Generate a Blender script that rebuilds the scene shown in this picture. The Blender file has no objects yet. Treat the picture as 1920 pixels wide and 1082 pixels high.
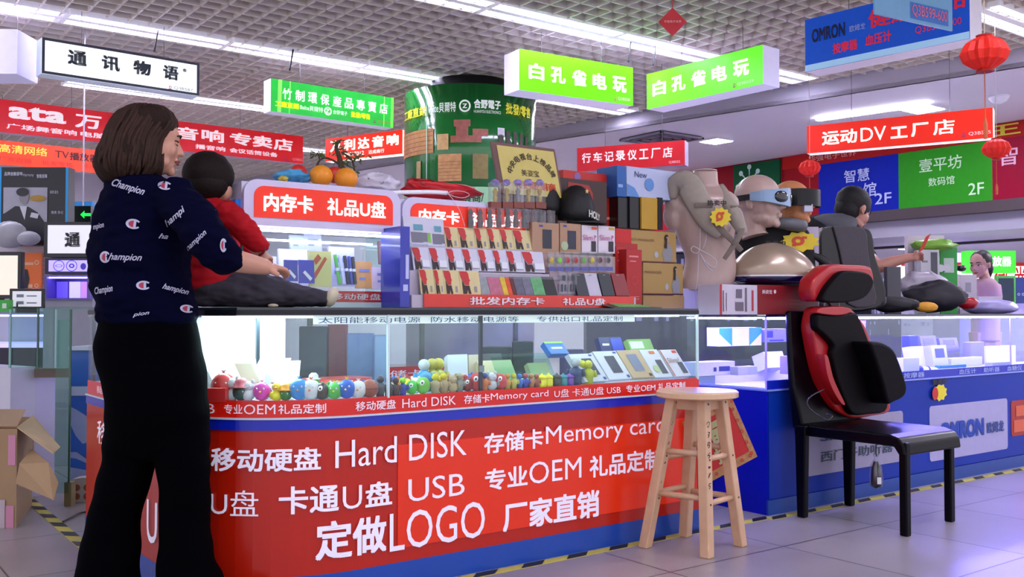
import bpy, bmesh, math, random
from math import sin, cos, pi, radians, sqrt, atan2, atan, hypot
from mathutils import Vector as V, Matrix, noise
random.seed(7)
SC = bpy.context.scene
C = SC.collection

# ---------------------------------------------------------------- camera
FPX, CX, CY, CH = 1821.0, 960.0, 541.0, 0.95
PITCH = atan((585 - CY) / FPX)
YAW = atan2(2440, FPX)
FW = V((cos(YAW) * cos(PITCH), sin(YAW) * cos(PITCH), sin(PITCH)))
RT = V((sin(YAW), -cos(YAW), 0))
UP = RT.cross(FW)
CAM = V((0, 0, CH))
cd = bpy.data.cameras.new('camera')
cd.sensor_width = 36
cd.lens = FPX / 1920 * 36
cd.clip_start = .05
cam = bpy.data.objects.new('camera', cd)
C.objects.link(cam)
cam.location = CAM
cam.rotation_euler = Matrix((RT, UP, -FW)).transposed().to_euler()
SC.camera = cam

# ---------------------------------------------------------------- light of the hall
w = bpy.data.worlds.new('hall')
SC.world = w
w.use_nodes = True
w.node_tree.nodes['Background'].inputs[0].default_value = (.90, .87, 1, 1)
w.node_tree.nodes['Background'].inputs[1].default_value = .82
SC.view_settings.view_transform = 'Standard'
SC.view_settings.look = 'None'
SC.view_settings.gamma = 1
SC.view_settings.use_curve_mapping = False
SC.view_settings.exposure = 0.76
SC.cycles.max_bounces = 8
SC.cycles.transparent_max_bounces = 40
TUBE_E = 40.0

# ---------------------------------------------------------------- pixel rays: a point of the photo at a known depth or plane
def ray(u, v):
    return FW + RT * ((u - CX) / FPX) + UP * ((CY - v) / FPX)
def W(u, v, d): return CAM + ray(u, v) * d
def PZ(u, v, z):
    r = ray(u, v); return CAM + r * ((z - CH) / r.z)
def PY(u, v, y):
    r = ray(u, v); return CAM + r * (y / r.y)
def PX(u, v, x):
    r = ray(u, v); return CAM + r * (x / r.x)
DF = V((FW.x, FW.y, 0)).normalized()     # horizontal view direction
Z = V((0, 0, 1)); X = V((1, 0, 0)); Y = V((0, 1, 0))

# ---------------------------------------------------------------- materials
def lin(h):
    h = h.lstrip('#')
    c = [int(h[i:i + 2], 16) / 255 for i in (0, 2, 4)]
    return tuple(x / 12.92 if x <= .04045 else ((x + .055) / 1.055) ** 2.4 for x in c) + (1,)
MC = {}
def M(col, rough=.5, metal=0, var=.08, scale=18, emit=0, coat=0, bump=0, ecol=None, spec=.5):
    k = (col, rough, metal, var, scale, emit, coat, bump, ecol, spec)
    if k in MC: return MC[k]
    m = bpy.data.materials.new('surface_' + col)
    m.use_nodes = True
    nt = m.node_tree; N = nt.nodes; L = nt.links
    b = N['Principled BSDF']
    c = lin(col)
    b.inputs['Roughness'].default_value = rough
    b.inputs['Metallic'].default_value = metal
    b.inputs['Coat Weight'].default_value = coat
    b.inputs['Specular IOR Level'].default_value = spec
    tc = N.new('ShaderNodeTexCoord')
    nz = N.new('ShaderNodeTexNoise'); nz.inputs['Scale'].default_value = scale
    nz.inputs['Detail'].default_value = 3
    L.new(tc.outputs['Object'], nz.inputs['Vector'])
    mx = N.new('ShaderNodeMix'); mx.data_type = 'RGBA'
    mx.inputs['A'].default_value = tuple(min(1, x * (1 + var)) for x in c[:3]) + (1,)
    mx.inputs['B'].default_value = tuple(x * (1 - var) for x in c[:3]) + (1,)
    L.new(nz.outputs['Fac'], mx.inputs['Factor'])
    L.new(mx.outputs['Result'], b.inputs['Base Color'])
    if emit:
        b.inputs['Emission Color'].default_value = lin(ecol or col)
        b.inputs['Emission Strength'].default_value = emit
    if bump:
        bp = N.new('ShaderNodeBump'); bp.inputs['Strength'].default_value = bump
        bp.inputs['Distance'].default_value = .004
        L.new(nz.outputs['Fac'], bp.inputs['Height']); L.new(bp.outputs['Normal'], b.inputs['Normal'])
    MC[k] = m
    return m
def glass(name, tint=(.93, .98, .96), refl=0, rough=.02):
    m = bpy.data.materials.new(name); m.use_nodes = True
    nt = m.node_tree; N = nt.nodes; L = nt.links
    N.clear()
    o = N.new('ShaderNodeOutputMaterial'); t = N.new('ShaderNodeBsdfTransparent')
    g = N.new('ShaderNodeBsdfGlossy'); mx = N.new('ShaderNodeMixShader')
    lw = N.new('ShaderNodeLayerWeight'); lw.inputs['Blend'].default_value = .5
    pw = N.new('ShaderNodeMath'); pw.operation = 'POWER'; pw.inputs[1].default_value = 5
    ad = N.new('ShaderNodeMath'); ad.operation = 'MULTIPLY_ADD'; ad.use_clamp = True
    ad.inputs[1].default_value = .8; ad.inputs[2].default_value = .022 + refl * .25
    nz = N.new('ShaderNodeTexNoise'); nz.inputs['Scale'].default_value = 2
    t.inputs[0].default_value = tuple(tint) + (1,); g.inputs['Roughness'].default_value = rough
    L.new(lw.outputs['Facing'], pw.inputs[0]); L.new(pw.outputs[0], ad.inputs[0]); L.new(ad.outputs[0], mx.inputs[0])
    L.new(t.outputs[0], mx.inputs[1]); L.new(g.outputs[0], mx.inputs[2]); L.new(mx.outputs[0], o.inputs[0])
    return m
GL = glass('showcase_glass')
GLG = glass('green_edge_glass', (.75, .92, .86))
PLAS = glass('clear_plastic', (.9, .92, .95), .3, .15)

# ---------------------------------------------------------------- mesh helpers (all in world space)
def bm_new(): return bmesh.new()
def quadbox(bm, o, a, b, c):
    """box from corner o with edge vectors a, b, c"""
    o, a, b, c = V(o), V(a), V(b), V(c)
    p = [o, o + a, o + a + b, o + b]
    v = [bm.verts.new(q) for q in p] + [bm.verts.new(q + c) for q in p]
    for f in ((0, 3, 2, 1), (4, 5, 6, 7), (0, 1, 5, 4), (1, 2, 6, 5), (2, 3, 7, 6), (3, 0, 4, 7)):
        bm.faces.new([v[i] for i in f])
def box(bm, x0, y0, z0, x1, y1, z1):
    quadbox(bm, (x0, y0, z0), (x1 - x0, 0, 0), (0, y1 - y0, 0), (0, 0, z1 - z0))
def prism(bm, pts, ext):
    """polygon (world points) extruded by ext"""
    n = len(pts); e = V(ext)
    a = [bm.verts.new(p) for p in pts]; b = [bm.verts.new(V(p) + e) for p in pts]
    bm.faces.new(a[::-1]); bm.faces.new(b)
    for i in range(n):
        bm.faces.new((a[i], a[(i + 1) % n], b[(i + 1) % n], b[i]))
def sheet(bm, path, z0, z1):
    a = [bm.verts.new((p[0], p[1], z0)) for p in path]; b = [bm.verts.new((p[0], p[1], z1)) for p in path]
    for i in range(len(path) - 1): bm.faces.new((a[i], a[i + 1], b[i + 1], b[i]))
def frame_of(d):
    d = V(d).normalized(); h = Z if abs(d.z) < .9 else X
    s = d.cross(h).normalized(); return s, s.cross(d).normalized()
def smoothpath(P, n=6):
    """Catmull-Rom through tuples of any length"""
    out = []
    for i in range(len(P) - 1):
        p0, p1, p2, p3 = P[max(0, i - 1)], P[i], P[i + 1], P[min(len(P) - 1, i + 2)]
        for k in range(n):
            t = k / n
            out.append(tuple(.5 * (2 * b + (c - a) * t + (2 * a - 5 * b + 4 * c - d) * t * t + (3 * b - a - 3 * c + d) * t ** 3) for a, b, c, d in zip(p0, p1, p2, p3)))
    out.append(tuple(P[-1])); return out
def tube(bm, pts, r, seg=8, smooth=0, cap=True):
    """pts: points; r: radius or list"""
    rr = r if isinstance(r, (list, tuple)) else [r] * len(pts)
    P = [(p[0], p[1], p[2], q) for p, q in zip(pts, rr)]
    if smooth: P = smoothpath(P, smooth)
    rings = []; s = None
    for i, p in enumerate(P):
        c = V(p[:3]); d = V(P[min(i + 1, len(P) - 1)][:3]) - V(P[max(i - 1, 0)][:3])
        if s is None or s.cross(d).length < 1e-6: s, t = frame_of(d)
        dn = d.normalized(); s = (s - dn * s.dot(dn)).normalized(); t = s.cross(dn)
        rings.append([bm.verts.new(c + (s * cos(2 * pi * k / seg) + t * sin(2 * pi * k / seg)) * max(p[3], 1e-4)) for k in range(seg)])
    for a, b in zip(rings, rings[1:]):
        for k in range(seg): bm.faces.new((a[k], a[(k + 1) % seg], b[(k + 1) % seg], b[k]))
    if cap:
        bm.faces.new(rings[0][::-1]); bm.faces.new(rings[-1])
def loft(bm, rings, seg=20, smooth=4, power=2.0, a=None, b=None):
    """rings: (cx,cy,cz, ra, rb); a, b = axes of the ellipses"""
    a = a or X; b = b or Y
    P = smoothpath(rings, smooth) if smooth else rings
    R = []
    for p in P:
        c = V(p[:3]); ra, rb = max(p[3], 1e-4), max(p[4], 1e-4); row = []
        for k in range(seg):
            t = 2 * pi * k / seg; x, y = cos(t), sin(t)
            if power != 2: x = math.copysign(abs(x) ** (2 / power), x); y = math.copysign(abs(y) ** (2 / power), y)
            row.append(bm.verts.new(c + a * ra * x + b * rb * y))
        R.append(row)
    for q, r_ in zip(R, R[1:]):
        for k in range(seg): bm.faces.new((q[k], q[(k + 1) % seg], r_[(k + 1) % seg], r_[k]))
    bm.faces.new(R[0][::-1]); bm.faces.new(R[-1])
def lathe(bm, c, prof, seg=16, ax=Z):
    """prof: (radius, height) along axis"""
    c = V(c); s, t = frame_of(ax); ax = V(ax).normalized(); R = []
    for r, h in prof:
        R.append([bm.verts.new(c + ax * h + (s * cos(2 * pi * k / seg) + t * sin(2 * pi * k / seg)) * max(r, 1e-4)) for k in range(seg)])
    for q, r_ in zip(R, R[1:]):
        for k in range(seg): bm.faces.new((q[k], q[(k + 1) % seg], r_[(k + 1) % seg], r_[k]))
    bm.faces.new(R[0][::-1]); bm.faces.new(R[-1])
def ball(bm, c, rx, ry=None, rz=None, u=14, v=9, rot=None):
    ry = ry or rx; rz = rz or rx; c = V(c)
    rows = []
    for j in range(v + 1):
        p = pi * j / v
        rows.append([V((rx * sin(p) * cos(2 * pi * k / u), ry * sin(p) * sin(2 * pi * k / u), rz * cos(p))) for k in range(u)])
    Rm = rot or Matrix.Identity(3)
    top = bm.verts.new(c + Rm @ rows[0][0]); bot = bm.verts.new(c + Rm @ rows[-1][0])
    R = [[bm.verts.new(c + Rm @ q) for q in row] for row in rows[1:-1]]
    for k in range(u):
        bm.faces.new((top, R[0][k], R[0][(k + 1) % u])); bm.faces.new((bot, R[-1][(k + 1) % u], R[-1][k]))
    for a, b in zip(R, R[1:]):
        for k in range(u): bm.faces.new((a[k], b[k], b[(k + 1) % u], a[(k + 1) % u]))

VIEWROT = Matrix((RT, DF, Z)).transposed()      # local x=right, y=away, z=up as seen from the aisle

def link(o, parent=None):
    C.objects.link(o)
    if parent: o.parent = parent
    return o
def worldloc(o):
    l = V((0, 0, 0))
    while o: l = l + o.location; o = o.parent
    return l
def obj(name, bm, mat, parent=None, smooth=False, bevel=0, mod=None):
    me = bpy.data.meshes.new(name)
    bmesh.ops.recalc_face_normals(bm, faces=bm.faces[:])
    bm.to_mesh(me); bm.free()
    if parent:
        me.transform(Matrix.Translation(-worldloc(parent)))
        o = bpy.data.objects.new(name, me)
    else:
        xs = [v.co for v in me.vertices]
        c = V((sum(v.x for v in xs) / len(xs), sum(v.y for v in xs) / len(xs), min(v.z for v in xs)))
        me.transform(Matrix.Translation(-c)); o = bpy.data.objects.new(name, me); o.location = c
    for m in (mat if isinstance(mat, (list, tuple)) else [mat]): me.materials.append(m)
    if smooth:
        for p in me.polygons: p.use_smooth = True
    link(o, parent)
    if bevel:
        b = o.modifiers.new('bevel', 'BEVEL'); b.width = bevel; b.segments = 2; b.limit_method = 'ANGLE'
    return o
def tag(o, label, cat, group=None, kind=None):
    if label: o['label'] = label
    if cat: o['category'] = cat
    if group: o['group'] = group
    if kind: o['kind'] = kind
    return o
def thing(name, label, cat, loc, group=None):
    o = bpy.data.objects.new(name, None); o.empty_display_size = .05; C.objects.link(o); o.location = V(loc)
    return tag(o, label, cat, group)
def struct(name, bm, mat, **k):
    o = obj(name, bm, mat, **k); o['kind'] = 'structure'; return o
def copy_tree(o, parent=None):
    c = o.copy(); C.objects.link(c)
    if parent: c.parent = parent
    for ch in list(o.children): copy_tree(ch, c)
    return c
def fuse(bm, voxel, mat, name, parent, it=3, keep=None):
    """melt overlapping closed shapes into one continuous skin"""
    me = bpy.data.meshes.new('t'); bm.to_mesh(me); bm.free()
    o = bpy.data.objects.new('t', me); C.objects.link(o)
    r = o.modifiers.new('r', 'REMESH'); r.mode = 'VOXEL'; r.voxel_size = voxel
    s = o.modifiers.new('s', 'SMOOTH'); s.iterations = it; s.factor = .5
    dg = bpy.context.evaluated_depsgraph_get()
    m2 = bpy.data.meshes.new_from_object(o.evaluated_get(dg)); bpy.data.objects.remove(o)
    bm = bm_new(); bm.from_mesh(m2)
    return obj(name, bm, mat, parent, smooth=True)

# ---------------------------------------------------------------- lettering
TC = {}
def text_bm(s, slant=0.0):
    """lettering scaled to a unit box: verts (0..1), faces, size in ems"""
    k = (s, slant)
    if k not in TC:
        cu = bpy.data.curves.new('t', 'FONT'); cu.body = s; cu.shear = slant; cu.resolution_u = 3
        cu.fill_mode = 'FRONT'
        o = bpy.data.objects.new('t', cu); C.objects.link(o)
        dg = bpy.context.evaluated_depsgraph_get()
        me = bpy.data.meshes.new_from_object(o.evaluated_get(dg)); bpy.data.objects.remove(o)
        vs = [v.co.copy() for v in me.vertices]; fs = [tuple(p.vertices) for p in me.polygons]
        x0 = min(v.x for v in vs); x1 = max(v.x for v in vs); y0 = min(v.y for v in vs); y1 = max(v.y for v in vs)
        TC[k] = ([((v.x - x0) / (x1 - x0), (v.y - y0) / (y1 - y0)) for v in vs], fs, (x1 - x0, y1 - y0))
    return TC[k]
def put_text(bm, s, o, a, b, bold=0.0, slant=0.0, fn=None):
    """o: bottom-left, a: full width vector, b: full height vector (or fn(x,y) mapping); bold thickens the strokes"""
    vs, fs, em = text_bm(s, slant)
    if not fn: fn = lambda x, y: V(o) + V(a) * x + V(b) * y
    q = fn(.5, 0); n = (fn(.55, 0) - q).cross(fn(.5, 1) - q).normalized() * .00025
    dx, dy = bold / em[0], bold / em[1]
    for i, (sx, sy) in enumerate(((-1, -1), (1, 1), (-1, 1), (1, -1)) if bold > .012 else ((-1, -1), (1, 1)) if bold else ((0, 0),)):
        vv = [bm.verts.new(fn(x * (1 - 2 * dx) + dx + sx * dx, y * (1 - 2 * dy) + dy + sy * dy) + n * i) for x, y in vs]
        for f in fs:
            try: bm.faces.new([vv[i_] for i_ in f])
            except ValueError: pass
class Face:
    """flat face with local coordinates 0..w, 0..h; n points out"""
    def __init__(s, o, a, b, out=.002):
        s.o, s.a, s.b = V(o), V(a), V(b); s.w, s.h = s.a.length, s.b.length
        s.ua, s.ub = s.a.normalized(), s.b.normalized(); s.n = s.ua.cross(s.ub).normalized(); s.out = out
    def p(s, x, y, k=1): return s.o + s.a * x + s.b * y + s.n * s.out * k
    def text(s, bm, t, x, y, w, h, bold=0.0, slant=0.0, k=2):
        put_text(bm, t, s.p(x, y, k), s.a * w, s.b * h, bold, slant)
    def rect(s, bm, x, y, w, h, k=1):
        bm.faces.new([bm.verts.new(s.p(*q, k)) for q in ((x, y), (x + w, y), (x + w, y + h), (x, y + h))])
    def poly(s, bm, pts, k=1):
        bm.faces.new([bm.verts.new(s.p(*q, k)) for q in pts])
    def disc(s, bm, x, y, rx, ry=None, k=1, n=20, r0=0):
        ry = ry or rx * s.w / s.h
        if r0 <= 0:
            s.poly(bm, [(x + rx * cos(2 * pi * i / n), y + ry * sin(2 * pi * i / n)) for i in range(n)], k); return
        A = [bm.verts.new(s.p(x + rx * cos(2 * pi * i / n), y + ry * sin(2 * pi * i / n), k)) for i in range(n)]
        B = [bm.verts.new(s.p(x + r0 * rx * cos(2 * pi * i / n), y + r0 * ry * sin(2 * pi * i / n), k)) for i in range(n)]
        for i in range(n): bm.faces.new((A[i], A[(i + 1) % n], B[(i + 1) % n], B[i]))
def letters(face, items, mat, parent, name='lettering', bold=0.0):
    for it in items:
        bm = bm_new(); t, x, y, w_, h_ = it[:5]
        face.text(bm, t, x, y, w_, h_, it[5] if len(it) > 5 else bold)
        o = obj(name, bm, mat, parent)
    return o
def blocks(face, rects, mat, parent, name, k=1):
    bm = bm_new()
    for r in rects: face.rect(bm, *r, k)
    return obj(name, bm, mat, parent)
def fbox(bm, face, depth):
    quadbox(bm, face.o, face.a, face.b, -face.n * depth)
# ================================================================ the setting
WHITE = M('f2f2f8', .45); LAV = M('cfcde0', .5); BLACK = M('0b0b10', .4); DARK = M('1a1c28', .5)
RED = M('d81f12', .25, coat=.4); SIGNRED = M('cf1020', .4); CRED = M('d02010', .3)
LWHITE = M('eae6f4', .4); BLUE = M('0a2fae', .35); NAVY = M('04082a', .8)
CORD = M('bdb8c8', .6)

def floor_mat():
    m = bpy.data.materials.new('terrazzo_tiles'); m.use_nodes = True
    nt = m.node_tree; N = nt.nodes; L = nt.links; b = N['Principled BSDF']
    tc = N.new('ShaderNodeTexCoord'); mp = N.new('ShaderNodeMapping')
    mp.inputs['Location'].default_value = (-3.0 + .65 * 20, -2.15 + .665 * 20, 0)
    L.new(tc.outputs['Object'], mp.inputs[0])
    br = N.new('ShaderNodeTexBrick'); br.offset = 0; br.squash = 1
    br.inputs['Scale'].default_value = 1; br.inputs['Brick Width'].default_value = .65; br.inputs['Row Height'].default_value = .665
    br.inputs['Mortar Size'].default_value = .0035; br.inputs['Mortar Smooth'].default_value = .1
    br.inputs['Color1'].default_value = lin('b4abad'); br.inputs['Color2'].default_value = lin('aaa2a6'); br.inputs['Mortar'].default_value = lin('3c3840')
    L.new(mp.outputs[0], br.inputs[0])
    n1 = N.new('ShaderNodeTexNoise'); n1.inputs['Scale'].default_value = 220; n1.inputs['Detail'].default_value = 2
    n2 = N.new('ShaderNodeTexNoise'); n2.inputs['Scale'].default_value = 3; n2.inputs['Detail'].default_value = 5
    vo = N.new('ShaderNodeTexVoronoi'); vo.inputs['Scale'].default_value = 45
    for q in (n1, n2, vo): L.new(tc.outputs['Object'], q.inputs['Vector'])
    m1 = N.new('ShaderNodeMix'); m1.data_type = 'RGBA'; m1.blend_type = 'MULTIPLY'; m1.inputs['Factor'].default_value = .35
    L.new(br.outputs[0], m1.inputs['A']); L.new(n1.outputs['Fac'], m1.inputs['B'])
    m2 = N.new('ShaderNodeMix'); m2.data_type = 'RGBA'; m2.blend_type = 'MULTIPLY'; m2.inputs['Factor'].default_value = .3
    L.new(m1.outputs['Result'], m2.inputs['A']); L.new(n2.outputs['Fac'], m2.inputs['B'])
    lt = N.new('ShaderNodeMath'); lt.operation = 'LESS_THAN'; lt.inputs[1].default_value = .09
    L.new(vo.outputs['Distance'], lt.inputs[0])
    m3 = N.new('ShaderNodeMix'); m3.data_type = 'RGBA'; m3.inputs['B'].default_value = lin('6a6468')
    sc = N.new('ShaderNodeMath'); sc.operation = 'MULTIPLY'; sc.inputs[1].default_value = .6
    L.new(lt.outputs[0], sc.inputs[0]); L.new(sc.outputs[0], m3.inputs['Factor'])
    L.new(m2.outputs['Result'], m3.inputs['A']); L.new(m3.outputs['Result'], b.inputs['Base Color'])
    b.inputs['Roughness'].default_value = .3
    return m
bm = bm_new(); box(bm, -6, -4, -.05, 26, 30, 0)
fl = struct('floor', bm, floor_mat()); 
# hazard tapes on the floor
def tape(p0, p1, wd, label):
    p0, p1 = V(p0), V(p1); d = (p1 - p0); n = int(d.length / .11); s = d / n; q = V((-d.y, d.x, 0)).normalized() * wd
    root = thing('hazard_tape', label, 'tape', (p0 + p1) / 2)
    bm = bm_new(); quadbox(bm, p0, d, q, (0, 0, .0015)); obj('tape', bm, M('c9bb4a', .5, var=.2), root)
    bm = bm_new()
    for i in range(0, n, 2):
        a = p0 + s * i
        bm.faces.new([bm.verts.new(x + V((0, 0, .0025))) for x in (a, a + s * .9, a + s * 1.35 + q, a + s * .45 + q)])
    obj('black_stripe', bm, M('1c1c20', .5, var=.2), root)['kind'] = 'stuff'
tape((1.75, 2.875, 0), (3.62, 2.885, 0), .045, 'yellow and black hazard tape along the front of the red counter')
tape((3.62, 2.86, 0), (9.2, 2.84, 0), .045, 'yellow and black hazard tape along the foot of the blue counter')
tape((1.0, 3.95, 0), (1.03, 6.2, 0), .05, 'worn hazard tape on the floor left of the woman by the carton')

# ---- open-cell grid ceiling
GX0, GY0, GY1, CZ = -1.6, .9, 16.0, 3.1
def gedge(y): return 8.20 - (y - 3.0) * .19      # where the grid meets the plastered soffit
bm = bm_new()
n = int((GY1 - GY0) / .15)
for i in range(n + 1):
    y = GY0 + i * .15
    quadbox(bm, (GX0, y - .006, CZ), (gedge(y) - GX0, 0, 0), (0, .012, 0), (0, 0, .055))
x = GX0
while x < 8.4:
    y1 = GY1 if x < 6 else min(GY1, (8.20 - x) / .19 + 3.0)
    if y1 > GY0: quadbox(bm, (x - .006, GY0, CZ), (.012, 0, 0), (0, y1 - GY0, 0), (0, 0, .0545))
    x += .15
g = struct('ceiling', bm, M('e6dccf', .5, var=.03))
bm = bm_new(); box(bm, GX0 - .2, GY0 - .2, CZ + .35, 9, 16.2, CZ + .4); struct('ceiling_slab', bm, M('7d787a', .8, var=.2))
# ---- soffit and fascia
SZ = 2.95
bm = bm_new()
prism(bm, [(gedge(1.2), 1.2, SZ), (26, 1.2, SZ), (26, 26, SZ), (gedge(16), 26, SZ), (gedge(16), 16, SZ)], (0, 0, .04))
struct('ceiling_soffit', bm, M('e2dde6', .6, var=.03, scale=2))
bm = bm_new()
prism(bm, [(gedge(1.2), 1.2, SZ), (gedge(16), 16, SZ), (gedge(16) + .03, 16, SZ), (gedge(1.2) + .03, 1.2, SZ)], (0, 0, .22))
struct('trim_1', bm, M('b9b5c2', .6, var=.03, scale=2))
# ---- far walls
bm = bm_new(); box(bm, -5, 15.5, 0, 20, 15.7, 3.4); struct('wall_back', bm, M('c4c0cc', .7, var=.1, scale=1))
bm = bm_new(); box(bm, 20, 0, 0, 20.2, 26, 3.4); struct('wall_right', bm, M('b9b4c8', .7, var=.15, scale=1))
# ---- advertising fascia over the hall beyond
FX = 10.3
bm = bm_new(); box(bm, FX, 3, 2.14, FX + .5, 10.5, SZ); struct('wall_fascia', bm, M('8d1020', .6, var=.1, scale=1, spec=.1))
bm = bm_new(); box(bm, FX - .03, 3, 2.02, FX + .5, 10.5, 2.14); struct('trim_2', bm, M('43363a', .5))
bm = bm_new(); box(bm, FX + .1, 3, 1.83, 20, 10.5, 2.02); struct('ceiling_beam', bm, M('a7a3b4', .6, scale=2))
bm = bm_new(); box(bm, FX + 1.5, 3, 1.80, FX + 1.6, 9.3, 1.84); struct('trim_3', bm, M('2a2228', .5))

# ---- twin-tube light fittings
def light_proto():
    r = thing('ceiling_light', 'twin tube', 'ceiling light', (0, 0, CZ))
    bm = bm_new(); L_, W_ = 1.2, .30
    box(bm, 0, 0, CZ + .07, L_, W_, CZ + .075)
    for a in ((0, 0, L_, .015), (0, W_ - .015, L_, W_), (0, 0, .015, W_), (L_ - .015, 0, L_, W_), (0, W_ / 2 - .03, L_, W_ / 2 + .03)):
        box(bm, a[0], a[1], CZ - .006, a[2], a[3], CZ + .07)
    obj('housing', bm, M('c9c6d0', .3, emit=.25), r)
    bm = bm_new()
    for k in range(1, 24):
        box(bm, k * .05 - .001, .015, CZ - .004, k * .05 + .001, W_ - .015, CZ + .02)
    obj('louvre', bm, M('f0f0ff', .3, emit=.6), r)
    for y in (.0675, W_ / 2 + .0825):
        bm = bm_new(); tube(bm, [(.04, y, CZ + .035), (L_ - .04, y, CZ + .035)], .026, 10)
        obj('fluorescent_tube', bm, M('ffffff', .5, emit=TUBE_E, ecol='e4e2ff'), r, smooth=True)
    return r
lp = light_proto(); first = True
rows = [(7.45, [(-.81, 'far left, cut by the frame edge'), (.39, 'in the upper left corner before the first gap'), (1.60, 'above the white framed sign'), (2.81, 'right of the one above the white framed sign'), (4.02, 'ending above the green bamboo sign'), (6.05, 'behind the left green hanging sign')]),
        (5.42, [(2.72, 'at the top centre, cut by the frame top'), (3.94, 'above the left green hanging sign'), (5.15, 'between the two green hanging signs'), (6.36, 'behind the right green hanging sign')]),
        (9.60, [(.6, 'left of the white framed sign, partly hidden'), (2.05, 'mostly behind the white framed sign'), (2.95, 'between the white framed sign and the bamboo sign')]),
        (3.35, [(6.75, 'in the upper right corner above the big lantern')]),
        (11.75, [(2.0, 'over the far red banner behind the woman'), (3.4, 'low behind the end of the red banner'), (4.6, 'low left of the green column')]),
        (1.3, [(.4, 'added for brightness above the frame, left'), (2.8, 'added for brightness above the frame, middle'), (5.2, 'added for brightness above the frame, right')]),  # unseen row added to brighten the hall
        (13.9, [(1.0, 'farthest row at the left'), (2.6, 'farthest row behind the child')])]
for y, xs in rows:
    for x, w_ in xs:
        o = lp if first else copy_tree(lp); first = False
        o.location = (x, y, CZ); o['label'] = 'white twin tube ceiling light ' + w_; o['group'] = 'tube lights in the grid ceiling'
# panel lights and strip on the soffit
def panel_light(x, y, sx, sy, label):
    r = thing('panel_light', label, 'ceiling light', (x, y, SZ))
    bm = bm_new(); box(bm, x - sx / 2 - .02, y - sy / 2 - .02, SZ - .012, x + sx / 2 + .02, y + sy / 2 + .02, SZ - .001); obj('frame', bm, WHITE, r)
    bm = bm_new(); box(bm, x - sx / 2, y - sy / 2, SZ - .016, x + sx / 2, y + sy / 2, SZ - .012); obj('diffuser', bm, M('ffffff', emit=75, ecol='eeeaff'), r)
panel_light(8.66, 7.62, .26, .26, 'small square ceiling light left of the red DV sign')
panel_light(8.93, 5.2, .28, .28, 'small square ceiling light just above the red DV sign')
panel_light(9.4, 10.2, .3, .3, 'small ceiling light right of the green column')
for k, (x, y) in enumerate(((9.2, 2.4), (11.0, 2.0), (13.5, 2.2))): panel_light(x, y, .5, .5, ('nearest', 'middle', 'farthest')[k] + ' square ceiling light added to brighten the right aisle, outside the frame')  # lamps out of view, put in to lift the soffit brightness
for k, (x, y) in enumerate(((9.2, 13.2), (13, 12), (16, 13))): panel_light(x, y, .6, .6, ('nearest', 'middle', 'farthest')[k] + ' square ceiling light added to brighten the soffit, hidden behind the green column')  # more added lamps, out of sight, for a brighter soffit
SZ_ = SZ; SZ = 1.83
for k, (x, y) in enumerate(((12.6, 4.8), (12.6, 7.4), (15.5, 5.4), (15.5, 8.2), (18, 6.5))): panel_light(x, y, .6, .3, ('first', 'second', 'third', 'fourth', 'fifth')[k] + ' white light in the low ceiling above the distant shops')
SZ = SZ_
bm = bm_new(); quadbox(bm, (8.45, 6.1, SZ - .03), (.2, -1.1, 0), (.07, .012, 0), (0, 0, .028))
tag(obj('light_strip', bm, M('ffffff', emit=16, ecol='f0ecff')), 'long white light strip on the soffit above the red DV sign', 'ceiling light')
# air vent
v0 = PZ(1240, 258, SZ)
r = thing('air_vent', 'square metal air diffuser in the soffit above the red dashcam sign', 'vent', (v0.x, v0.y, SZ))
for k, s in enumerate((.34, .26, .18, .10)):
    bm = bm_new(); z = SZ - .012 + k * .003
    for a in ((-s, -s, s, -s + .03), (-s, s - .03, s, s), (-s, -s, -s + .03, s), (s - .03, -s, s, s)):
        box(bm, v0.x + a[0], v0.y + a[1], z - .02, v0.x + a[2], v0.y + a[3], z)
    obj('vane', bm, M('77727c' if k % 2 else '8f8b96', .4), r)
bm = bm_new(); box(bm, v0.x - .33, v0.y - .33, SZ - .003, v0.x + .33, v0.y + .33, SZ - .001); obj('backing', bm, BLACK, r)
sd = PZ(1873, 180, SZ); bm = bm_new(); lathe(bm, (sd.x, sd.y, SZ - .07), [(.03, 0), (.07, .02), (.09, .05), (.09, .07)])
tag(obj('smoke_detector', bm, WHITE, smooth=True), 'round white smoke detector on the soffit right of the lantern cord', 'smoke detector')
# colour panels on the far fascia
fasc = Face((FX, 10.5, 2.14), (0, -7.5, 0), (0, 0, SZ - 2.14), .004)
def fpan(name, u0, u1, z0, z1, col, label):
    y0 = PX(u0, 390, FX).y; y1 = PX(u1, 390, FX).y
    bm = bm_new(); box(bm, FX - .03, y1, z0, FX - .001, y0, z1)
    o = tag(obj(name, bm, M(col, .5, emit=.06, spec=.1)), label, 'advertising panel')
    return Face((FX - .03, y0, z0), (0, y1 - y0, 0), (0, 0, z1 - z0), .004), o
zt = 2.78
f, o = fpan('advertising_panel', 1378, 1465, 2.2, SZ - .02, '0e4a2c', 'dark green panel with a white snowflake emblem left of the small lantern')
bm = bm_new()
for k in range(8):
    a = k * pi / 4; f.poly(bm, [(.36 + .03 * cos(a), .6 + .09 * sin(a)), (.36 + .22 * cos(a - .06), .6 + .30 * sin(a - .06)), (.36 + .22 * cos(a + .06), .6 + .30 * sin(a + .06))])
    f.disc(bm, .36 + .26 * cos(a), .6 + .34 * sin(a), .045)
obj('emblem', bm, M('bfe0d0'), o)
f, o = fpan('advertising_panel', 1474, 1538, 2.14, zt, '86101a', 'dark red panel left of the blue 2F panel')
f, o = fpan('advertising_panel', 1538, 1688, 2.14, zt, '0a1f9a', 'blue floor guide panel reading 智慧 and 2F behind the man')
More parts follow.
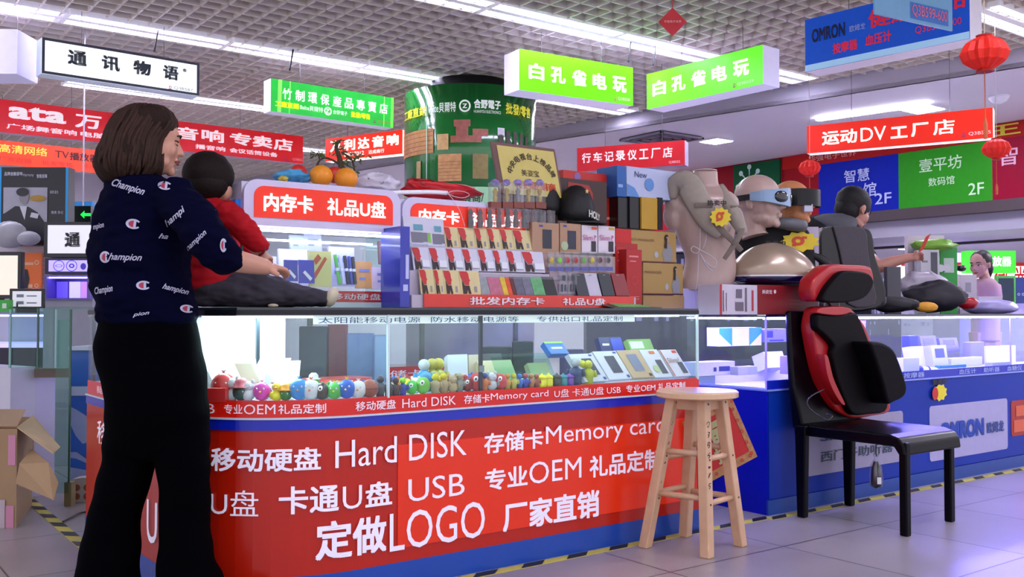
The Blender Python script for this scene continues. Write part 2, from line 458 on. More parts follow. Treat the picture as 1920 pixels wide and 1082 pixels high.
letters(f, [('智慧', .34, .58, .32, .24), ('馆', .58, .28, .16, .26), ('2F', .72, .12, .2, .2)], M('b9c6ee'), o, bold=.01)
f, o = fpan('advertising_panel', 1688, 1864, 2.14, zt, '2c8a1e', 'green floor guide panel reading 壹平坊 and 2F')
letters(f, [('壹平坊', .24, .6, .46, .24), ('数码馆', .34, .34, .28, .15), ('2F', .76, .12, .16, .2)], M('bfe6b8'), o, bold=.01)
f, o = fpan('advertising_panel', 1864, 1990, 2.14, zt, '8a0a2c', 'crimson floor guide panel at the right edge')
letters(f, [('智', .1, .55, .3, .3)], M('e0a8c0'), o, bold=.01)
f, o = fpan('red_banner', 1470, 1990, zt + .002, SZ - .005, '9c1a18', 'dull red banner with white and yellow writing above the floor guide panels')
letters(f, [('华强电子世界', .12, .3, .2, .5)], M('d8a8a0'), o)
letters(f, [('优·王', .63, .15, .26, .8)], M('c8b820'), o, bold=.02)
# hall beyond: shop fronts in the distance
def far_box(name, u0, v0, u1, v1, d, depth, mat, label, cat):
    a = W(u0, v1, d); b = W(u1, v1, d); t = W(u0, v0, d)
    if cat == 'shop': a.z = 0
    f = Face(a, V((b.x - a.x, b.y - a.y, 0)), V((0, 0, t.z - a.z)), .004)
    bm = bm_new(); fbox(bm, f, depth); o = tag(obj(name, bm, mat), label, cat); return f, o
f, o = far_box('shop_sign', 1812, 470, 1905, 512, 10.5, .12, M('2aa81e', emit=1.0), 'bright green lit sign reading TV播放器 far behind the woman in pink', 'sign')
letters(f, [('TV播放器', .1, .3, .8, .45)], M('e8ffe8', emit=1.5), o, bold=.02)
f, o = far_box('shop_sign', 1690, 492, 1925, 542, 11, .15, M('f4f0ff', emit=.9), 'white lit shop sign with red 微光 lettering behind the woman in pink', 'sign')
letters(f, [('微', .74, .15, .11, .7), ('光', .9, .15, .1, .7)], M('c81818', emit=.3), o, bold=.02)
blocks(f, [(0, .86, 1, .14), (0, 0, 1, .1)], M('b01818', emit=.2), o, 'red_border')
f, o = far_box('shop_screen', 1780, 474, 1812, 492, 12, .1, M('8a80ff', emit=1.3, ecol='b0a0ff'), 'bluish screen glowing left of the far green sign', 'screen')
for u0, v0, u1, v1, d, col, lb in  ((1560, 505, 1690, 640, 12, '5a5570', 'dark shop front behind the stooping man'), (1690, 545, 1930, 640, 12.5, 'b6b0cc', 'pale counter of a shop behind the woman in pink'),
                               (1100, 476, 1480, 640, 14.4, '4a4c60', 'dim shop behind the mannequins')):
    f, o = far_box('distant_shop', u0, v0, u1, v1, d, .6, M(col, .6, var=.2, scale=6), lb, 'shop')
    random.seed(u0)
    bm = bm_new()
    for k in range(60): f.rect(bm, random.random() * .97, .45 + .09 * random.randint(0, 5), .008 + .02 * random.random(), .015 + .05 * random.random())
    obj('goods', bm, M('8884b4', .5, var=.5, scale=9, emit=.2), o)['kind'] = 'stuff'
f, o = far_box('stall_board', 1703, 441, 1772, 582, 6.15, .05, M('d8ccd8', .5), 'plain whitish board behind the green bag', 'board')
# ================================================================ red and blue glass counter
class Path:
    def __init__(s, pts):
        s.P = [V((p[0], p[1], 0)) for p in pts]; s.S = [0]
        for a, b in zip(s.P, s.P[1:]): s.S.append(s.S[-1] + (b - a).length)
        s.L = s.S[-1]
    def at(s, t, off=0):
        t = max(0, min(s.L, t)); i = 0
        while i < len(s.P) - 2 and s.S[i + 1] < t: i += 1
        a, b = s.P[i], s.P[i + 1]; q = (b - a).normalized(); n = V((-q.y, q.x, 0))
        def nrm(j):
            u = s.P[max(0, j - 1)]; v_ = s.P[min(len(s.P) - 1, j + 1)]; d = (v_ - u).normalized(); return V((-d.y, d.x, 0))
        k = (t - s.S[i]) / max(1e-6, s.S[i + 1] - s.S[i])
        n = (nrm(i) * (1 - k) + nrm(i + 1) * k).normalized()
        return a + (b - a) * k + n * off
    def s_at_u(s, u):
        best = None
        for i in range(801):
            t = s.L * i / 800; p = s.at(t) + V((0, 0, .4)) - CAM
            dd = p.dot(FW)
            uu = CX + FPX * p.dot(RT) / dd
            e = abs(uu - u)
            if best is None or e < best[0]: best = (e, t, dd)
        return best[1], best[2]
def outline(x1=3.22, r=.52, y0=2.94, x0=1.03, yend=4.40, n=14, ins=0.0):
    cx, cy = x0 + r, y0 + r; rr = r - ins
    pts = [(x1, y0 + ins)] + [(cx - rr * sin(pi / 2 * k / n), cy - rr * cos(pi / 2 * k / n)) for k in range(n + 1)] + [(x0 + ins, yend)]
    return pts
OUT = outline()
PA = Path([(-p[0], p[1]) for p in OUT][::1])  # placeholder orientation fixed below
PA = Path(OUT)
# outward normal of PA: travelling from right end to the left, outside is towards the aisle
SGN = -1 if PA.at(.5, 1).y > 2.94 else 1
def band(bm, ins, th, z0, z1, x1=3.22, yend=4.40, inner=None):
    a = outline(x1, ins=ins, yend=yend); b = outline(x1, ins=ins + th, yend=yend)
    prism(bm, [(p[0], p[1], z0) for p in a] + [(p[0], p[1], z0) for p in b[::-1]], (0, 0, z1 - z0))
ctr = thing('display_counter', 'red and blue glass display counter with a rounded left corner and large white writing', 'counter', (2.1, 3.2, 0))
bm = bm_new(); band(bm, .004, .50, 0, .60); obj('body', bm, M('0c3fae', .35, coat=.2, var=.05), ctr)
bm = bm_new(); band(bm, -.004, .012, 0, .086); obj('plinth', bm, M('0a45a8', .35, coat=.3, var=.05), ctr)
bm = bm_new(); band(bm, -.002, .008, .086, .563); obj('front_panel', bm, M('b81a04', .28, coat=.15, var=.03), ctr)
bm = bm_new(); band(bm, -.006, .016, .563, .598); obj('blue_rim', bm, M('0720b0', .3, coat=.4, var=.04), ctr)
bm = bm_new(); band(bm, -.010, .03, .598, .604); obj('white_ledge', bm, M('c9d6e2', .3), ctr)
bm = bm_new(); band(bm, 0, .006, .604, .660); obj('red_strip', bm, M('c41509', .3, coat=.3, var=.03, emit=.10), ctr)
# back-lit inner sheet of the front panel
a = PY(747, 824, 2.932); b = PY(747, 1021, 2.932)
bm = bm_new(); box(bm, a.x, 2.934, .135, 3.20, 2.9375, .49); obj('backlit_sheet', bm, M('cc2606', .28, coat=.15, var=.02, emit=.11, ecol='ff3a10'), ctr)
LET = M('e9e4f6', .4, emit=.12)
def ptext(bm, s, uL, vt, vb, uR, bold=.0, off=.009, zz=None):
    sl, dl = PA.s_at_u(uL); sr, dr = PA.s_at_u(uR)
    z1 = CH + ((CY - vt) / FPX * UP.z + FW.z) * dl; z0 = CH + ((CY - vb) / FPX * UP.z + FW.z) * dl
    if zz: z0, z1 = zz
    put_text(bm, s, 0, 0, 0, bold, 0, lambda x, y: PA.at(sl + (sr - sl) * x, SGN * off) + V((0, 0, z0 + (z1 - z0) * y)))
for t in (('移动硬盘', 398, 838, 882, 600, .02), ('Hard DISK', 628, 826, 878, 873, .0), ('存储卡', 905, 813, 851, 1016, .02), ('Memory card', 1021, 800, 843, 1243, .0),
          ('U盘', 398, 916, 964, 485, .0), ('卡通', 523, 912, 964, 634, .02), ('U', 640, 912, 955, 676, 0), ('盘', 682, 905, 951, 732, .02), ('USB', 763, 898, 941, 868, .0), ('专业', 907, 880, 921, 986, .02), ('OEM', 990, 867, 908, 1088, 0), ('礼品定制', 1102, 855, 896, 1236, .02),
          ('定做', 592, 978, 1050, 722, .025), ('LOGO', 728, 962, 1034, 907, 0), ('厂家直销', 940, 942, 997, 1120, .025),
          ('U', 281, 934, 1012, 300, .01), ('卡', 246, 930, 984, 270, .01), ('移', 186, 786, 830, 206, .01)):
    bm = bm_new(); ptext(bm, t[0], t[1], t[2], t[3], t[4], t[5]); obj('lettering', bm, LET, ctr)
zz = (.616, .648)
for t in (('USB', 352, 403), ('专业', 420, 455), ('OEM', 457, 516), ('礼品定制', 522, 611), ('移动硬盘', 665, 742), ('Hard DISK', 753, 854), ('存储卡', 868, 918), ('Memory card', 919, 1027), ('U盘 卡通U盘 USB', 1038, 1163), ('专业OEM 礼品定制', 1173, 1284), ('移动硬盘', 182, 200)):
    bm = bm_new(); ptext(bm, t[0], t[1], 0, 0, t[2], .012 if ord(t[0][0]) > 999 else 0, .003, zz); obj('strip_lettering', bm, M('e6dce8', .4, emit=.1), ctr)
# shelf, glass, frame
bm = bm_new(); band(bm, .01, .49, .601, .655); obj('shelf', bm, M('dfe6ee', .4), ctr)
bm = bm_new(); band(bm, .002, .006, .655, .940); obj('front_glass', bm, GL, ctr)
bm = bm_new(); band(bm, .494, .006, .655, .940); obj('rear_glass', bm, GL, ctr)
bm = bm_new(); box(bm, 3.212, 2.95, .655, 3.218, 3.43, .94); obj('end_glass', bm, GL, ctr)
bm = bm_new(); band(bm, 0, .502, .955, .965); obj('top_glass', bm, M('1c2630', .08, coat=.5, var=.02), ctr)
bm = bm_new(); band(bm, -.003, .02, .938, .957); band(bm, .485, .017, .938, .957); obj('top_frame', bm, M('14161e', .25, metal=.3), ctr)
bm = bm_new(); band(bm, -.005, .02, .936, .9395); obj('chrome_edge', bm, M('aab4bc', .2, metal=.8), ctr)
for x in (1.662, 3.212):
    bm = bm_new(); box(bm, x - .004, 2.936, .655, x + .004, 2.946, .94); obj('glass_joint', bm, M('b8ccd0', .2, metal=.3, emit=.1), ctr)
for (x, y) in ((2.06, 2.955), (1.33, 3.28), (1.05, 4.385)):
    bm = bm_new(); box(bm, x - .006, y - .006, .655, x + .006, y + .006, .94); obj('post', bm, M('28303c', .3), ctr)
for z in (.74, ):
    bm = bm_new(); box(bm, 2.05, 2.948, z - .012, 2.072, 2.955, z + .012); obj('hinge', bm, M('8a9098', .2, metal=.9), ctr)
# white lettered header inside the glass and the LED bar under the top
bm = bm_new(); a = PY(588, 600, 2.97); b = PY(1190, 600, 2.97)
hf = Face((a.x, 2.97, .909), (b.x - a.x, 0, 0), (0, 0, .028)); fbox(bm, hf, .003)
hd = obj('header_banner', bm, M('e8f2f4', .4, emit=.35), ctr)
letters(hf, [('太阳能移动电源', .01, .1, .27, .75), ('防水移动电源等', .31, .1, .27, .75), ('专供出口礼品定制', .64, .1, .31, .75)], M('1c3f9a'), hd)
LED = M('ffffff', emit=20, ecol='dff0ff')
def ledbar(x0, y0, x1, y1, z, m=LED, par=None):
    bm = bm_new(); d = V((x1 - x0, y1 - y0, 0)); q = V((-d.y, d.x, 0)).normalized() * .012
    quadbox(bm, (x0, y0, z), d, q, (0, 0, .005)); return obj('led_bar', bm, m, par)
ledbar(1.60, 3.02, 3.18, 3.02, .930, par=ctr)
ledbar(1.55, 3.38, 3.18, 3.38, .930, par=ctr)
ledbar(1.10, 3.50, 1.10, 4.30, .930, par=ctr)
ledbar(1.16, 3.36, 1.46, 3.06, .930, M('ffffff', emit=130, ecol='d8f6ff'), par=ctr)

# ================================================================ blue counter on the right
RX0, RX1, RYF, RYB = 3.68, 9.2, 2.94, 3.44
cb = thing('display_counter', 'blue glass display counter with violet lit showcase behind the black chair', 'counter', (6, 3.2, 0))
bm = bm_new(); box(bm, RX0, RYF, 0, RX1, RYB, .58); obj('body', bm, M('0212b4', .45, var=.05, spec=.2), cb)
bm = bm_new(); box(bm, RX0 + .01, RYF - .006, .075, RX1, RYF, .575); obj('front_panel', bm, M('04309c', .4, var=.12, scale=3, spec=.2), cb)
bm = bm_new(); box(bm, RX0 - .004, RYF - .01, 0, RX1, RYF, .07); obj('plinth', bm, M('0a3f96', .4, var=.1), cb)
bm = bm_new(); box(bm, RX0 - .004, RYF - .012, .578, RX1, RYB, .586); obj('ledge', bm, M('8a9cf0', .3), cb)
sf = Face((RX0 + .002, RYF - .004, .586), (RX1 - RX0, 0, 0), (0, 0, .042))
bm = bm_new(); fbox(bm, sf, .004); st = obj('blue_strip', bm, M('0a24b4', .3), cb)
for s, u0, u1 in (('按摩器', 1692, 1731), ('血压计', 1796, 1828), ('助听器', 1842, 1872), ('血糖仪', 1886, 1914)):
    x0 = PY(u0, 690, RYF).x; x1 = PY(u1, 690, RYF).x
    bm = bm_new(); put_text(bm, s, (x0, RYF - .007, .592), (x1 - x0, 0, 0), (0, 0, .030), .01); obj('lettering', bm, M('a8bcf0'), st)
bm = bm_new(); box(bm, RX0 + .01, RYF + .01, .586, RX1, RYB - .01, .592); obj('shelf', bm, M('d4d4f4', .4), cb)
for nm, a in (('front_glass', (RX0 + .005, RYF, .628, RX1, RYF + .005, .925)), ('rear_glass', (RX0, RYB - .005, .59, RX1, RYB, .925)), ('end_glass', (RX0, RYF, .588, RX0 + .005, RYB, .925))):
    bm = bm_new(); box(bm, *a); obj(nm, bm, GL, cb)
for x in (RX0 + .001, 6.0, 7.6):
    bm = bm_new(); box(bm, x - .003, RYF - .001, .588, x + .005, RYF + .006, .925); obj('glass_joint', bm, M('9a94ff', .2, metal=.3, emit=.5, ecol='8070ff'), cb)
bm = bm_new(); box(bm, RX0 - .002, RYF - .002, .925, RX1, RYB + .002, .938); obj('top_frame', bm, M('0a0c38', .2, coat=.5), cb)
VLED = M('ffffff', emit=210, ecol='8c7cff'); 
ledbar(RX0 + .03, RYF + .03, RX1, RYF + .03, .915, VLED, cb)
ledbar(RX0 + .03, RYF + .08, RX0 + .03, RYB - .05, .915, VLED, cb)
ledbar(RX0 + .06, RYB - .06, RX1, RYB - .06, .915, VLED, cb)
def onfront(u0, v0, u1, v1, m, name, k=.009, rnd=.02, th=.003):
    """rounded plate on the counter front given its photo corners"""
    a = PY(u0, v0, RYF); b = PY(u1, v1, RYF)
    f = Face((a.x, RYF - k, b.z), (b.x - a.x, 0, 0), (0, 0, a.z - b.z)); w_, h_ = f.w, f.h
    pts = []
    for cx_, cz, a0 in ((w_ - rnd, rnd, -90), (w_ - rnd, h_ - rnd, 0), (rnd, h_ - rnd, 90), (rnd, rnd, 180)):
        for q in range(0, 91, 15):
            t = radians(a0 + q); pts.append(V((a.x + cx_ + rnd * cos(t), RYF - k, b.z + cz + rnd * sin(t))))
    bm = bm_new(); prism(bm, pts, (0, th, 0)); return f, obj(name, bm, m, cb)
f, o = onfront(1502, 790, 1691, 864, M('9a94b0', .4), 'white_plate')
letters(f, [('SIEMENS', .16, .60, .62, .14, .02), ], M('0a3a78'), o)
letters(f, [('西门子助听器', .16, .22, .72, .20, .01)], M('16384a'), o)
f, o = onfront(1740, 762, 1887, 841, M('a7a3cc', .4), 'white_plate')
letters(f, [('OMRON', .12, .34, .55, .34, .05)], M('0c3fa8'), o)
letters(f, [('欧姆龙', .71, .36, .23, .22, .02)], M('1a3f8a'), o)
f, o = onfront(1893, 752, 1935, 812, M('a82818', .5), 'massager_picture')
blocks(f, [(.1, .1, .5, .35), (.2, .55, .6, .3)], M('d8603a'), o, 'picture')
a = PY(1746, 712, RYF - .012); b = PY(1774, 750, RYF - .012)
f = Face((a.x, RYF - .014, b.z), (b.x - a.x, 0, 0), (0, 0, a.z - b.z))
st = thing('sale_sticker', 'yellow starburst sale sticker reading 热卖中 on the blue counter front', 'sticker', (a.x, RYF - .013, b.z))
bm = bm_new(); f.poly(bm, [(.55 + (.5 if k % 2 else .4) * cos(pi * k / 9), .38 + (.42 if k % 2 else .33) * sin(pi * k / 9)) for k in range(18)], 1); obj('starburst', bm, M('e8d820', .5), st)
bm = bm_new(); f.disc(bm, .2, .35, .2, .3, 2); obj('red_patch', bm, M('c8281c', .5), st)
letters(f, [('热卖中', .05, .74, .95, .3, .04)], M('101018'), st)
# red diamond paper sign in the gap
cs = [W(1371, 743, 4.22), W(1420, 856, 4.22), W(1328, 906, 4.18)]
u_ = (cs[1] - cs[2]); v_ = (cs[0] - cs[1])
f = Face(cs[2], u_, v_, .0015)
dp = thing('paper_sign', 'red square new year paper with a gold patterned border hanging tilted behind the wooden stool', 'sign', cs[2])
bm = bm_new(); fbox(bm, f, .002); obj('sheet', bm, M('b81414', .5, var=.1), dp)
bm = bm_new()
for r_ in ((0, 0, 1, .13), (0, .87, 1, .13), (0, .13, .1, .74), (.9, .13, .1, .74)): f.rect(bm, *r_)
obj('border', bm, M('a8784a', .5, var=.5, scale=70), dp)
bm = bm_new()
for k in range(22):
    t = k / 22 * 4; q = ((t, .065) if t < 1 else (.95, t - 1) if t < 2 else (3 - t, .935) if t < 3 else (.05, 4 - t))
    f.disc(bm, q[0] * .94 + .03, q[1], .03, r0=.5, k=2)
obj('border_flower', bm, M('c01a14', .5), dp)['kind'] = 'stuff'
bm = bm_new(); f.text(bm, '福', .2, .45, .42, .36, .03); f.text(bm, '排', .3, .16, .3, .26, .03); obj('lettering', bm, M('a8a878', .5), dp)
for d_ in dp.children: d_.data.transform(Matrix.Identity(4))

# ================================================================ wooden stool
def stool():
    fx = [V((2.864, 2.577, 0)), V((3.116, 2.624, 0)), V((3.06, 2.875, 0)), V((2.79, 2.84, 0))]
    c = sum(fx, V()) / 4; c.z = 0
    r = thing('stool', 'round topped wooden bar stool with scribbled marks on its legs before the red counter', 'stool', c)
    wood = M('cda684', .45, var=.22, scale=14, bump=.1)
    sc_ = V((c.x + .01, c.y - .01, 0)); R_ = .165
    bm = bm_new(); lathe(bm, (sc_.x, sc_.y, .603), [(R_ - .012, 0), (R_, .006), (R_, .024), (R_ - .006, .03)], 40); obj('seat', bm, M('d6b08a', .3, coat=.4, var=.2, scale=9), r)
    tops = []
    for i, f_ in enumerate(fx):
        t = sc_ + (f_ - c) * .50; t.z = .603; tops.append(t)
        d = (t - f_); s1 = V((.021, .004, 0)); s2 = V((-.004, .021, 0))
        bm = bm_new(); quadbox(bm, f_ - s1 - s2, s1 * 2, s2 * 2, d); lg = obj('leg', bm, wood, r, bevel=.005)
        bm = bm_new()
        for z_ in (.2, .37, .585):
            p = f_ + d * (z_ / .603) ; n_ = (V((0, -1, 0))); lathe(bm, p + V((.004, -.0215, 0)), [(.0045, 0), (.0045, .001)], 8, n_)
        obj('peg', bm, M('5a3a22', .6), lg)
    for (i, j, zs) in ((0, 1, (.20, .37)), (1, 2, (.20, .40)), (2, 3, (.22, .36)), (3, 0, (.22, .39))):
        for z_ in zs:
            a = fx[i] + (tops[i] - fx[i]) * (z_ / .603); b = fx[j] + (tops[j] - fx[j]) * (z_ / .603)
            bm = bm_new(); tube(bm, [a, b], .012, 8); obj('rung', bm, wood, r, smooth=True)
        a = fx[i] + (tops[i] - fx[i]) * .955; b = fx[j] + (tops[j] - fx[j]) * .955
        bm = bm_new(); quadbox(bm, a - V((0, 0, .018)), b - a, V((.006, .006, 0)), (0, 0, .036)); obj('apron', bm, wood, r)
    # hand written marks down two legs
    for li, s in ((0, 'Q3B6.15'), (3, 'Q3B6.15')):
        d = tops[li] - fx[li]; bm = bm_new()
        for k, ch in enumerate(s):
            p = fx[li] + d * (.82 - .065 * k) + V((-.012, -.0225 if li == 0 else -.0225, 0))
            put_text(bm, ch, p, V((.02, 0, 0)), V((0, 0, .024)) * (.4 if ch == '.' else 1), 0, .3)
        obj('handwriting', bm, M('3a2616', .8), r)
stool()

# ================================================================ black chair with back
def chair():
    r = thing('chair', 'black leather chair with a high back facing right in front of the blue counter', 'chair', (4.0, 2.6, 0))
    blk = M('030208', .32, var=.1, spec=.14)
    FL, FR, BL, BR = V((3.817, 2.323, 0)), V((4.239, 2.361, 0)), V((3.781, 2.817, 0)), V((4.194, 2.849, 0))
    # the photo: near-left rear leg, far-left rear leg, near front leg, far front leg
    near_b, far_b, near_f, far_f = V((3.781, 2.817, 0)), V((4.194, 2.849, 0)), V((3.817, 2.323, 0)), V((4.239, 2.361, 0))
    zs = .425
    for p in (near_f, far_f):
        bm = bm_new(); quadbox(bm, p - V((.018, .018, 0)), (.036, 0, 0), (0, .036, 0), (0, 0, zs - .03)); obj('leg', bm, blk, r, bevel=.006)
    for p in (near_b, far_b):
        bm = bm_new(); prism(bm, [p + V((-.018, -.02, 0)), p + V((-.018, .02, 0)), p + V((-.018, .03, zs)), p + V((-.018, -.03, zs))], (.036, 0, 0)); obj('leg', bm, blk, r, bevel=.006)
    # seat: side profile swept along x, front edge rolled over
    prof = [(2.87, zs - .05), (2.87, zs + .005), (2.70, zs), (2.50, zs + .002), (2.38, zs), (2.335, zs - .012), (2.312, zs - .04), (2.305, zs - .085), (2.335, zs - .085), (2.36, zs - .05)]
    bm = bm_new(); prism(bm, [V((3.79, y, z)) for y, z in prof], (.455, 0, 0)); obj('seat', bm, blk, r, bevel=.008)
    bk = [(2.80, zs), (2.85, .62), (2.865, .80), (2.87, .955), (2.90, .955), (2.895, .80), (2.885, .62), (2.86, zs - .02)]
    bm = bm_new(); prism(bm, [V((3.765, y, z)) for y, z in bk], (.44, 0, 0)); obj('backrest', bm, blk, r, bevel=.01)
chair()
# ================================================================ hanging signs
def hang_sign(name, label, bl, br, z, h, depth, mat, side=None, cat='sign', wires=True, frame=None):
    a = PZ(bl[0], bl[1], z); b = PZ(br[0], br[1], z); b.z = a.z
    f = Face(a, b - a, (0, 0, h), .003)
    r = thing(name, label, cat, a + (b - a) / 2 - f.n * depth / 2)
    bm = bm_new(); quadbox(bm, a - f.n * .004, b - a, (0, 0, h), -f.n * (depth - .004)); obj('casing', bm, side or M('d9d9ec', .4, emit=.15), r)
    bm = bm_new(); fbox(bm, f, .006); fc = obj('lit_face', bm, mat, r)
    if frame:
        bm = bm_new(); t = frame / f.w; q = frame / f.h
        for x, y, w_, hh in ((0, 0, 1, q), (0, 1 - q, 1, q), (0, q, t, 1 - 2 * q), (1 - t, q, t, 1 - 2 * q)):
            quadbox(bm, f.p(x, y, 0), f.a * w_, f.b * hh, f.n * .006)
        obj('frame', bm, M('4a5060', .4), r)
    if wires:
        for k in (.25, .78):
            bm = bm_new(); p = f.p(k, 1, 0) - f.n * depth / 2
            if p.z < CZ: tube(bm, [p, V((p.x, p.y, max(p.z + .02, (CZ if p.x < gedge(p.y) else SZ) + .0)))], .0022, 5); obj('hanging_wire', bm, M('5a5a60', .4), r)
    return f, fc, r
def shopmark(f, fc, x, y, code, col='e8e0ff', w_=.13, h=.11, num=None):
    bm = bm_new(); f.disc(bm, x, y + h * .55, h * .42 * f.h / f.w, r0=.55, k=2); f.rect(bm, x - .012, y - .02, .024, .025, 2)
    obj('mall_emblem', bm, M('b03a70', .4), fc)
    letters(f, [(code, x + .025, y, w_, h)], M(num or col, emit=.2), fc, 'stall_number')
f, fc, r = hang_sign('hanging_sign', 'white lit hanging sign in a dark frame reading 通讯物语 at the upper left', (78, 137), (373, 180), 2.6, .25, .14, M('f4f8ff', emit=.62), M('c6d4e4', .4, emit=.12), frame=.018)
letters(f, [('通', .15, .36, .115, .42), ('讯', .355, .36, .115, .42), ('物', .555, .37, .115, .42), ('语', .75, .36, .105, .42), ('®', .885, .66, .025, .1)], M('38424c'), fc, bold=.035)
shopmark(f, fc, .80, .08, 'Q3B587', '404048', .13, .10)
GB = M('1aa032', .4, var=.55, scale=7, emit=.75)
f, fc, r = hang_sign('hanging_sign', 'green bamboo patterned hanging sign reading 竹制環保産品專賣店', (508, 208), (738, 240), 2.6, .27, .14, GB)
letters(f, [(c_, .085 + k * .0985, .42, .07, .34) for k, c_ in enumerate('竹制環保産品專賣店')], M('f4fff4', emit=.9), fc, bold=.012)
letters(f, [('工廠直銷', .03, .16, .18, .18), ('批發/零售', .63, .16, .16, .18)], M('e8f000', emit=.8), fc, 'yellow_lettering', bold=.02)
letters(f, [('Balte貝爾特', .22, .17, .18, .16), ('合野電子', .48, .18, .12, .13)], M('dff4df', emit=.7), fc, 'small_lettering')
bm = bm_new(); f.disc(bm, .44, .24, .03, r0=.75, k=2); f.poly(bm, [(.425, .30), (.452, .30), (.432, .19), (.455, .19), (.455, .175), (.42, .175), (.44, .285), (.425, .285)], 2); obj('round_logo', bm, M('ffffff', emit=.7), fc)
shopmark(f, fc, .83, .1, 'Q3B559A', 'c86a50', .12, .08)
bm = bm_new(); random.seed(3)
for k in range(9):
    x = random.choice([.02, .05, .93, .9, .97, .12]) + random.random() * .03; f.poly(bm, [(x, 0), (x + .006, 0), (x + .014, 1), (x + .006, 1)], 1)
obj('bamboo_stripe', bm, M('7fdc5a', emit=.7), fc)['kind'] = 'stuff'
LG = M('58d808', .3, emit=.62, var=.02); GS = M('d8d4f4', .4, emit=.22)
f, fc, r = hang_sign('hanging_sign', 'bright green lit hanging sign reading 白孔雀电玩, the left one of the two', (974, 168), (1187, 198), 2.6, .305, .22, LG, GS)
letters(f, [(c_, .075 + k * .183, .3, .125, .4) for k, c_ in enumerate('白孔雀电玩')], M('ffffff', emit=1.2), fc, bold=.026)
shopmark(f, fc, .83, .08, 'Q3B558', 'e8ffd8', .11, .09)
f, fc, r = hang_sign('hanging_sign', 'bright green lit hanging sign reading 白孔雀电玩, the right one of the two', (1213, 205), (1430, 157), 2.6, .285, .2, LG, GS)
letters(f, [(c_, .06 + k * .178, .32, .125, .42) for k, c_ in enumerate('白孔雀电玩')], M('ffffff', emit=1.2), fc, bold=.026)
shopmark(f, fc, .78, .08, 'Q3B559', 'e8ffd8', .13, .09)
# blood pressure monitor brand sign, glossy plastic with a reflecting panel
OB = M('0848b8', .12, coat=.6, emit=.3, var=.1)
f, fc, r = hang_sign('hanging_sign', 'blue and white hanging sign reading OMRON and 按摩器 血压计 at the upper right', (1510, 135), (1818, 72), 2.6, .36, .18, OB, M('e2ddea', .4, emit=.1))
letters(f, [('OMRON', .05, .52, .22, .26, .03)], M('0a1a50'), fc)
letters(f, [('欧姆龙', .30, .56, .10, .12, .01)], M('b8c8ee'), fc, 'pale_lettering')
letters(f, [('健康产品', .42, .54, .56, .34, .015), ('按摩器', .19, .22, .16, .20, .02), ('血压计', .40, .24, .16, .20, .02), ('Q3B599-600', .70, .25, .26, .14, 0)], M('d41c2c', emit=.25), fc, 'red_lettering')
blocks(f, [(0, 0, 1, .12)], M('a8d4f4', emit=.2), fc, 'pale_border')
# taller lightbox panel hanging in front of it
a = W(1640, -14, 5.0); b = W(1792, 52, 4.6)
q0 = PZ(1640, 26, 2.62); q1 = PZ(1786, 58, 2.62)
f2 = Face(q0, V((q1.x - q0.x, q1.y - q0.y, 0)), (0, 0, .4), .003)
r = thing('clear_sign', 'clear glossy panel with red Q3B599-600 lettering cut by the top edge of the photo', 'sign', q0)
bm = bm_new(); fbox(bm, f2, .01); pn = obj('panel', bm, M('6f9fc4', .15, coat=.5, emit=.15), r)
letters(f2, [('品', .58, .42, .2, .3, .03)], M('d0203a', emit=.3), pn)
blocks(f2, [(.44, .05, .5, .24)], M('3a66b0', emit=.15), pn, 'label_patch')
letters(f2, [('Q3B599-600', .46, .08, .46, .18, 0)], M('c85a70', emit=.2), pn, 'stall_number', 0)
bm = bm_new(); f2.disc(bm, .36, .35, .035, k=2, r0=.6); obj('mall_emblem', bm, M('14307a'), pn)
bm = bm_new(); tube(bm, [f2.p(.5, 1, 0), V((f2.p(.5, 1, 0).x, f2.p(.5, 1, 0).y, CZ + .01))], .003, 5); obj('hanging_wire', bm, CORD, r)
RS = M('d82004', .35, emit=.36, var=.04)
f, fc, r = hang_sign('hanging_sign', 'red lit hanging sign reading 运动DV工厂店 above the floor guide panels', (1513, 288), (1862, 258), 2.3, .235, .12, RS, M('f0e8f0', .4, emit=.5))
letters(f, [('运动', .09, .24, .20, .5, .02), ('工', .475, .26, .09, .4, .03), ('厂', .585, .26, .09, .46, .03), ('店', .70, .25, .11, .5, .013), ('DV', .31, .25, .14, .48, .0)], M('fff4ec', emit=.9), fc)
shopmark(f, fc, .855, .12, 'Q3B555', 'ffd8d0', .11, .13)
f, fc, r = hang_sign('hanging_sign', 'unlit red hanging sign reading 行车记录仪工厂店 behind the boxes', (1082, 322), (1284, 309), 2.2, .21, .12, M('c0101c', .4, emit=.18), M('b8b4cc', .4))  # emission gives the unlit face and lettering a faint glow
letters(f, [(c_, .05 + k * .108, .34, .086, .42) for k, c_ in enumerate('行车记录仪工厂店')], M('f0dce0', emit=.3), fc, bold=.02)
letters(f, [('Q3B552', .86, .08, .10, .11)], M('e8c8d0', emit=.2), fc, 'stall_number')
WRS = M('c80c1c', .4, emit=.30, var=.05)
f, fc, r = hang_sign('red_sign', 'long dull red sign reading ata 万利达音响专卖店 behind the woman', (-40, 243), (568, 307), 2.5, .285, .12, WRS, M('b9a8b4', .4))
letters(f, [('ata', .075, .45, .155, .42, .03), ('万', .255, .40, .075, .42), ('利', .355, .40, .075, .42), ('达', .455, .40, .075, .42), ('音', .555, .40, .075, .42), ('响', .64, .42, .075, .42), ('专', .735, .42, .075, .42), ('卖', .815, .42, .07, .42), ('店', .89, .40, .07, .42)], M('f0e4e8', emit=.35), fc, bold=.026)
letters(f, [('广场舞音响', .07, .12, .19, .17), ('电脑', .27, .12, .075, .17), ('卡拉OK 扩', .36, .12, .15, .17), ('播音响', .62, .13, .10, .16), ('会议话筒设备', .735, .13, .17, .16)], M('f0e4e8', emit=.3), fc, 'small_lettering', bold=.02)
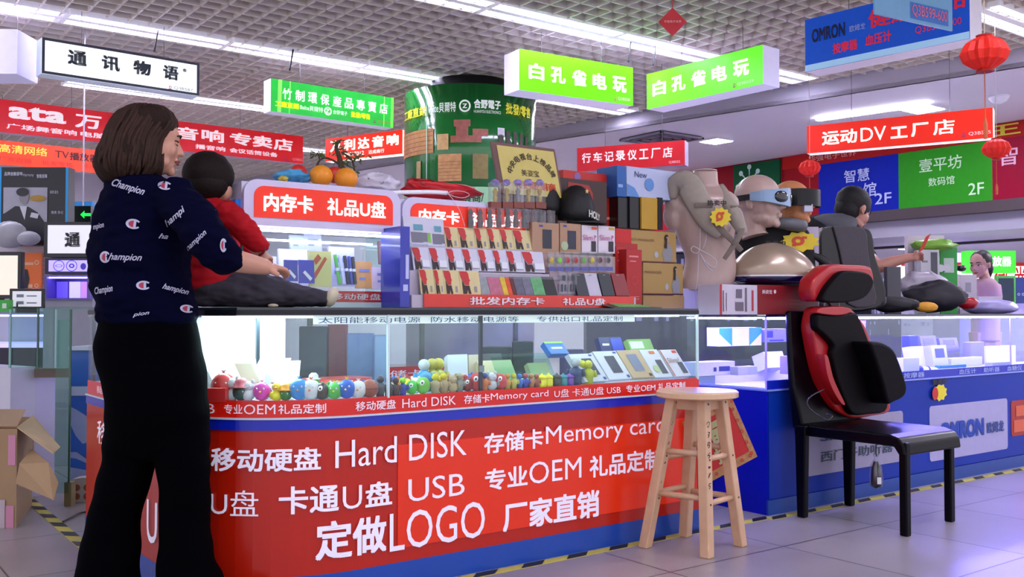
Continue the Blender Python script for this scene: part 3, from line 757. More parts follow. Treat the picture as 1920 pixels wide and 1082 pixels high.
shopmark(f, fc, .935, .07, 'Q3B553', 'e0a0b0', .04, .1)
f, fc, r = hang_sign('red_sign', 'orange and red sign reading TV播放器 below the long red sign at the left', (-60, 303), (187, 325), 2.4, .24, .12, M('dc3812', .4, emit=.45, var=.15, scale=2), M('c8b4b8', .4))
letters(f, [('高清网络', .22, .5, .36, .36, .01)], M('ffb040', emit=.7), fc, 'orange_lettering')
letters(f, [('TV', .64, .50, .11, .30, 0), ('播放器', .755, .46, .235, .34, .02)], M('380810'), fc)
letters(f, [('厂家直销', .22, .14, .24, .2), ('批发零售', .54, .14, .24, .2), ('移动', .86, .14, .1, .2)], M('a81c1c', emit=.3), fc, 'small_lettering')
f, fc, r = hang_sign('hanging_sign', 'orange red lit sign reading 万利达音响 left of the green column', (610, 303), (754, 288), 2.5, .235, .12, M('dc2404', .35, emit=.42), M('ffe0d0', .4, emit=.9))
letters(f, [(c_, .07 + k * .185, .38, .15, .48) for k, c_ in enumerate('万利达音响')], M('fff0e0', emit=1.), fc, bold=.03)
letters(f, [('88817012', .26, .12, .26, .17), ('达成商行', .58, .12, .2, .17)], M('ffe8dc', emit=.8), fc, 'small_lettering', bold=.01)
f, fc, r = hang_sign('sign_end', 'blank white end of a lightbox at the left edge of the photo', (-60, 138), (31, 138), 2.6, .31, .3, M('d8d4f0', .4, emit=.35), M('c8c4e4', .4, emit=.15), cat='sign')
# floor guide lights under far signs (white strip lamps)
# ================================================================ green column with wrapped banner
cc = PZ(882, 230, 2.5)
cdist = 9.15; cc = CAM + ray(882, 300) * cdist; CR = .62
col = thing('column', 'round column wrapped in a green banner with pictures of bamboo goods and watches', 'column', (cc.x, cc.y, 0))
bm = bm_new(); lathe(bm, (cc.x, cc.y, 0), [(CR - .02, 0), (CR - .02, 2.93)], 40); obj('shaft', bm, M('b8b4c4', .5), col, smooth=True)
bm = bm_new(); lathe(bm, (cc.x, cc.y, 2.93), [(.38, 0), (.38, .17)], 24); obj('gap_shade', bm, M('141216', .8), col, smooth=True)  # dark colour stands in for the shaded gap above the banner
zt, zb = 2.965, 1.88
bm = bm_new(); lathe(bm, (cc.x, cc.y, zb), [(CR, 0), (CR, zt - zb)], 48); ban = obj('banner', bm, M('0c6a24', .15, coat=.8, var=.35, scale=2.2, bump=.3, emit=.05), col, smooth=True)
tc_ = Vector = V((CAM.x - cc.x, CAM.y - cc.y, 0)).normalized(); ta = V((tc_.y, -tc_.x, 0)) * -1
if ta.dot(RT) < 0: ta = -ta
def cyl(x, z, k=1):
    """x: -1..1 across the visible half, z height"""
    t = x * pi / 2; return V((cc.x, cc.y, 0)) + (tc_ * cos(t) + ta * sin(t)) * (CR + .004 * k) + V((0, 0, z))
def cgrid(bm, x0, x1, z0, z1, k=1, n=6):
    A = [(bm.verts.new(cyl(x0 + (x1 - x0) * i / n, z0, k)), bm.verts.new(cyl(x0 + (x1 - x0) * i / n, z1, k))) for i in range(n + 1)]
    for p, q in zip(A, A[1:]): bm.faces.new((p[0], q[0], q[1], p[1]))
def ctext(bm, s, x0, x1, z0, z1, bold=0, k=3): put_text(bm, s, 0, 0, 0, bold, 0, lambda x, y: cyl(x0 + (x1 - x0) * x, z0 + (z1 - z0) * y, k))
bm = bm_new(); ctext(bm, '工廠直銷', -.82, -.42, 2.70, 2.79, .02); ctext(bm, '批發/零售', .33, .66, 2.71, 2.81, .02); obj('yellow_lettering', bm, M('d8d030', emit=.2), ban)
bm = bm_new(); ctext(bm, 'Balte貝爾特', -.40, -.13, 2.71, 2.80, .01); ctext(bm, '合野電子', .03, .28, 2.74, 2.82, .03); ctext(bm, 'HUANYOU ELECTRONICS', .03, .28, 2.70, 2.725)
t = [cyl(-.05 + .052 * cos(a), 2.76 + .055 * sin(a), 3) for a in [i * pi / 12 for i in range(24)]]; t2 = [cyl(-.05 + .038 * cos(a), 2.76 + .04 * sin(a), 3) for a in [i * pi / 12 for i in range(24)]]
ta_ = [bm.verts.new(p) for p in t]; tb_ = [bm.verts.new(p) for p in t2]
for i in range(24): bm.faces.new((ta_[i], ta_[(i + 1) % 24], tb_[(i + 1) % 24], tb_[i]))
ctext(bm, 'Z', -.07, -.03, 2.74, 2.78, .02); obj('white_lettering', bm, M('e8f4e8', emit=.2), ban)
bm = bm_new(); cgrid(bm, -.9, .9, zb + .005, zb + .17, 1, 20); obj('pale_band', bm, M('9fd8a0', .3, coat=.5), ban)
bm = bm_new(); ctext(bm, '分銷商/外貿商/', -.42, .12, zb + .03, zb + .13, .01); obj('black_lettering', bm, M('10301c'), ban)
for nm, rects, colr in (('keyboard_picture', [(-.88, -.35, 2.36, 2.58)], 'c08a50'), ('mouse_picture', [(-.31, -.20, 2.38, 2.52)], 'd8b070'), ('calculator_picture', [(-.30, -.08, 2.10, 2.34)], 'c8945c'),
                        ('block_picture', [(-.18, .10, 2.44, 2.50), (-.13, -.02, 2.48, 2.62), (-.15, .0, 2.58, 2.64), (.02, .16, 2.50, 2.56)], 'a8604a'), ('phone_picture', [(.02, .16, 2.12, 2.34)], '8a7a40'),
                        ('pen_picture', [(-.56, -.50, 2.06, 2.30)], 'b09860'), ('watch_picture', [(.26, .31, 2.38, 2.52), (.34, .38, 2.34, 2.56), (.42, .46, 2.36, 2.56), (.50, .54, 2.36, 2.56), (.58, .62, 2.34, 2.54)], '3a2a20'),
                        ('watch_dial', [(.25, .32, 2.51, 2.58)], 'e8e8f0')):
    bm = bm_new()
    for x0, x1, z0, z1 in rects: cgrid(bm, x0, x1, z0, z1, 2)
    o_ = obj(nm, bm, M(colr, .4, var=.4, scale=30), ban)
bm = bm_new()
for k in range(6): cgrid(bm, -.29, -.09, 2.12 + k * .03, 2.123 + k * .03, 3)
for k in range(5): cgrid(bm, -.86, -.36, 2.39 + k * .04, 2.394 + k * .04, 3)
obj('key_line', bm, M('6a4020'), ban)['kind'] = 'stuff'
bm = bm_new(); cgrid(bm, -.425, -.415, 1.9, 2.96, 4, 1); obj('clear_tape', bm, M('c8ecd0', .1), ban)
# ================================================================ lanterns and the red diamond
def lantern(u, v, d, w_px, label, cord=True, tassel=0):
    c = W(u, v, d); R_ = w_px / FPX * d / 2; hh = R_ * .70
    r = thing('paper_lantern', label, 'lantern', c, 'red paper lanterns')
    bm = bm_new(); n = 28; prof = [(.25, 1.0), (.45, .9), (.8, .6), (1, 0), (.85, -.5), (.5, -.85), (.25, -1.0)]
    rings = []
    for q, h_ in prof:
        rings.append([bm.verts.new(c + V((cos(2 * pi * k / n * 1), sin(2 * pi * k / n), 0)) * R_ * q * (1 if k % 2 else .86) + V((0, 0, h_ * hh))) for k in range(n)])
    for a, b in zip(rings, rings[1:]):
        for k in range(n): bm.faces.new((a[k], a[(k + 1) % n], b[(k + 1) % n], b[k]))
    bm.faces.new(rings[0]); bm.faces.new(rings[-1][::-1])
    obj('paper_body', bm, M('d8200e', .6, emit=.12, var=.15, scale=30), r)
    bm = bm_new(); lathe(bm, c + V((0, 0, hh * .9)), [(R_ * .3, 0), (R_ * .34, hh * .2)], 14); lathe(bm, c - V((0, 0, hh * 1.15)), [(R_ * .36, 0), (R_ * .3, hh * .25)], 14); obj('rim', bm, M('b01408', .6), r)
    zc = CZ if c.x < gedge(c.y) else SZ
    if cord:
        bm = bm_new(); tube(bm, [c + V((0, 0, hh)), V((c.x, c.y, zc))], .0025, 5); obj('hanging_cord', bm, M('c8b8a8'), r)
    if tassel:
        bm = bm_new(); tube(bm, [c - V((0, 0, hh)), c - V((0, 0, hh + tassel * .7))], .0025, 5); p = c - V((0, 0, hh + tassel * .7))
        lathe(bm, p - V((0, 0, tassel * .3)), [(.008, 0), (.010, tassel * .2), (.004, tassel * .3)], 8); obj('tassel', bm, M('c86030', .6), r)
lantern(1846, 100, 4.2, 88, 'largest red paper lantern hanging at the upper right', tassel=.30)
lantern(1868, 279, 7.0, 52, 'small red paper lantern hanging right of the DV sign', tassel=.26)
lantern(1518, 315, 7.2, 42, 'smallest red paper lantern under the left end of the DV sign', tassel=.22)
c = W(1261, 41, 4.5); s_ = 27 / FPX * 4.5
f = Face(c - RT * 0 - V((0, 0, s_)), (RT + Z) * s_, (-RT + Z) * s_, .002)
r = thing('diamond_ornament', 'red diamond shaped paper ornament hanging at the top above the green signs', 'ornament', c)
bm = bm_new(); fbox(bm, f, .003); dd = obj('card', bm, M('b81020', .5), r)
bm = bm_new(); put_text(bm, '华强电子世界', c - RT * s_ * .6 + V((0, 0, -s_ * .08)) - DF * .004, RT * s_ * 1.2, Z * s_ * .18); obj('lettering', bm, M('e8b0a8'), dd)
bm = bm_new(); tube(bm, [c + V((0, 0, s_)), V((c.x, c.y, CZ))], .002, 5); obj('hanging_cord', bm, M('b82020'), r)
# loose black cable ends over the signs
for k, (u, v, z_) in enumerate(((289, 92, 2.95), (1178, 112, 3.0), (1225, 119, 3.0), (543, 128, 2.96))):
    p = PZ(u, v, 2.95)
    bm = bm_new(); tube(bm, [p + V((0, 0, -.02)), p + V((.01, 0, .04)), p + V((.03, 0, .16))], .007, 6, 3)
    tag(obj('loose_cable', bm, BLACK, smooth=True), 'short black cable hanging from the grid ceiling ' + ('over the white framed sign', 'over the left green sign', 'between the two green signs', 'over the bamboo sign')[k], 'cable', 'cables dangling from the ceiling')
# ================================================================ stalls at the left
def slab(u0, v0, u1, v1, d, depth, d1=None, floor=False):
    """face seen from the aisle between two photo columns, with real depth behind it"""
    a = W(u0, v1, d); b = W(u1, v1, d1 or d); t = W(u0, v0, d)
    if floor: a.z = 0
    return Face(a, V((b.x - a.x, b.y - a.y, 0)), V((0, 0, t.z - a.z)), .002)
def slab_obj(name, u0, v0, u1, v1, d, depth, mat, parent=None, d1=None, floor=False, bevel=0):
    f = slab(u0, v0, u1, v1, d, depth, d1, floor); bm = bm_new(); fbox(bm, f, depth)
    return f, obj(name, bm, mat, parent, bevel=bevel)
# pegboard booth wall
bw = thing('booth_wall', 'grey perforated booth wall behind the poster at the left edge', 'booth wall', W(60, 600, 6.9))
bw.location.z = 0
f, o = slab_obj('panel', -120, 455, 176, 700, 6.95, .06, M('bdb8bc', .5, var=.05), bw, floor=True)
bm = bm_new()
for i in range(24):
    for j in range(7): f.disc(bm, .36 + .026 * i, .80 + .022 * j, .003, n=6)
obj('peg_hole', bm, M('504c58'), o)['kind'] = 'stuff'
# advertising poster board
po = thing('poster_board', 'black poster board with a greyscale picture of a man in a suit, blue edges', 'poster', W(60, 462, 6.8))
f, o = slab_obj('board', -14, 313, 127, 460, 6.8, .10, M('14141c', .35), po)
blocks(f, [(0, 0, .11, 1), (.965, 0, .035, 1)], M('0a7fb8', .4, emit=.2), o, 'blue_edge')
blocks(f, [(.14, .06, .585, .68)], M('a8a8b4', .5, var=.1), o, 'picture_ground', 2)
bm = bm_new(); f.poly(bm, [(.14, .06), (.70, .06), (.69, .30), (.60, .42), (.48, .49), (.30, .50), (.18, .42), (.14, .40)], 3); obj('picture_jacket', bm, M('26262e', .5), o)
bm = bm_new(); f.disc(bm, .42, .62, .065, .10, 4); obj('picture_face', bm, M('8f8c92', .5), o)
bm = bm_new(); f.disc(bm, .40, .68, .085, .055, 5); obj('picture_hair', bm, M('2c2c30', .5), o)
bm = bm_new(); f.poly(bm, [(.36, .50), (.46, .50), (.43, .32)], 4); f.poly(bm, [(.50, .36), (.60, .34), (.62, .40), (.52, .42)], 4); obj('picture_shirt', bm, M('cfd0d8', .5), o)
bm = bm_new(); f.disc(bm, .60, .60, .11, .04, 4); obj('picture_glow', bm, M('a8842c', .5), o)
letters(f, [('品牌金融音响', .15, .89, .24, .05, .02), ('智能音箱', .58, .86, .14, .05, .02), ('高清 蓝光', .76, .66, .11, .04, .01), ('商务 办公', .78, .40, .16, .04, .01), ('会议系统', .80, .22, .14, .04, .01), ('Harmony', .40, .87, .14, .05, 0)], M('c8c8d8'), o)
# pale pillow-like packs under the poster
for k, (u, v, ru, rv, lb) in enumerate(((18, 440, 34, 26, 'grey and white printed plastic pack leaning below the poster'), (52, 447, 24, 14, 'small pale plastic pack beside the printed pack below the poster'))):
    c = W(u, v, 6.62); bm = bm_new(); ball(bm, c, ru / FPX * 6.6, .05, rv / FPX * 6.6, rot=VIEWROT)
    tag(obj('plastic_pack', bm, M('a4a4ac', .3, var=.4, scale=8), smooth=True), lb, 'pack')
# lit brand boxes and phone showcase
pc = thing('phone_cabinet', 'white display cabinet with a 通 lightbox, a violet lit panel and phones inside', 'cabinet', W(125, 580, 6.0)); pc.location.z = 0
f, o = slab_obj('body', 80, 560, 172, 700, 6.02, .3, M('9a9aa8', .4), pc, floor=True)
f, o = slab_obj('lightbox', 82, 416, 172, 482, 6.0, .14, M('26262e', .4), pc)
g_, o2 = slab_obj('lit_face', 89, 422, 170, 475, 5.985, .01, M('e8e8f4', .4, emit=.35), o)
letters(g_, [('通', .40, .22, .36, .52, .04)], M('15151f'), o2)
f, o = slab_obj('violet_panel', 84, 484, 168, 514, 6.0, .12, M('1a1638', .4), pc)
g_, o2 = slab_obj('lit_face', 91, 488, 166, 509, 5.985, .01, M('b8b0ff', .4, emit=.9, ecol='8f80ff'), o)
bm = bm_new()
for x in (.26, .58): g_.disc(bm, x, .5, .14, r0=.88)
g_.disc(bm, .26, .5, .09, .12, r0=.8); g_.disc(bm, .58, .5, .07, .2, r0=.5); g_.disc(bm, .87, .45, .07, .3)
obj('round_logo', bm, M('5a4ae0'), o2)
bm = bm_new()
q = slab(82, 516, 168, 562, 6.0, .2)
for a in ((0, 0, .06, 1), (.94, 0, .06, 1), (.06, 0, .88, .06), (.06, .94, .88, .06)): quadbox(bm, q.p(a[0], a[1], 0), q.a * a[2], q.b * a[3], -q.n * .2)
quadbox(bm, q.p(0, 0, 0) - q.n * .2, q.a, q.b, -q.n * .01)
obj('showcase_frame', bm, M('6a5cae', .4), pc)
for x, c_ in ((.08, '5a48d0'), (.36, 'b8b0f0'), (.62, 'b07ae0')):
    bm = bm_new(); quadbox(bm, q.p(x, .08, 0) - q.n * .12, q.a * .24, q.b * .68, -q.n * .01); obj('phone_poster', bm, M(c_, .3, emit=.6), pc)
bm = bm_new(); quadbox(bm, q.p(.05, .88, 0) - q.n * .03, q.a * .9, q.b * .05, -q.n * .01); obj('led_bar', bm, M('ffffff', emit=8, ecol='a090ff'), pc)
f, o = slab_obj('exit_sign', 139, 386, 170, 419, 7.4, .05, M('06120e', .3), None)
tag(o, 'black exit sign with a green arrow pointing left behind the woman', 'sign')
bm = bm_new(); f.poly(bm, [(.38, .5), (.62, .72), (.62, .58), (1, .58), (1, .42), (.62, .42), (.62, .28)]); obj('arrow', bm, M('10e040', emit=1.2), o)
bm = bm_new(); p = f.p(.5, 1, 0); quadbox(bm, p, (.01, 0, 0), (0, .01, 0), (0, 0, CZ - p.z + .01)); obj('hanging_rod', bm, CORD, o)
f, o = slab_obj('blue_sign', 127, 378, 172, 404, 7.6, .05, M('1f74b0', .5, emit=.15)); tag(o, 'blue shop fascia partly hidden behind the exit sign', 'panel')
# monitor, orange poster, tablet, green pack
mo = thing('monitor', 'large monitor with a pale peach screen cut by the left edge', 'monitor', W(10, 590, 5.9))
f, o = slab_obj('case', -60, 472, 38, 560, 5.9, .05, M('14141a', .3), mo)
g_, o = slab_obj('screen', -56, 479, 32, 553, 5.895, .004, M('e8cfc0', .3, emit=.55), mo)
bm = bm_new(); p = W(-10, 560, 5.93); box(bm, p.x - .05, p.y - .03, .96, p.x + .05, p.y + .03, p.z + .02); obj('stand', bm, BLACK, mo)
f, o = slab_obj('orange_poster', 38, 474, 76, 556, 6.92, .02, M('d8662a', .5, var=.1, emit=.1)); tag(o, 'orange poster with white rings and a black phone on the booth wall', 'poster')
blocks(f, [(.05, .72, .6, .06), (.25, .2, .35, .08)], M('f0b890'), o, 'pale_bar')
bm = bm_new(); f.disc(bm, .8, .78, .12, r0=.6); f.disc(bm, .8, .25, .1, r0=.6); obj('ring', bm, M('f0c8a0'), o)
bm = bm_new(); f.poly(bm, [(.0, .15), (.35, .15), (.45, .4), (.35, .62), (.0, .62)], 2); obj('phone_picture', bm, M('1a1a22'), o)
tb = thing('tablet', 'black tablet with a white menu screen standing on the glass case', 'tablet', W(50, 578, 5.2)); 
f, o = slab_obj('case', 17, 541, 82, 578, 5.2, .02, M('121218', .3), tb, bevel=.004)
g_, o = slab_obj('screen', 23, 546, 77, 575, 5.195, .002, M('d0d0d8', .3, emit=.35), tb)
blocks(g_, [(.15, .15, .25, .2), (.15, .6, .25, .2), (.5, .2, .35, .08), (.5, .65, .35, .08)], M('8a8ea8'), o, 'menu')
bm = bm_new(); p = W(50, 578, 5.22); box(bm, p.x - .05, p.y, .945, p.x + .05, p.y + .04, p.z + .03); obj('foot', bm, BLACK, tb)
f, o = slab_obj('green_pack', -6, 562, 17, 585, 5.1, .04, M('46b848', .5)); tag(o, 'small green box on the glass case at the left edge', 'box')
blocks(f, [(.45, .3, .35, .4)], M('e0f0e0'), o, 'label_patch')
# far violet lit glass counter and the empty glass showcases
lc = thing('glass_showcase', 'dismantled glass showcase with green edges on a white base beside the cardboard box', 'showcase', W(75, 900, 4.95)); lc.location.z = 0
f, o = slab_obj('white_base', 17, 690, 64, 930, 4.9, .42, M('c9c6d8', .5, var=.05), lc, d1=5.0, floor=True)
bm = bm_new(); f.poly(bm, [(.62, .18), (.95, .30), (.95, .62), (.80, .52), (.62, .5)]); f.poly(bm, [(0, 0), (.25, 0), (.0, .3)]); obj('torn_patch', bm, M('a88468', .6), o)
f, o = slab_obj('white_base', 64, 705, 102, 920, 5.0, .3, M('c4c0dc', .5, var=.04), lc, d1=5.1, floor=True)
f, o = slab_obj('brown_board', 64, 691, 126, 708, 4.98, .05, M('6a564c', .5), lc)
bm = bm_new()
for u0, v0, u1, v1, d in ((15, 580, 66, 690, 4.88), (70, 580, 128, 692, 4.95), (101, 600, 128, 925, 4.7)):
    q = slab(u0, v0, u1, v1, d, 0); quadbox(bm, q.o, q.a, q.b, -q.n * .006)
obj('glass_pane', bm, GLG, lc)
for u, v0, v1, d in ((68, 578, 692, 4.86), (127, 580, 905, 4.68), (102, 580, 690, 4.7), (16, 580, 690, 4.87)):
    a = W(u, v1, d); t = W(u, v0, d); bm = bm_new(); quadbox(bm, a, RT * .008, DF * .01, V((0, 0, t.z - a.z))); obj('green_edge', bm, M('1c5a40' if u in (68, 127) else '8fb8b4', .2, coat=.4), lc)
bm = bm_new(); q = slab(14, 577, 200, 580, 4.9, 0); quadbox(bm, q.o, q.a, V((0, 0, .012)), -q.n * .5); obj('glass_top', bm, GLG, lc)
bm = bm_new(); q = slab(120, 905, 133, 945, 4.75, 0, floor=True); quadbox(bm, q.o, q.a, q.b, -q.n * .05); obj('wooden_foot', bm, M('8a7850', .6), lc)
vc = thing('glass_counter', 'violet lit glass counter in the distance behind the empty showcase', 'counter', W(70, 700, 6.2)); vc.location.z = 0
f, o = slab_obj('body', -60, 700, 178, 900, 6.5, .4, M('8f80ff', .4, emit=.25), vc, floor=True)
f, o = slab_obj('dark_shelf', -60, 652, 178, 700, 6.5, .4, M('2a2438', .5, var=.4, scale=5), vc)
f, o = slab_obj('shelf', -60, 644, 178, 652, 6.5, .4, M('e8e0ff', .4, emit=.6, ecol='a898ff'), vc)
bm = bm_new(); q = slab(-60, 588, 178, 644, 6.5, 0); quadbox(bm, q.o, q.a, q.b, -q.n * .006); obj('glass', bm, GL, vc)
f, o = slab_obj('top', -60, 584, 178, 588, 6.5, .42, M('8a90b0', .3), vc)
bm = bm_new(); quadbox(bm, q.p(0, .9, 0) - q.n * .04, q.a, V((0, 0, .012)), -q.n * .012); obj('led_bar', bm, M('ffffff', emit=9, ecol='9a88ff'), vc)
bc = thing('blue_cabinet', 'blue cabinet with pale wave pattern left of the red counter', 'cabinet', W(150, 900, 5.35)); bc.location.z = 0
f, o = slab_obj('body', 128, 655, 172, 895, 5.35, .4, M('0a58a8', .4, coat=.2), bc, floor=True)
f2, o2 = slab_obj('white_line', 128, 650, 172, 657, 5.34, .4, M('c8d0d8'), bc); f2, o2 = slab_obj('white_line', 128, 725, 172, 742, 5.34, .3, M('a8b4c4'), bc)
bm = bm_new(); f.poly(bm, [(.0, .58), (.35, .55), (.8, .50), (1, .50), (1, .32), (.6, .30), (.3, .36), (.0, .47)]); f.poly(bm, [(0, .24), (.35, .24), (1, .16), (1, .14), (.35, .19), (0, .20)]); f.poly(bm, [(0, 0), (1, 0), (1, .10), (0, .13)]); obj('wave', bm, M('8fa0b8', .4), o)
fb = thing('food_bag', 'white printed paper bag with round food pictures on the floor by the red counter', 'bag', W(148, 940, 4.9)); fb.location.z = 0
q = slab(133, 898, 170, 943, 4.85, 0, floor=True); bm = bm_new()
prism(bm, [q.p(0, 0, 0), q.p(1, 0, 0), q.p(.97, 1, 0), q.p(.6, 1.05, 0), q.p(.05, .98, 0)], -q.n * .08); obj('bag', bm, M('b8b0a8', .5, var=.1), fb)
bm = bm_new()
for x, y in ((.30, .62), (.30, .25), (.8, .62), (.8, .25)): q.disc(bm, x, y, .17)
obj('food_picture', bm, M('a05a3a', .5, var=.5, scale=40), fb)
# cardboard carton with open flaps
KR = M('a98a68', .75, var=.12, scale=6); KL = M('c4a87c', .7, var=.08)
cz0 = PZ(30, 990, 0)
cx = thing('cardboard_box', 'open brown cardboard box with hanging flaps and pink tape at the left edge', 'box', cz0)
P = lambda u, v, d: W(u, v, d)
A0, A1 = PZ(-70, 990, 0), PZ(30, 990, 0); B1 = PZ(60, 948, 0)
hgt = W(30, 800, A1.dot(FW) - .0).z; hgt = CH + (CY - 800) / FPX * A1.dot(FW) * UP.z + FW.z * A1.dot(FW)
bm = bm_new(); quadbox(bm, A0, A1 - A0, B1 - A1, V((0, 0, hgt * .98)))
bm.faces.ensure_lookup_table(); top = max(bm.faces, key=lambda f_: f_.calc_center_median().z); bmesh.ops.delete(bm, geom=[top], context='FACES_ONLY')
o = obj('carton', bm, KR, cx)
so = o.modifiers.new('s', 'SOLIDIFY'); so.thickness = .005
t0, t1, t2, t3 = A0 + Z * hgt, A1 + Z * hgt, B1 + Z * hgt, A0 + (B1 - A1) + Z * hgt
def flap(pts, m):
    bm = bm_new(); n = (V(pts[1]) - V(pts[0])).cross(V(pts[2]) - V(pts[1])).normalized() * .004; prism(bm, pts, n); obj('flap', bm, m, cx)
flap([t1, t2, W(113, 838, 4.35), W(100, 850, 4.25)], KL)
flap([t1 + Z * -.25, W(38, 870, 4.25), W(60, 842, 4.35), W(92, 868, 4.2), W(110, 905, 4.15), W(101, 938, 4.1)], M('b39470', .75))
flap([t0 + Z * .0, t1, t1 + (B1 - A1) * .5 + Z * .05, t0 + (B1 - A1) * .5 + Z * .05], KR)
q = Face(A0, A1 - A0, V((0, 0, hgt)), .003)
blocks(q, [(.80, .0, .16, .22), (.84, .62, .14, .3)], M('d08aa8', .3, coat=.3), cx, 'pink_tape')
blocks(q, [(.6, .0, .2, .28)], M('c0b0b8', .4), cx, 'clear_tape', 2)
bm = bm_new(); a = PZ(125, 965, 0); tube(bm, [PZ(172, 958, .006), PZ(150, 962, .006), PZ(138, 968, .006), PZ(118, 978, .006)], .004, 6, 3); tag(obj('floor_cable', bm, BLACK), 'thin black cable on the floor beside the left hazard tape', 'cable')

# ================================================================ rear side of the island seen through the glass
rc = thing('rear_counter', 'rear side of the ring counter with red strip and glass, seen through the front glass', 'counter', (2.4, 4.4, 0))
bm = bm_new(); box(bm, 1.56, 4.25, 0, 3.22, 4.6, .62); obj('body', bm, M('8a7a70', .5, var=.1), rc)
sf = Face((1.56, 4.248, .60), (1.66, 0, 0), (0, 0, .075), .002); bm = bm_new(); fbox(bm, sf, .006); st = obj('red_strip', bm, M('c81c18', .4, emit=.15), rc)
letters(sf, [('U盘 移动硬盘', .05, .28, .34, .5, .01), ('存储卡 U盘', .45, .28, .3, .5, .01)], M('e8d8e0', emit=.2), st)
bm = bm_new(); box(bm, 1.56, 4.25, .675, 3.22, 4.256, .94); obj('glass', bm, GL, rc)
bm = bm_new(); box(bm, 1.56, 4.25, .94, 3.22, 4.6, .955); obj('top', bm, M('4a5460', .3), rc)
for x in (1.58, 1.98, 2.6, 3.2):
    bm = bm_new(); box(bm, x, 4.26, .675, x + .02, 4.28, .94); obj('post', bm, M('7a7468', .4), rc)
# boxes, bags and chairs standing inside the ring
inside = [(560, 612, 612, 675, 4.15, '5a5c66', 'dark framed glass door panel'), (614, 605, 649, 650, 4.2, 'a05a62', 'dull red cloth'), (650, 625, 700, 672, 4.1, '7a88b8', 'bluish chair back'), (701, 628, 728, 676, 4.02, '8894c0', 'pale blue plastic sheet'),
          (900, 650, 960, 700, 4.4, '30333c', 'black carrying case'), (960, 640, 1000, 690, 4.5, '3a4048', 'dark office chair back'), (1050, 655, 1095, 690, 4.7, '463c70', 'purple pouch')]
for k, (u0, v0, u1, v1, d, c_, lb) in enumerate(inside):
    f, o = slab_obj('stored_item', u0, v0, u1, v1, d, .05, M(c_, .5, var=.2), floor=True, bevel=.006)
    o.name = ('dark_glass_sheet', 'red_cloth', 'office_chair', 'plastic_sheet', 'carrying_case', 'office_chair', 'pouch')[k]
    tag(o, lb + ' stored behind the front glass of the red counter' + (', left part' if k == 2 else ', middle part' if k == 5 else ''), 'stored item')
    o.location.z = max(o.location.z, .0)
# ================================================================ small showcases standing on the counter
TOPZ = .965
def rounded_top(w_, h_, r_, n=6):
    pts = [(0, 0), (w_, 0)]
    for k in range(n + 1):
        t = pi / 2 * k / n; pts.append((w_ - r_ + r_ * cos(t), h_ - r_ + r_ * sin(t)))
    for k in range(n + 1):
        t = pi / 2 + pi / 2 * k / n; pts.append((r_ + r_ * cos(t), h_ - r_ + r_ * sin(t)))
    return pts
def mini_case(x0, x1, y0, y1, label, zt):
    r = thing('countertop_showcase', label, 'showcase', ((x0 + x1) / 2, (y0 + y1) / 2, TOPZ))
    zh = 1.243
    bm = bm_new(); prism(bm, [V((x0 + p, y0 - .01, zh + q)) for p, q in rounded_top(x1 - x0, zt - zh, .05)], (0, .022, 0)); hd = obj('header_board', bm, M('cdc8e6', .35, coat=.3), r)
    bm = bm_new(); prism(bm, [V((x0, y0 + .012, zh)), V((x0, y1, zh)), V((x0, y1, zt - .03)), V((x0, y0 + .012, zt - .008))], (x1 - x0, 0, 0)); obj('top_box', bm, M('d6d4e8', .4), r)
    m_ = .035; bm = bm_new(); w2 = x1 - x0 - 2 * m_
    prism(bm, [V((x0 + m_ + p, y0 - .014, zh + .028 + q)) for p, q in rounded_top(w2, zt - zh - .05, .035)], (0, .004, 0)); rp = obj('red_plate', bm, M('dc2806', .35, emit=.2), hd)
    f = Face((x0 + m_, y0 - .0145, zh + .028), (w2, 0, 0), (0, 0, zt - zh - .05), .001)
    letters(f, [('内存卡', .06, .2, .34, .58, .03), ('礼品U盘', .50, .2, .44, .58, .02)], M('fff4f0', emit=.6), rp)
    for nm, a in (('front_glass', (x0, y0, TOPZ + .004, x1, y0 + .005, zh)), ('side_glass', (x0, y0 + .005, TOPZ, x0 + .005, y1, zh)), ('side_glass', (x1 - .005, y0 + .005, TOPZ, x1, y1, zh)), ('rear_glass', (x0, y1 - .005, TOPZ, x1, y1, zh))):
        bm = bm_new(); box(bm, *a); obj(nm, bm, GL, r)
    for x in (x0, x1):
        bm = bm_new(); box(bm, x - .003, y0 - .001, TOPZ, x + .003, y0 + .006, zh); obj('green_edge', bm, M('5aa090', .15, coat=.4), r)
    bm = bm_new(); box(bm, x0 + .006, y0 + .006, TOPZ, x1 - .006, y1 - .006, .985); obj('base', bm, M('c8d4dc', .4), r)
    bm = bm_new(); box(bm, x0 + .006, y0 + .01, .985, x1 - .01, y0 + .014, 1.025); st = obj('red_strip', bm, M('c81c18', .4), r)
    f2 = Face((x0, y0 + .0095, .985), (x1 - x0, 0, 0), (0, 0, .04), .001); letters(f2, [('U盘 移动硬盘', .38, .2, .5, .6, .01)], M('e8d8e0'), st)
    bm = bm_new(); box(bm, x0 + .02, y0 + .03, 1.228, x1 - .03, y0 + .042, 1.236); obj('led_bar', bm, M('ffffff', emit=14, ecol='d8d0ff'), r)
    bm = bm_new(); box(bm, x0 + .02, y0 + .15, 1.205, x1 - .03, y0 + .16, 1.212); obj('led_bar', bm, M('ffffff', emit=6, ecol='d8d8ff'), r)
    return r
mc1 = mini_case(1.222, 1.826, 3.15, 3.43, 'white topped glass showcase on the counter, left one, with 内存卡 礼品U盘 in full view', 1.400)
mc2 = mini_case(1.845, 2.46, 3.17, 3.45, 'second white topped glass showcase on the counter, half hidden behind the memory card rack', 1.385)
a = PY(444, 413, 3.15); bm = bm_new(); box(bm, 1.205, 3.17, 1.246, 1.222, 3.25, 1.33)
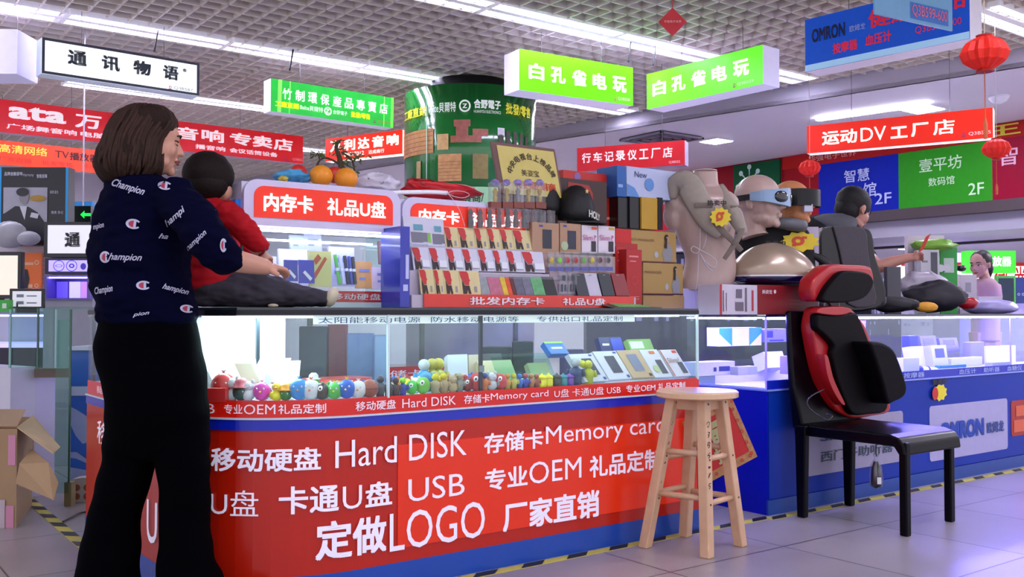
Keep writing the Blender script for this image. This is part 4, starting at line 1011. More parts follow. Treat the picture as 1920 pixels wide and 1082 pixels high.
bl = tag(obj('blue_plate', bm, M('1668c8', .4, emit=.1)), 'blue payment plate with a white square on the left end of the first showcase', 'sign')
bm = bm_new(); box(bm, 1.2035, 3.188, 1.264, 1.205, 3.232, 1.308); obj('white_square', bm, M('c8d4e4'), bl)
def pxbox(name, uL, uR, vT, vB, y, depth, mat, parent=None, lean=0, bevel=0, skew=0):
    """box whose front stands on plane y between two photo columns"""
    a = PY(uL, vB, y); b = PY(uR, vB, y); t = PY(uL, vT, y)
    f = Face((a.x, y, a.z), (b.x - a.x, 0, 0), (skew, lean, t.z - a.z), .0015)
    bm = bm_new(); fbox(bm, f, depth); return f, obj(name, bm, mat, parent, bevel=bevel)
# goods inside the first showcase
yy = 3.20
for k, (u0, u1, v0, v1, c_, lb) in enumerate(((500, 520, 480, 540, 'dfe2f4', 'white phone shaped pack'), (524, 578, 466, 540, 'e8ecff', 'tall white card holder'), (545, 572, 440, 470, 'a8b8a8', 'greenish printed card at the back'), (572, 604, 438, 470, 'aab4e8', 'blue patterned card at the back'),
                                           (618, 666, 462, 536, 'c8ccf0', 'lilac pen display card'), (668, 700, 490, 540, 'd8a060', 'orange and white bottle pack'), (700, 742, 500, 542, 'e0ccd8', 'stack of pale cards'), (712, 742, 452, 495, 'a86a70', 'pink round beads pack'))):
    y_ = yy + (.10 if v1 < 500 else .04 + .01 * (k % 2))
    f, o = pxbox('shown_card', u0, u1, v0, v1, y_, .012, M(c_, .4, var=.15, scale=30), lean=.01)
    tag(o, lb + ' inside the left countertop showcase', 'packaged goods')
    blocks(f, [(.2, .6, .6, .12), (.2, .3, .35, .1)], M('7a88c0', .4), o, 'printed_patch')
for k, (u0, u1, v0, v1, c_, lb) in enumerate(((534, 559, 487, 527, '1018a0', 'blue packet with a white memory stick, left of two'), (561, 590, 487, 531, '0c14b0', 'blue packet with a white memory stick, right of two'), (580, 622, 470, 537, 'c8c878', 'yellow packet with red memory sticks'))):
    f, o = pxbox('blister_packet', u0, u1, v0, v1, 3.175 if k < 2 else 3.19, .006, M(c_, .15, coat=.7), lean=.006)
    tag(o, lb + ' in the left countertop showcase', 'packet', 'packets in the showcase')
    bm = bm_new()
    if k < 2: f.poly(bm, [(.25, .45), (.38, .55), (.85, .22), (.72, .1)])
    else: f.poly(bm, [(.2, .75), (.4, .92), (.55, .8), (.3, .6)]); f.poly(bm, [(.15, .3), (.7, .85), (.8, .78), (.25, .2)])
    obj('memory_stick', bm, M('dfe0f0' if k < 2 else 'b04a28', .4), o)
for k, (u, c_) in enumerate(((628, '58b84a'), (637, 'c8ccf0'), (646, '26263c'), (654, '4050a0'), (661, '30303c'))):
    a = PY(u, 478 + k, 3.21); b = PY(u + 9 - k, 533, 3.19)
    p = thing('pen', ['green', 'pale lilac', 'black and white', 'blue', 'dark grey'][k] + ' pen leaning inside the left countertop showcase', 'pen', b, 'pens in the showcase')
    bm = bm_new(); tube(bm, [a, b], .007, 8); obj('barrel', bm, M(c_, .3), p); bm = bm_new(); tube(bm, [a + (b - a) * .45, a + (b - a) * .55], .0076, 8); obj('band', bm, M('e0e0f0', .3, metal=.5), p)
# things lying on the showcase roof
def orange(u, v, rp, y, lb, c_='e8901c'):
    c = PY(u, v, y); r_ = rp / FPX * (c - CAM).dot(FW); bm = bm_new(); ball(bm, c, r_, r_, r_ * .93, 18, 12)
    o = obj('orange_fruit', bm, M(c_, .45, var=.1, bump=.3, scale=120), smooth=True); tag(o, lb, 'fruit', 'round ornamental fruit on the showcase')
orange(602, 330, 22, 3.24, 'orange coloured ball like fruit, left of the two big ones on the white showcase')
orange(649, 335, 22, 3.22, 'orange coloured ball like fruit, right of the two big ones on the white showcase')
orange(627, 328, 17, 3.33, 'red ball behind the two orange fruits on the white showcase', 'c8321c')
orange(560, 323, 16, 3.36, 'small red ball behind the blue cloth on the white showcase', 'c82820')
bs = thing('bonsai', 'small bonsai branch with dark green leaves behind the oranges', 'plant', PY(625, 340, 3.40))
bm = bm_new(); T_ = lambda u, v: PY(u, v, 3.38)
tube(bm, [T_(585, 338), T_(592, 318), T_(600, 300), T_(615, 297), T_(640, 310), T_(655, 325)], [.006, .005, .004, .004, .005, .006], 6, 3)
tube(bm, [T_(640, 325), T_(638, 300), T_(630, 275), T_(640, 262)], [.012, .010, .007, .004], 6, 3); tube(bm, [T_(600, 300), T_(595, 285)], .003, 5); tube(bm, [T_(665, 325), T_(660, 300), T_(640, 285)], .004, 5, 3)
obj('branch', bm, M('4a3c28', .8, var=.3), bs)
random.seed(11); bm = bm_new()
for k in range(150):
    cu, cv, s_ = random.choice([(640, 285, 14), (655, 300, 16), (595, 292, 9), (668, 298, 11), (648, 312, 16), (632, 268, 7), (660, 330, 12)])
    c = T_(cu + random.gauss(0, s_ * .6), cv + random.gauss(0, s_ * .5)) + V((0, random.gauss(0, .02), 0)); a = V((random.uniform(-1, 1), random.uniform(-1, 1), random.uniform(-1, 1))).normalized() * .014; b = a.orthogonal().normalized() * .005
    bm.faces.new([bm.verts.new(q) for q in (c - a, c + b, c + a, c - b)])
obj('leaves', bm, M('4a5a2c', .6, var=.4), bs)
def crumple(name, u0, u1, v0, v1, y, dep, mat, lb, cat, seed=1, amp=.25, par=None, nx=14, smooth=True):
    """crumpled cloth or bag: noisy flattened blob filling the photo box"""
    a = PY(u0, v1, y); b = PY(u1, v0, y); c = (a + b) / 2; rx = (b.x - a.x) / 2; rz = (b.z - a.z) / 2
    bm = bm_new(); ball(bm, (0, 0, 0), 1, 1, 1, 28, 18)
    for v_ in bm.verts:
        n_ = noise.noise_vector(v_.co * 1.6 + V((seed, seed, 0))) * amp * 1.2 + noise.noise_vector(v_.co * 4.5 + V((seed, 0, 9))) * amp * .6
        q = v_.co * .92 + n_; v_.co = V((c.x + q.x * rx, c.y + dep / 2 + q.y * dep / 2, max(c.z + q.z * rz, a.z)))
    o = obj(name, bm, mat, par, smooth=smooth)
    if lb: tag(o, lb, cat)
    return o
crumple('cloth', 528, 592, 317, 339, 3.22, .10, M('4a9ac8', .8, var=.15), 'crumpled blue cloth on top of the left showcase', 'cloth', 3)
crumple('cloth', 528, 545, 329, 341, 3.21, .05, M('c8b048', .8), 'small yellow cloth beside the blue cloth on the left showcase', 'cloth', 5)
crumple('plastic_bag', 690, 765, 322, 362, 3.20, .16, M('d4cede', .4, var=.05), 'crumpled white plastic bag on top of the second showcase', 'bag', 7, .3)
crumple('plastic_bag', 762, 912, 343, 372, 3.24, .14, M('c01420', .4, var=.2), 'crumpled red plastic bag on top of the second showcase', 'bag', 2, .3)
bm = bm_new(); tube(bm, [PY(700, 362, 3.17), PY(800, 360, 3.17), PY(838, 362, 3.17)], .009, 6, 3); tag(obj('white_tube', bm, WHITE, smooth=True), 'rolled white plastic edge lying on the second showcase', 'roll')
bm = bm_new(); tube(bm, [PY(*p, 3.155) for p in ((838, 362), (852, 358), (872, 360), (880, 366), (868, 371), (850, 368), (840, 363), (850, 375), (862, 395), (872, 425))], .0012, 5, 4)
tag(obj('string', bm, M('e0d4dc')), 'loop of thin white string hanging over the red sign of the second showcase', 'string')

# ================================================================ stepped rack of memory cards
rk = thing('stepped_rack', 'stepped white display rack with red front strip reading 批发内存卡 礼品U盘', 'rack', PY(960, 575, 3.06)); rk.location.z = TOPZ
xl, xr = PY(772, 560, 3.02).x, PY(1192, 560, 3.02).x
ys = (3.035, 3.085, 3.135); zs_ = (PY(800, 553, 3.02).z, PY(800, 508, 3.085).z, PY(800, 462, 3.135).z)
bm = bm_new()
box(bm, xl, 3.02, TOPZ, xr, 3.062, zs_[0]); box(bm, xl, 3.062, TOPZ, PY(1025, 500, 3.08).x, 3.112, zs_[1]); box(bm, xl, 3.112, TOPZ, PY(997, 470, 3.12).x, 3.16, zs_[2]); obj('steps', bm, M('b8b0c0', .4), rk)
f, o = pxbox('front_strip', 795, 1189, 551, 576, 3.012, .006, M('d42a18', .3, coat=.3), rk)
letters(f, [('批发内存卡', .19, .2, .34, .62, .02), ('礼品U盘', .62, .2, .22, .62, .02)], M('e8d8e0'), o)
f, o = pxbox('blue_side', 750, 768, 424, 576, 3.02, .14, M('1424a0', .3, coat=.5), rk)
blocks(f, [(.55, .35, .35, .3), (.3, .2, .5, .08)], M('b8c0e8'), o, 'white_print')
YB = M('cdbf8a', .4, var=.06); WB = M('c6c6d6', .4, var=.06); RP = M('b81c20', .4, var=.1); DK = M('2a1414', .5); PB = M('d8dce4', .25, coat=.5)
def card(uL, uR, vT, vB, y, kind, lb):
    f, o = pxbox('memory_card_pack', uL, uR, vT, vB, y, .004, YB if kind == 'y' else WB, lean=.02)
    tag(o, lb, 'memory card pack', {'y': 'yellow memory card packs on the rack', 'w': 'white memory card packs on the rack', 'p': 'pale memory card packs on the rack'}[kind])
    if kind == 'p':
        bm = bm_new(); f.rect(bm, .28, .05, .5, .38); f.rect(bm, .78, .08, .2, .34); obj('card_window', bm, M('70707e', .3), o)
        bm = bm_new(); f.rect(bm, .42, .5, .4, .22); obj('blue_print', bm, M('5a98a8'), o); bm = bm_new(); f.rect(bm, .0, .1, .18, .35); obj('green_print', bm, M('7ab848'), o)
        return o
    bm = bm_new(); f.poly(bm, [(.02, .97), (.38, .97), (.46, .86), (.47, .66), (.52, .58), (.46, .54), (.44, .40), (.26, .38), (.14, .55), (.06, .72)]); obj('red_portrait', bm, RP, o)
    bm = bm_new(); f.poly(bm, [(.10, .58), (.22, .36), (.44, .37), (.50, .02), (.38, .02), (.34, .2), (.28, .02), (.10, .02)], 1.5); obj('dark_print', bm, DK, o)
    if kind == 'w':
        bm = bm_new(); quadbox(bm, f.p(.50, .12, 1), f.a * .44, f.b * .30, f.n * .006); obj('blister', bm, PB, o)
    else:
        bm = bm_new(); f.rect(bm, .68, .10, .14, .24); obj('card_chip', bm, M('8a8a8c', .4), o)
    return o
def pos(i, n): return ('first', 'second', 'third', 'fourth', 'fifth', 'sixth', 'seventh', 'eighth')[i] + ' from the left'
us = [836, 862, 893, 917, 941, 965, 1000]
for i in range(6): card(us[i], us[i + 1] - .5 if i < 5 else 999, 424 + i * 1.2, 464 + i * .8, 3.125, 'y', 'yellow memory card pack in the top row, ' + pos(i, 6))
card(760, 803, 404, 456, 3.13, 'p', 'pale memory card pack in the top row, left of two'); card(803, 836, 408, 460, 3.13, 'p', 'pale memory card pack in the top row, right of two')
us = [776, 808, 840, 870, 900, 928, 953, 982, 1023]
for i in range(8): card(us[i], us[i + 1] - .5, 462 + i * 1.2, 506 + i * .6, 3.075, 'w', 'white memory card pack in the middle row, ' + pos(i, 8))
us = [790, 817, 835, 865, 903]
for i in range(4): card(us[i], us[i + 1] - .5, 504 + i, 552, 3.03, 'y', 'yellow memory card pack in the bottom row, ' + pos(i, 4))
# patterned phone shells
for k, (u0, u1, c_, nm) in enumerate(((904, 921, '8a9094', 'grey'), (921, 945, 'b06078', 'pink patterned'), (945, 955, 'd0b028', 'yellow'), (955, 963, 'd0401c', 'orange'), (963, 970, '5a1418', 'dark red'), (970, 986, '5c5c6e', 'grey flowered'), (986, 1002, '6a6a7c', 'grey leaf patterned'), (1002, 1024, '5aa068', 'green and white'), (1024, 1046, '1a1a20', 'black'))):
    f, o = pxbox('card_shaped_stick', u0, u1 - .5, 519, 553, 3.032, .004, M(c_, .3, var=.4, scale=60), lean=.015, skew=-.012)
    tag(o, nm + ' card shaped memory stick leaning in the bottom row of the rack', 'memory stick', 'card shaped sticks on the rack')
f, o = pxbox('clear_tray', 900, 1050, 514, 521, 3.045, .02, PLAS, rk)
# clear tubes with figures
for k, u in enumerate((878, 896, 914, 931, 948, 963, 979, 994, 1009, 1026)):
    y = 3.135; a = PY(u, 428, y); b = PY(u + 15, 388 + k * .8, y)
    t = thing('clear_gift_box', 'clear gift box with a dark figure, ' + ('number %s in the row above the yellow packs' % ('one two three four five six seven eight nine ten'.split()[k])), 'gift box', ((a.x + b.x) / 2, y, a.z), 'clear gift boxes above the rack')
    bm = bm_new(); box(bm, a.x, y, a.z, b.x, y + .026, b.z); obj('clear_case', bm, PLAS, t)
    cxm = (a.x + b.x) / 2; bm = bm_new(); lathe(bm, (cxm, y + .012, a.z + .004), [(.010, 0), (.013, .02), (.008, .05), (.011, .06), (.004, .075)], 8); obj('figure', bm, M(('30343c', '4a2a2a', '3a4048', '503038')[k % 4], .4, var=.3), t)
    bm = bm_new(); box(bm, a.x + .002, y + .022, a.z + .002, b.x - .002, y + .025, b.z - .004); obj('pink_backing', bm, M('a08a98', .5, var=.3, scale=60), t)
for k, u in enumerate((921, 943, 964, 984, 1005)):
    y = 3.137; a = PY(u, 390, y); b = PY(u + 20, 338, y); m = PY(u, 378, y).z
    t = thing('gold_gift_pack', 'gift pack with a golden figure under a violet ribbon, ' + pos(k, 5), 'gift pack', ((a.x + b.x) / 2, y, a.z), 'gold figure packs over the rack')
    bm = bm_new(); box(bm, a.x, y, a.z, b.x - .002, y + .024, m); obj('box_base', bm, M('7a3a2c', .4, var=.3), t)
    bm = bm_new(); box(bm, a.x, y + .002, m, b.x - .003, y + .022, b.z - .012); obj('clear_case', bm, PLAS, t)
    bm = bm_new(); lathe(bm, ((a.x + b.x) / 2, y + .011, m), [(.006, 0), (.010, .018), (.006, .028), (.011, .045), (.004, .058)], 8); obj('figure', bm, M('c8a848' if k != 2 else '9a98a4', .3, metal=.5), t)
    o = None; bm = bm_new(); ball(bm, ((a.x + b.x) / 2, y + .01, b.z - .01), .02, .012, .014, 8, 5)
    for v_ in bm.verts: v_.co += noise.noise_vector(v_.co * 90) * .006
    obj('violet_ribbon', bm, M('8a78b8', .5, var=.5, scale=90), t)
# risers hidden behind the rack that carry the upper packs
bm = bm_new(); a = PY(876, 428, 3.15); b = PY(1046, 428, 3.15); box(bm, a.x, 3.14, TOPZ + .0, PY(1030, 428, 3.15).x, 3.169, 1.0); bm.free()
# phone power bank boxes
def ware(name, uL, uR, vT, vB, y, dep, col, lb, cat, prints=(), grp=None, rough=.45, **k):
    f, o = pxbox(name, uL, uR, vT, vB, y, dep, M(col, rough, var=.04), **k); tag(o, lb, cat, grp)
    for nm, rc_, c_ in prints: blocks(f, rc_, M(c_, .4), o, nm)
    return f, o
ZR = None
ware('product_box', 1148, 1196, 455, 576, 3.19, .12, 'a81c1c', 'plain red carton standing behind the phone boxes', 'box', bevel=.002)
bm = bm_new(); a = PY(998, 474, 3.12); b = PY(1152, 474, 3.12); box(bm, a.x, 3.115, TOPZ, b.x, 3.185, a.z - .001); tag(obj('riser', bm, M('b09088', .5)), 'low riser shelf carrying the phone power bank boxes', 'riser')
g = 'phone power bank boxes on the rack'
ware('phone_box', 998, 1048, 416, 474, 3.125, .05, 'a88468', 'kraft phone box with a black phone picture, left of two', 'box', (('phone_picture', [(.38, .16, .34, .62)], '2a2c38'), ('badge', [(.25, .86, .14, .06)], '2848a0')), g)
f, o = ware('phone_box', 1050, 1089, 418, 474, 3.125, .05, 'a88468', 'kraft phone box with a green round sticker, right of two', 'box', (('phone_picture', [(.36, .14, .40, .62)], '2a2c40'), ('badge', [(.15, .88, .16, .06)], '2848a0')), g)
bm = bm_new(); f.disc(bm, .2, .24, .17, k=2); obj('round_sticker', bm, M('a8b890'), o)
for k, (u0, u1, c_) in enumerate(((1091, 1120, 'a05030'), (1122, 1153, 'a08028'))):
    f, o = ware('slim_box', u0, u1, 422 + k, 474, 3.125, .05, 'd6ccd8', 'white slim phone box with pink lettering, %s of two' % ('left', 'right')[k], 'box', (('phone_picture', [(.6, .06, .3, .38)], '2a2430'), ('badge', [(.62, .86, .34, .1)], ('e05a30', 'b8a040')[k])), g)
    letters(f, [('Slim', .04, .46, .62, .2, .005), ('?', .74, .46, .16, .2, .005)], M('c06a98'), o)
for k in range(8):
    u0 = 1028 + k * 15.3; f, o = pxbox('key_ring_pack', u0, u0 + 14.5, 472, 509, 3.085, .012, PLAS)
    tag(o, 'clear pack with a rubber figure, %s under the phone boxes' % pos(k, 8), 'key ring pack', 'key ring packs on the rack')
    c_ = ('c8b030', '78c838', 'b83048', 'a82030', '60a838', 'c8b838', '5a3040', '3c4250')[k]
    bm = bm_new(); ball(bm, f.p(.5, .58, -3), .012, .006, .014, 10, 6); obj('rubber_figure', bm, M(c_, .5), o); blocks(f, [(.05, .04, .9, .2)], M('5058a0', .4), o, 'blue_label')
bm = bm_new(); a = PY(1026, 509, 3.08); b = PY(1152, 509, 3.08); box(bm, a.x, 3.064, TOPZ, b.x, 3.112, a.z - .001); tag(obj('riser', bm, M('9a8890', .5)), 'lower riser shelf carrying the key ring packs', 'riser')
for k in range(2):
    f, o = pxbox('blister_pack', 1049 + 17 * k, 1065 + 17 * k, 510, 551, 3.05, .012, PLAS); tag(o, 'clear blister pack with dark metal sticks, %s of two beside the power banks' % ('left', 'right')[k], 'blister pack', 'blister packs')
    blocks(f, [(.2, .1, .2, .35), (.55, .12, .2, .3), (.3, .6, .4, .25)], M('3a4050', .4), o, 'dark_stick')
for k, (u0, u1, c_, nm) in enumerate(((1084, 1106, '1c2430', 'black'), (1106, 1129, 'b8b4c4', 'silver white'), (1131, 1154, '16202c', 'blackish blue'), (1156, 1181, '80101c', 'dark red'))):
    f, o = pxbox('power_bank', u0, u1, 512, 555, 3.04, .01, M(c_, .25, coat=.3, var=.03), lean=.02, skew=-.014, bevel=.002)
    tag(o, nm + ' flat power bank leaning at the right end of the rack', 'power bank', 'power banks on the rack'); blocks(f, [(.35, .9, .2, .03)], M('8890a0'), o, 'logo_mark')
# red, gold, blue boxes stacked at the right end of the counter
def carton(u0, u1, v0, v1, y, dep, col, lb, prints=(), **k): return ware('product_box', u0, u1, v0, v1, y, dep, col, lb, 'box', prints, bevel=.0015, **k)
carton(1155, 1174, 462, 553, 3.13, .05, 'b02424', 'narrow red carton right of the key ring packs', (('pale_print', [(.15, .86, .5, .03), (.15, .7, .4, .02)], 'd88880'),))
f, o = carton(1175, 1204, 467, 574, 3.08, .06, 'a81a1a', 'tall narrow red carton in front of the gold massager boxes', (('pale_print', [(.15, .86, .6, .03), (.2, .78, .4, .02), (.2, .12, .6, .01), (.2, .16, .6, .01)], 'd88080'),))
bm = bm_new(); f.disc(bm, .5, .45, .2, r0=.9); obj('round_emblem', bm, M('c04a40'), o)
carton(1154, 1184, 428, 462, 3.2, .08, 'c01414', 'plain bright red box above the narrow red cartons')
yg = 3.24
for k, (u0, u1, v0, v1, lb) in enumerate(((1206, 1283, 554, 580, 'gold massager box at the bottom of the stack'), (1206, 1281, 492, 552, 'gold massager box in the middle of the stack'), (1176, 1268, 430, 490, 'gold massager box at the top of the stack'))):
    f, o = carton(u0, u1, v0, v1, yg, .10, 'a8894a', lb, (('dark_edge', [(0, 0, 1, .035)], '5a1a24'),), grp='gold massager boxes')
    w_ = 1 if k else .82
    if k: letters(f, [(('MASSAGER', 'BEST MASSAGER')[k - 1], .03 if k == 1 else .04, .66, .42 if k == 1 else .5, .08, 0)], M('7a4a30'), o)
    X0 = .70 if k else .78
    if k:
        bm = bm_new(); f.poly(bm, [(X0 + .04, .05), (X0 + .20, .05), (X0 + .22, .35), (X0 + .16, .62), (X0 + .08, .60), (X0, .30)]); obj('model_picture', bm, M('8a8a8c'), o)
        bm = bm_new(); f.disc(bm, X0 + .11, .76, .035, .09, 2); obj('face_picture', bm, M('b08a78'), o); bm = bm_new(); f.disc(bm, X0 + .09, .80, .045, .12, 1.5); f.poly(bm, [(X0 + .06, .8), (X0 + .1, .8), (X0 + .09, .45), (X0 + .04, .5)], 3); obj('hair_picture', bm, M('2a1a18'), o)
        bm = bm_new(); f.disc(bm, X0 - .12, .25, .04, .10); obj('small_picture', bm, M('a8b0b8'), o)
carton(1159, 1180, 369, 427, 3.28, .08, '08080c', 'black upright box left of the yellow box', (), rough=.3)
carton(1181, 1202, 369, 428, 3.27, .08, '0a0a10', 'black upright box touching the yellow box', (), rough=.3)
carton(1203, 1233, 369, 429, 3.26, .08, 'b89028', 'yellow upright box under the blue and white box')
carton(1234, 1243, 370, 430, 3.26, .08, '18161c', 'thin black box right of the yellow box')
f, o = carton(1175, 1288, 311, 368, 3.27, .14, 'b4bedc', 'white and light blue box with the word New on top of the stack', ())
letters(f, [('New', .12, .66, .2, .2, .0)], M('2a3a6a'), o)
bm = bm_new(); f.disc(bm, .36, .46, .075, k=2); f.poly(bm, [(0, 0), (.2, 0), (.12, .3), (0, .42)], 2); f.poly(bm, [(.7, 0), (1, 0), (1, .7), (.9, .4)], 2); obj('blue_shape', bm, M('5a8ac8'), o)
carton(1157, 1174.5, 310, 368, 3.27, .14, '1a5aa0', 'deep blue end of the box stack left of the word New', (('pale_print', [(.1, .3, .5, .1)], '88a8d8'),))
f, o = carton(1056, 1172, 318, 420, 3.34, .10, 'c0281c', 'large bright red gift box behind the black cap', (('pale_print', [(.62, .80, .22, .02), (.62, .14, .3, .05)], 'e8a898'),))
bm = bm_new(); f.disc(bm, .22, .9, .05); obj('round_emblem', bm, M('8a6aa8'), o)
f, o = carton(1046, 1138, 332, 430, 3.285, .05, '3a2420', 'dark brown and red gift box with a rounded edge behind the black cap', ())
bm = bm_new(); f.poly(bm, [(.2, .04), (.78, .04), (.72, .2), (.70, .75), (.62, .90), (.2, .93)]); obj('red_front', bm, M('a01818', .35), o); blocks(f, [(.28, .74, .1, .06)], M('c87828'), o, 'gold_logo', 2)
# hidden supports for the stack
bm = bm_new(); a = PY(1046, 430, 3.28); b = PY(1172, 430, 3.28); box(bm, a.x, 3.285, TOPZ, b.x, 3.40, 1.24); tag(obj('product_box', bm, M('7a5a50', .5)), 'brown carton under the gift boxes, mostly hidden by the phone boxes', 'box')
# caps
def cap(u, v, wp, hp, y, lb, word):
    c = PY(u, v + hp / 2, y); s_ = (c - CAM).dot(FW) / FPX; R_ = wp / 2 * s_; H_ = hp * s_
    r = thing('baseball_cap', lb, 'cap', c); m = M('08080a', .6, var=.2, scale=60, bump=.3)
    bm = bm_new(); lathe(bm, c, [(R_ * .92, 0), (R_ * .97, H_ * .25), (R_ * .9, H_ * .5), (R_ * .68, H_ * .8), (R_ * .3, H_ * .97), (.004, H_)], 20)
    obj('crown', bm, m, r, smooth=True)
    if word:
        bm = bm_new(); A_ = [c + V((cos(t) * R_ * .9, -abs(sin(t)) * R_ * .6, .012)) for t in [pi * k / 10 for k in range(11)]]; B_ = [c + V((cos(t) * R_ * 1.15 + .015, -abs(sin(t)) * R_ * 1.2 - .03, -.010)) for t in [pi * k / 10 for k in range(11)]]
        prism_pts = A_ + B_[::-1]; prism(bm, prism_pts, (0, 0, .006)); obj('visor', bm, m, r)
        bm = bm_new(); n = 0; st_ = c + V((-.01, -R_ * .92, H_ * .78)); pts = []
        for k in range(10):
            rr = .012 if k % 2 == 0 else .005; pts.append(st_ + V((rr * sin(pi * k / 5), -.004, rr * cos(pi * k / 5))))
        prism(bm, pts, (0, .003, 0)); obj('gold_star', bm, M('c8b070', .3, metal=.5), r)
        bm = bm_new(); put_text(bm, word, 0, 0, 0, .03, 0, lambda x, y_: c + V((-R_ * .05 + x * R_ * 1.0, -R_ * 1.02 + x * x * .03, H_ * .10 + y_ * H_ * .2 - x * .014))); obj('lettering', bm, M('d0d0c8'), r)
bm = bm_new(); box(bm, PY(1040, 420, 3.21).x, 3.19, TOPZ, PY(1120, 420, 3.21).x, 3.28, PY(1080, 417, 3.21).z); tag(obj('product_box', bm, M('604840', .5)), 'brown carton under the black cap, hidden by the phone boxes', 'box')
cap(1080, 382, 76, 70, 3.23, 'black baseball cap with a gold star and white letters on the phone boxes', 'HOLY')
cap(1024, 372, 60, 62, 3.30, 'plain black cap behind the gold gift packs', None)
# yellow plaque
p0, p1, p2 = PY(932, 360, 3.27), PY(1056, 360, 3.27), PY(920, 265, 3.27)
q0, q1 = PY(921, 265, 3.27), PY(1046, 283, 3.27); e0 = PY(938, 362, 3.25); e1 = PY(1056, 372, 3.25)
f = Face(e0, e1 - e0, q0 - e0, .0015)
r = thing('award_plaque', 'yellow plaque in a brown frame with curved black writing behind the gift packs', 'plaque', e0)
bm = bm_new(); fbox(bm, f, .012); fr = obj('frame', bm, M('6a4640', .4), r)
blocks(f, [(.07, 0, .90, .94)], M('c8b85c', .3, coat=.3), fr, 'yellow_sheet')
bm = bm_new(); s_ = '中央电视台上榜品牌'
for k, ch in enumerate(s_):
    t = radians(160 - k * 17.5); x, y = .55 + .36 * cos(t), .32 + .46 * sin(t); a_ = t - pi / 2
    ex = f.ua * cos(a_) + f.ub * sin(a_); ey = -f.ua * sin(a_) + f.ub * cos(a_); s2 = f.w * .085
    put_text(bm, ch, f.p(x, y, 2) - ex * s2 / 2 - ey * s2 / 2, ex * s2, ey * s2, .02)
f.text(bm, '美姿宝', .38, .38, .28, .13, .005); obj('lettering', bm, M('3a3018'), fr)
letters(f, [('特约经销商', .24, .12, .66, .16, .03)], M('c83c20'), fr, 'red_lettering')
bm = bm_new(); box(bm, e0.x, 3.262, 1.24, e1.x, 3.30, e0.z + .01); tag(obj('product_box', bm, M('5a4a48', .5)), 'dark carton holding up the yellow plaque behind the gift packs', 'box')
# catalogue lying at the counter edge
mg = thing('magazine', 'open catalogue with a green cover patch lying at the right end of the rack strip', 'magazine', PY(1190, 577, 3.0)); mg.location.z = TOPZ
bm = bm_new(); a = PY(1140, 576, 3.0); b = PY(1238, 576, 2.97); prism(bm, [V((a.x, 2.96, TOPZ)), V((b.x, 2.96, TOPZ)), V((b.x, 3.01, TOPZ + .004)), V((a.x - .03, 3.01, TOPZ + .014))], (0, 0, .004)); obj('pages', bm, M('3a4a48', .3), mg)
bm = bm_new(); prism(bm, [V((a.x + .03, 2.97, TOPZ + .006)), V((b.x - .06, 2.97, TOPZ + .006)), V((b.x - .09, 3.005, TOPZ + .016)), V((a.x + .01, 3.005, TOPZ + .02))], (0, 0, .002)); obj('green_patch', bm, M('6aa860', .4), mg)
# ================================================================ things shown inside the glass of the red counter
SH = .655
def inbox(uL, uR, vT, vB, y, col, lb, prints=(), lean=.05, skew=0, nm='phone_box', dep=.028, grp=None):
    a = PY(uL, vB, y); b = PY(uR, vB, y); t = PY(uL, vT, y + lean); z0 = max(a.z, SH)
    f = Face((a.x, y, z0), (b.x - a.x, 0, 0), (skew, lean, t.z - z0), .0015); bm = bm_new(); fbox(bm, f, dep)
    o = tag(obj(nm, bm, M(col, .4, var=.04), bevel=.0015), lb, 'box', grp)
    for n_, rc_, c_ in prints: blocks(f, rc_, M(c_, .4), o, n_)
    return f, o
g = 'phone power bank boxes inside the red counter'
DP = lambda x=.38: ('phone_picture', [(x, .22, .42, .60)], '4a4e5c')
inbox(1098, 1142, 663, 716, 2.985, 'd0d6e4', 'white phone box with a grey phone picture, leftmost of the leaning row', (DP(), ('badge', [(.78, .9, .14, .06), (.82, .04, .12, .1)], '3a5a9a')), skew=-.05, grp=g)
inbox(1143, 1186, 658, 712, 2.985, 'd6dae6', 'white phone box with a grey phone picture, second of the leaning row', (DP(.34), ('badge', [(.8, .9, .14, .06), (.82, .04, .12, .1)], '3a5a9a')), skew=-.05, grp=g)
inbox(1187, 1228, 656, 709, 2.985, 'c4ab86', 'kraft phone box with a grey blue phone picture in the leaning row', (('phone_picture', [(.30, .24, .44, .60)], '8088a0'), ('badge', [(.8, .04, .14, .1)], '4a4030')), skew=-.05, grp=g)
f, o = inbox(1229, 1262, 655, 708, 2.985, 'd8dae2', 'white phone box with a green round sticker in the leaning row', (('phone_picture', [(.52, .12, .34, .50)], '50525c'), ('badge', [(.45, .84, .3, .1)], 'd8783a')), skew=-.05, grp=g)
bm = bm_new(); f.disc(bm, .34, .3, .17, k=2); obj('round_sticker', bm, M('b8c890'), o)
f, o = inbox(1266, 1297, 655, 706, 2.985, 'dcd8e0', 'white slim box with an orange side, rightmost of the leaning row', (('phone_picture', [(.6, .1, .3, .42)], '4a4c58'), ('badge', [(.66, .86, .26, .1)], 'e0522c'), ('orange_side', [(0, 0, .05, 1)], 'c8602c')), skew=-.05, grp=g)
letters(f, [('Slim?', .1, .50, .7, .18, .005)], M('b08a80'), o)
inbox(1130, 1172, 632, 665, 3.10, '10205c', 'dark blue solid state drive box lying over the phone boxes', (('blue_print', [(.5, .1, .5, .8)], '1438b0'), ('white_print', [(.1, .5, .3, .12)], 'd8d8f0')), nm='drive_box', lean=.03)
inbox(1184, 1228, 636, 660, 3.12, '8ab868', 'green and white drive box behind the leaning row', (('white_print', [(.05, .25, .55, .55)], 'd8e4d8'),), nm='drive_box', lean=.03)
inbox(1034, 1068, 641, 664, 3.05, '1a66b8', 'bright blue card on a small stand', (('green_edge', [(0, .85, 1, .15)], '8ac060'), ('white_print', [(.2, .4, .6, .15)], 'd8e8f8')), nm='blue_card', lean=.04, skew=-.01)
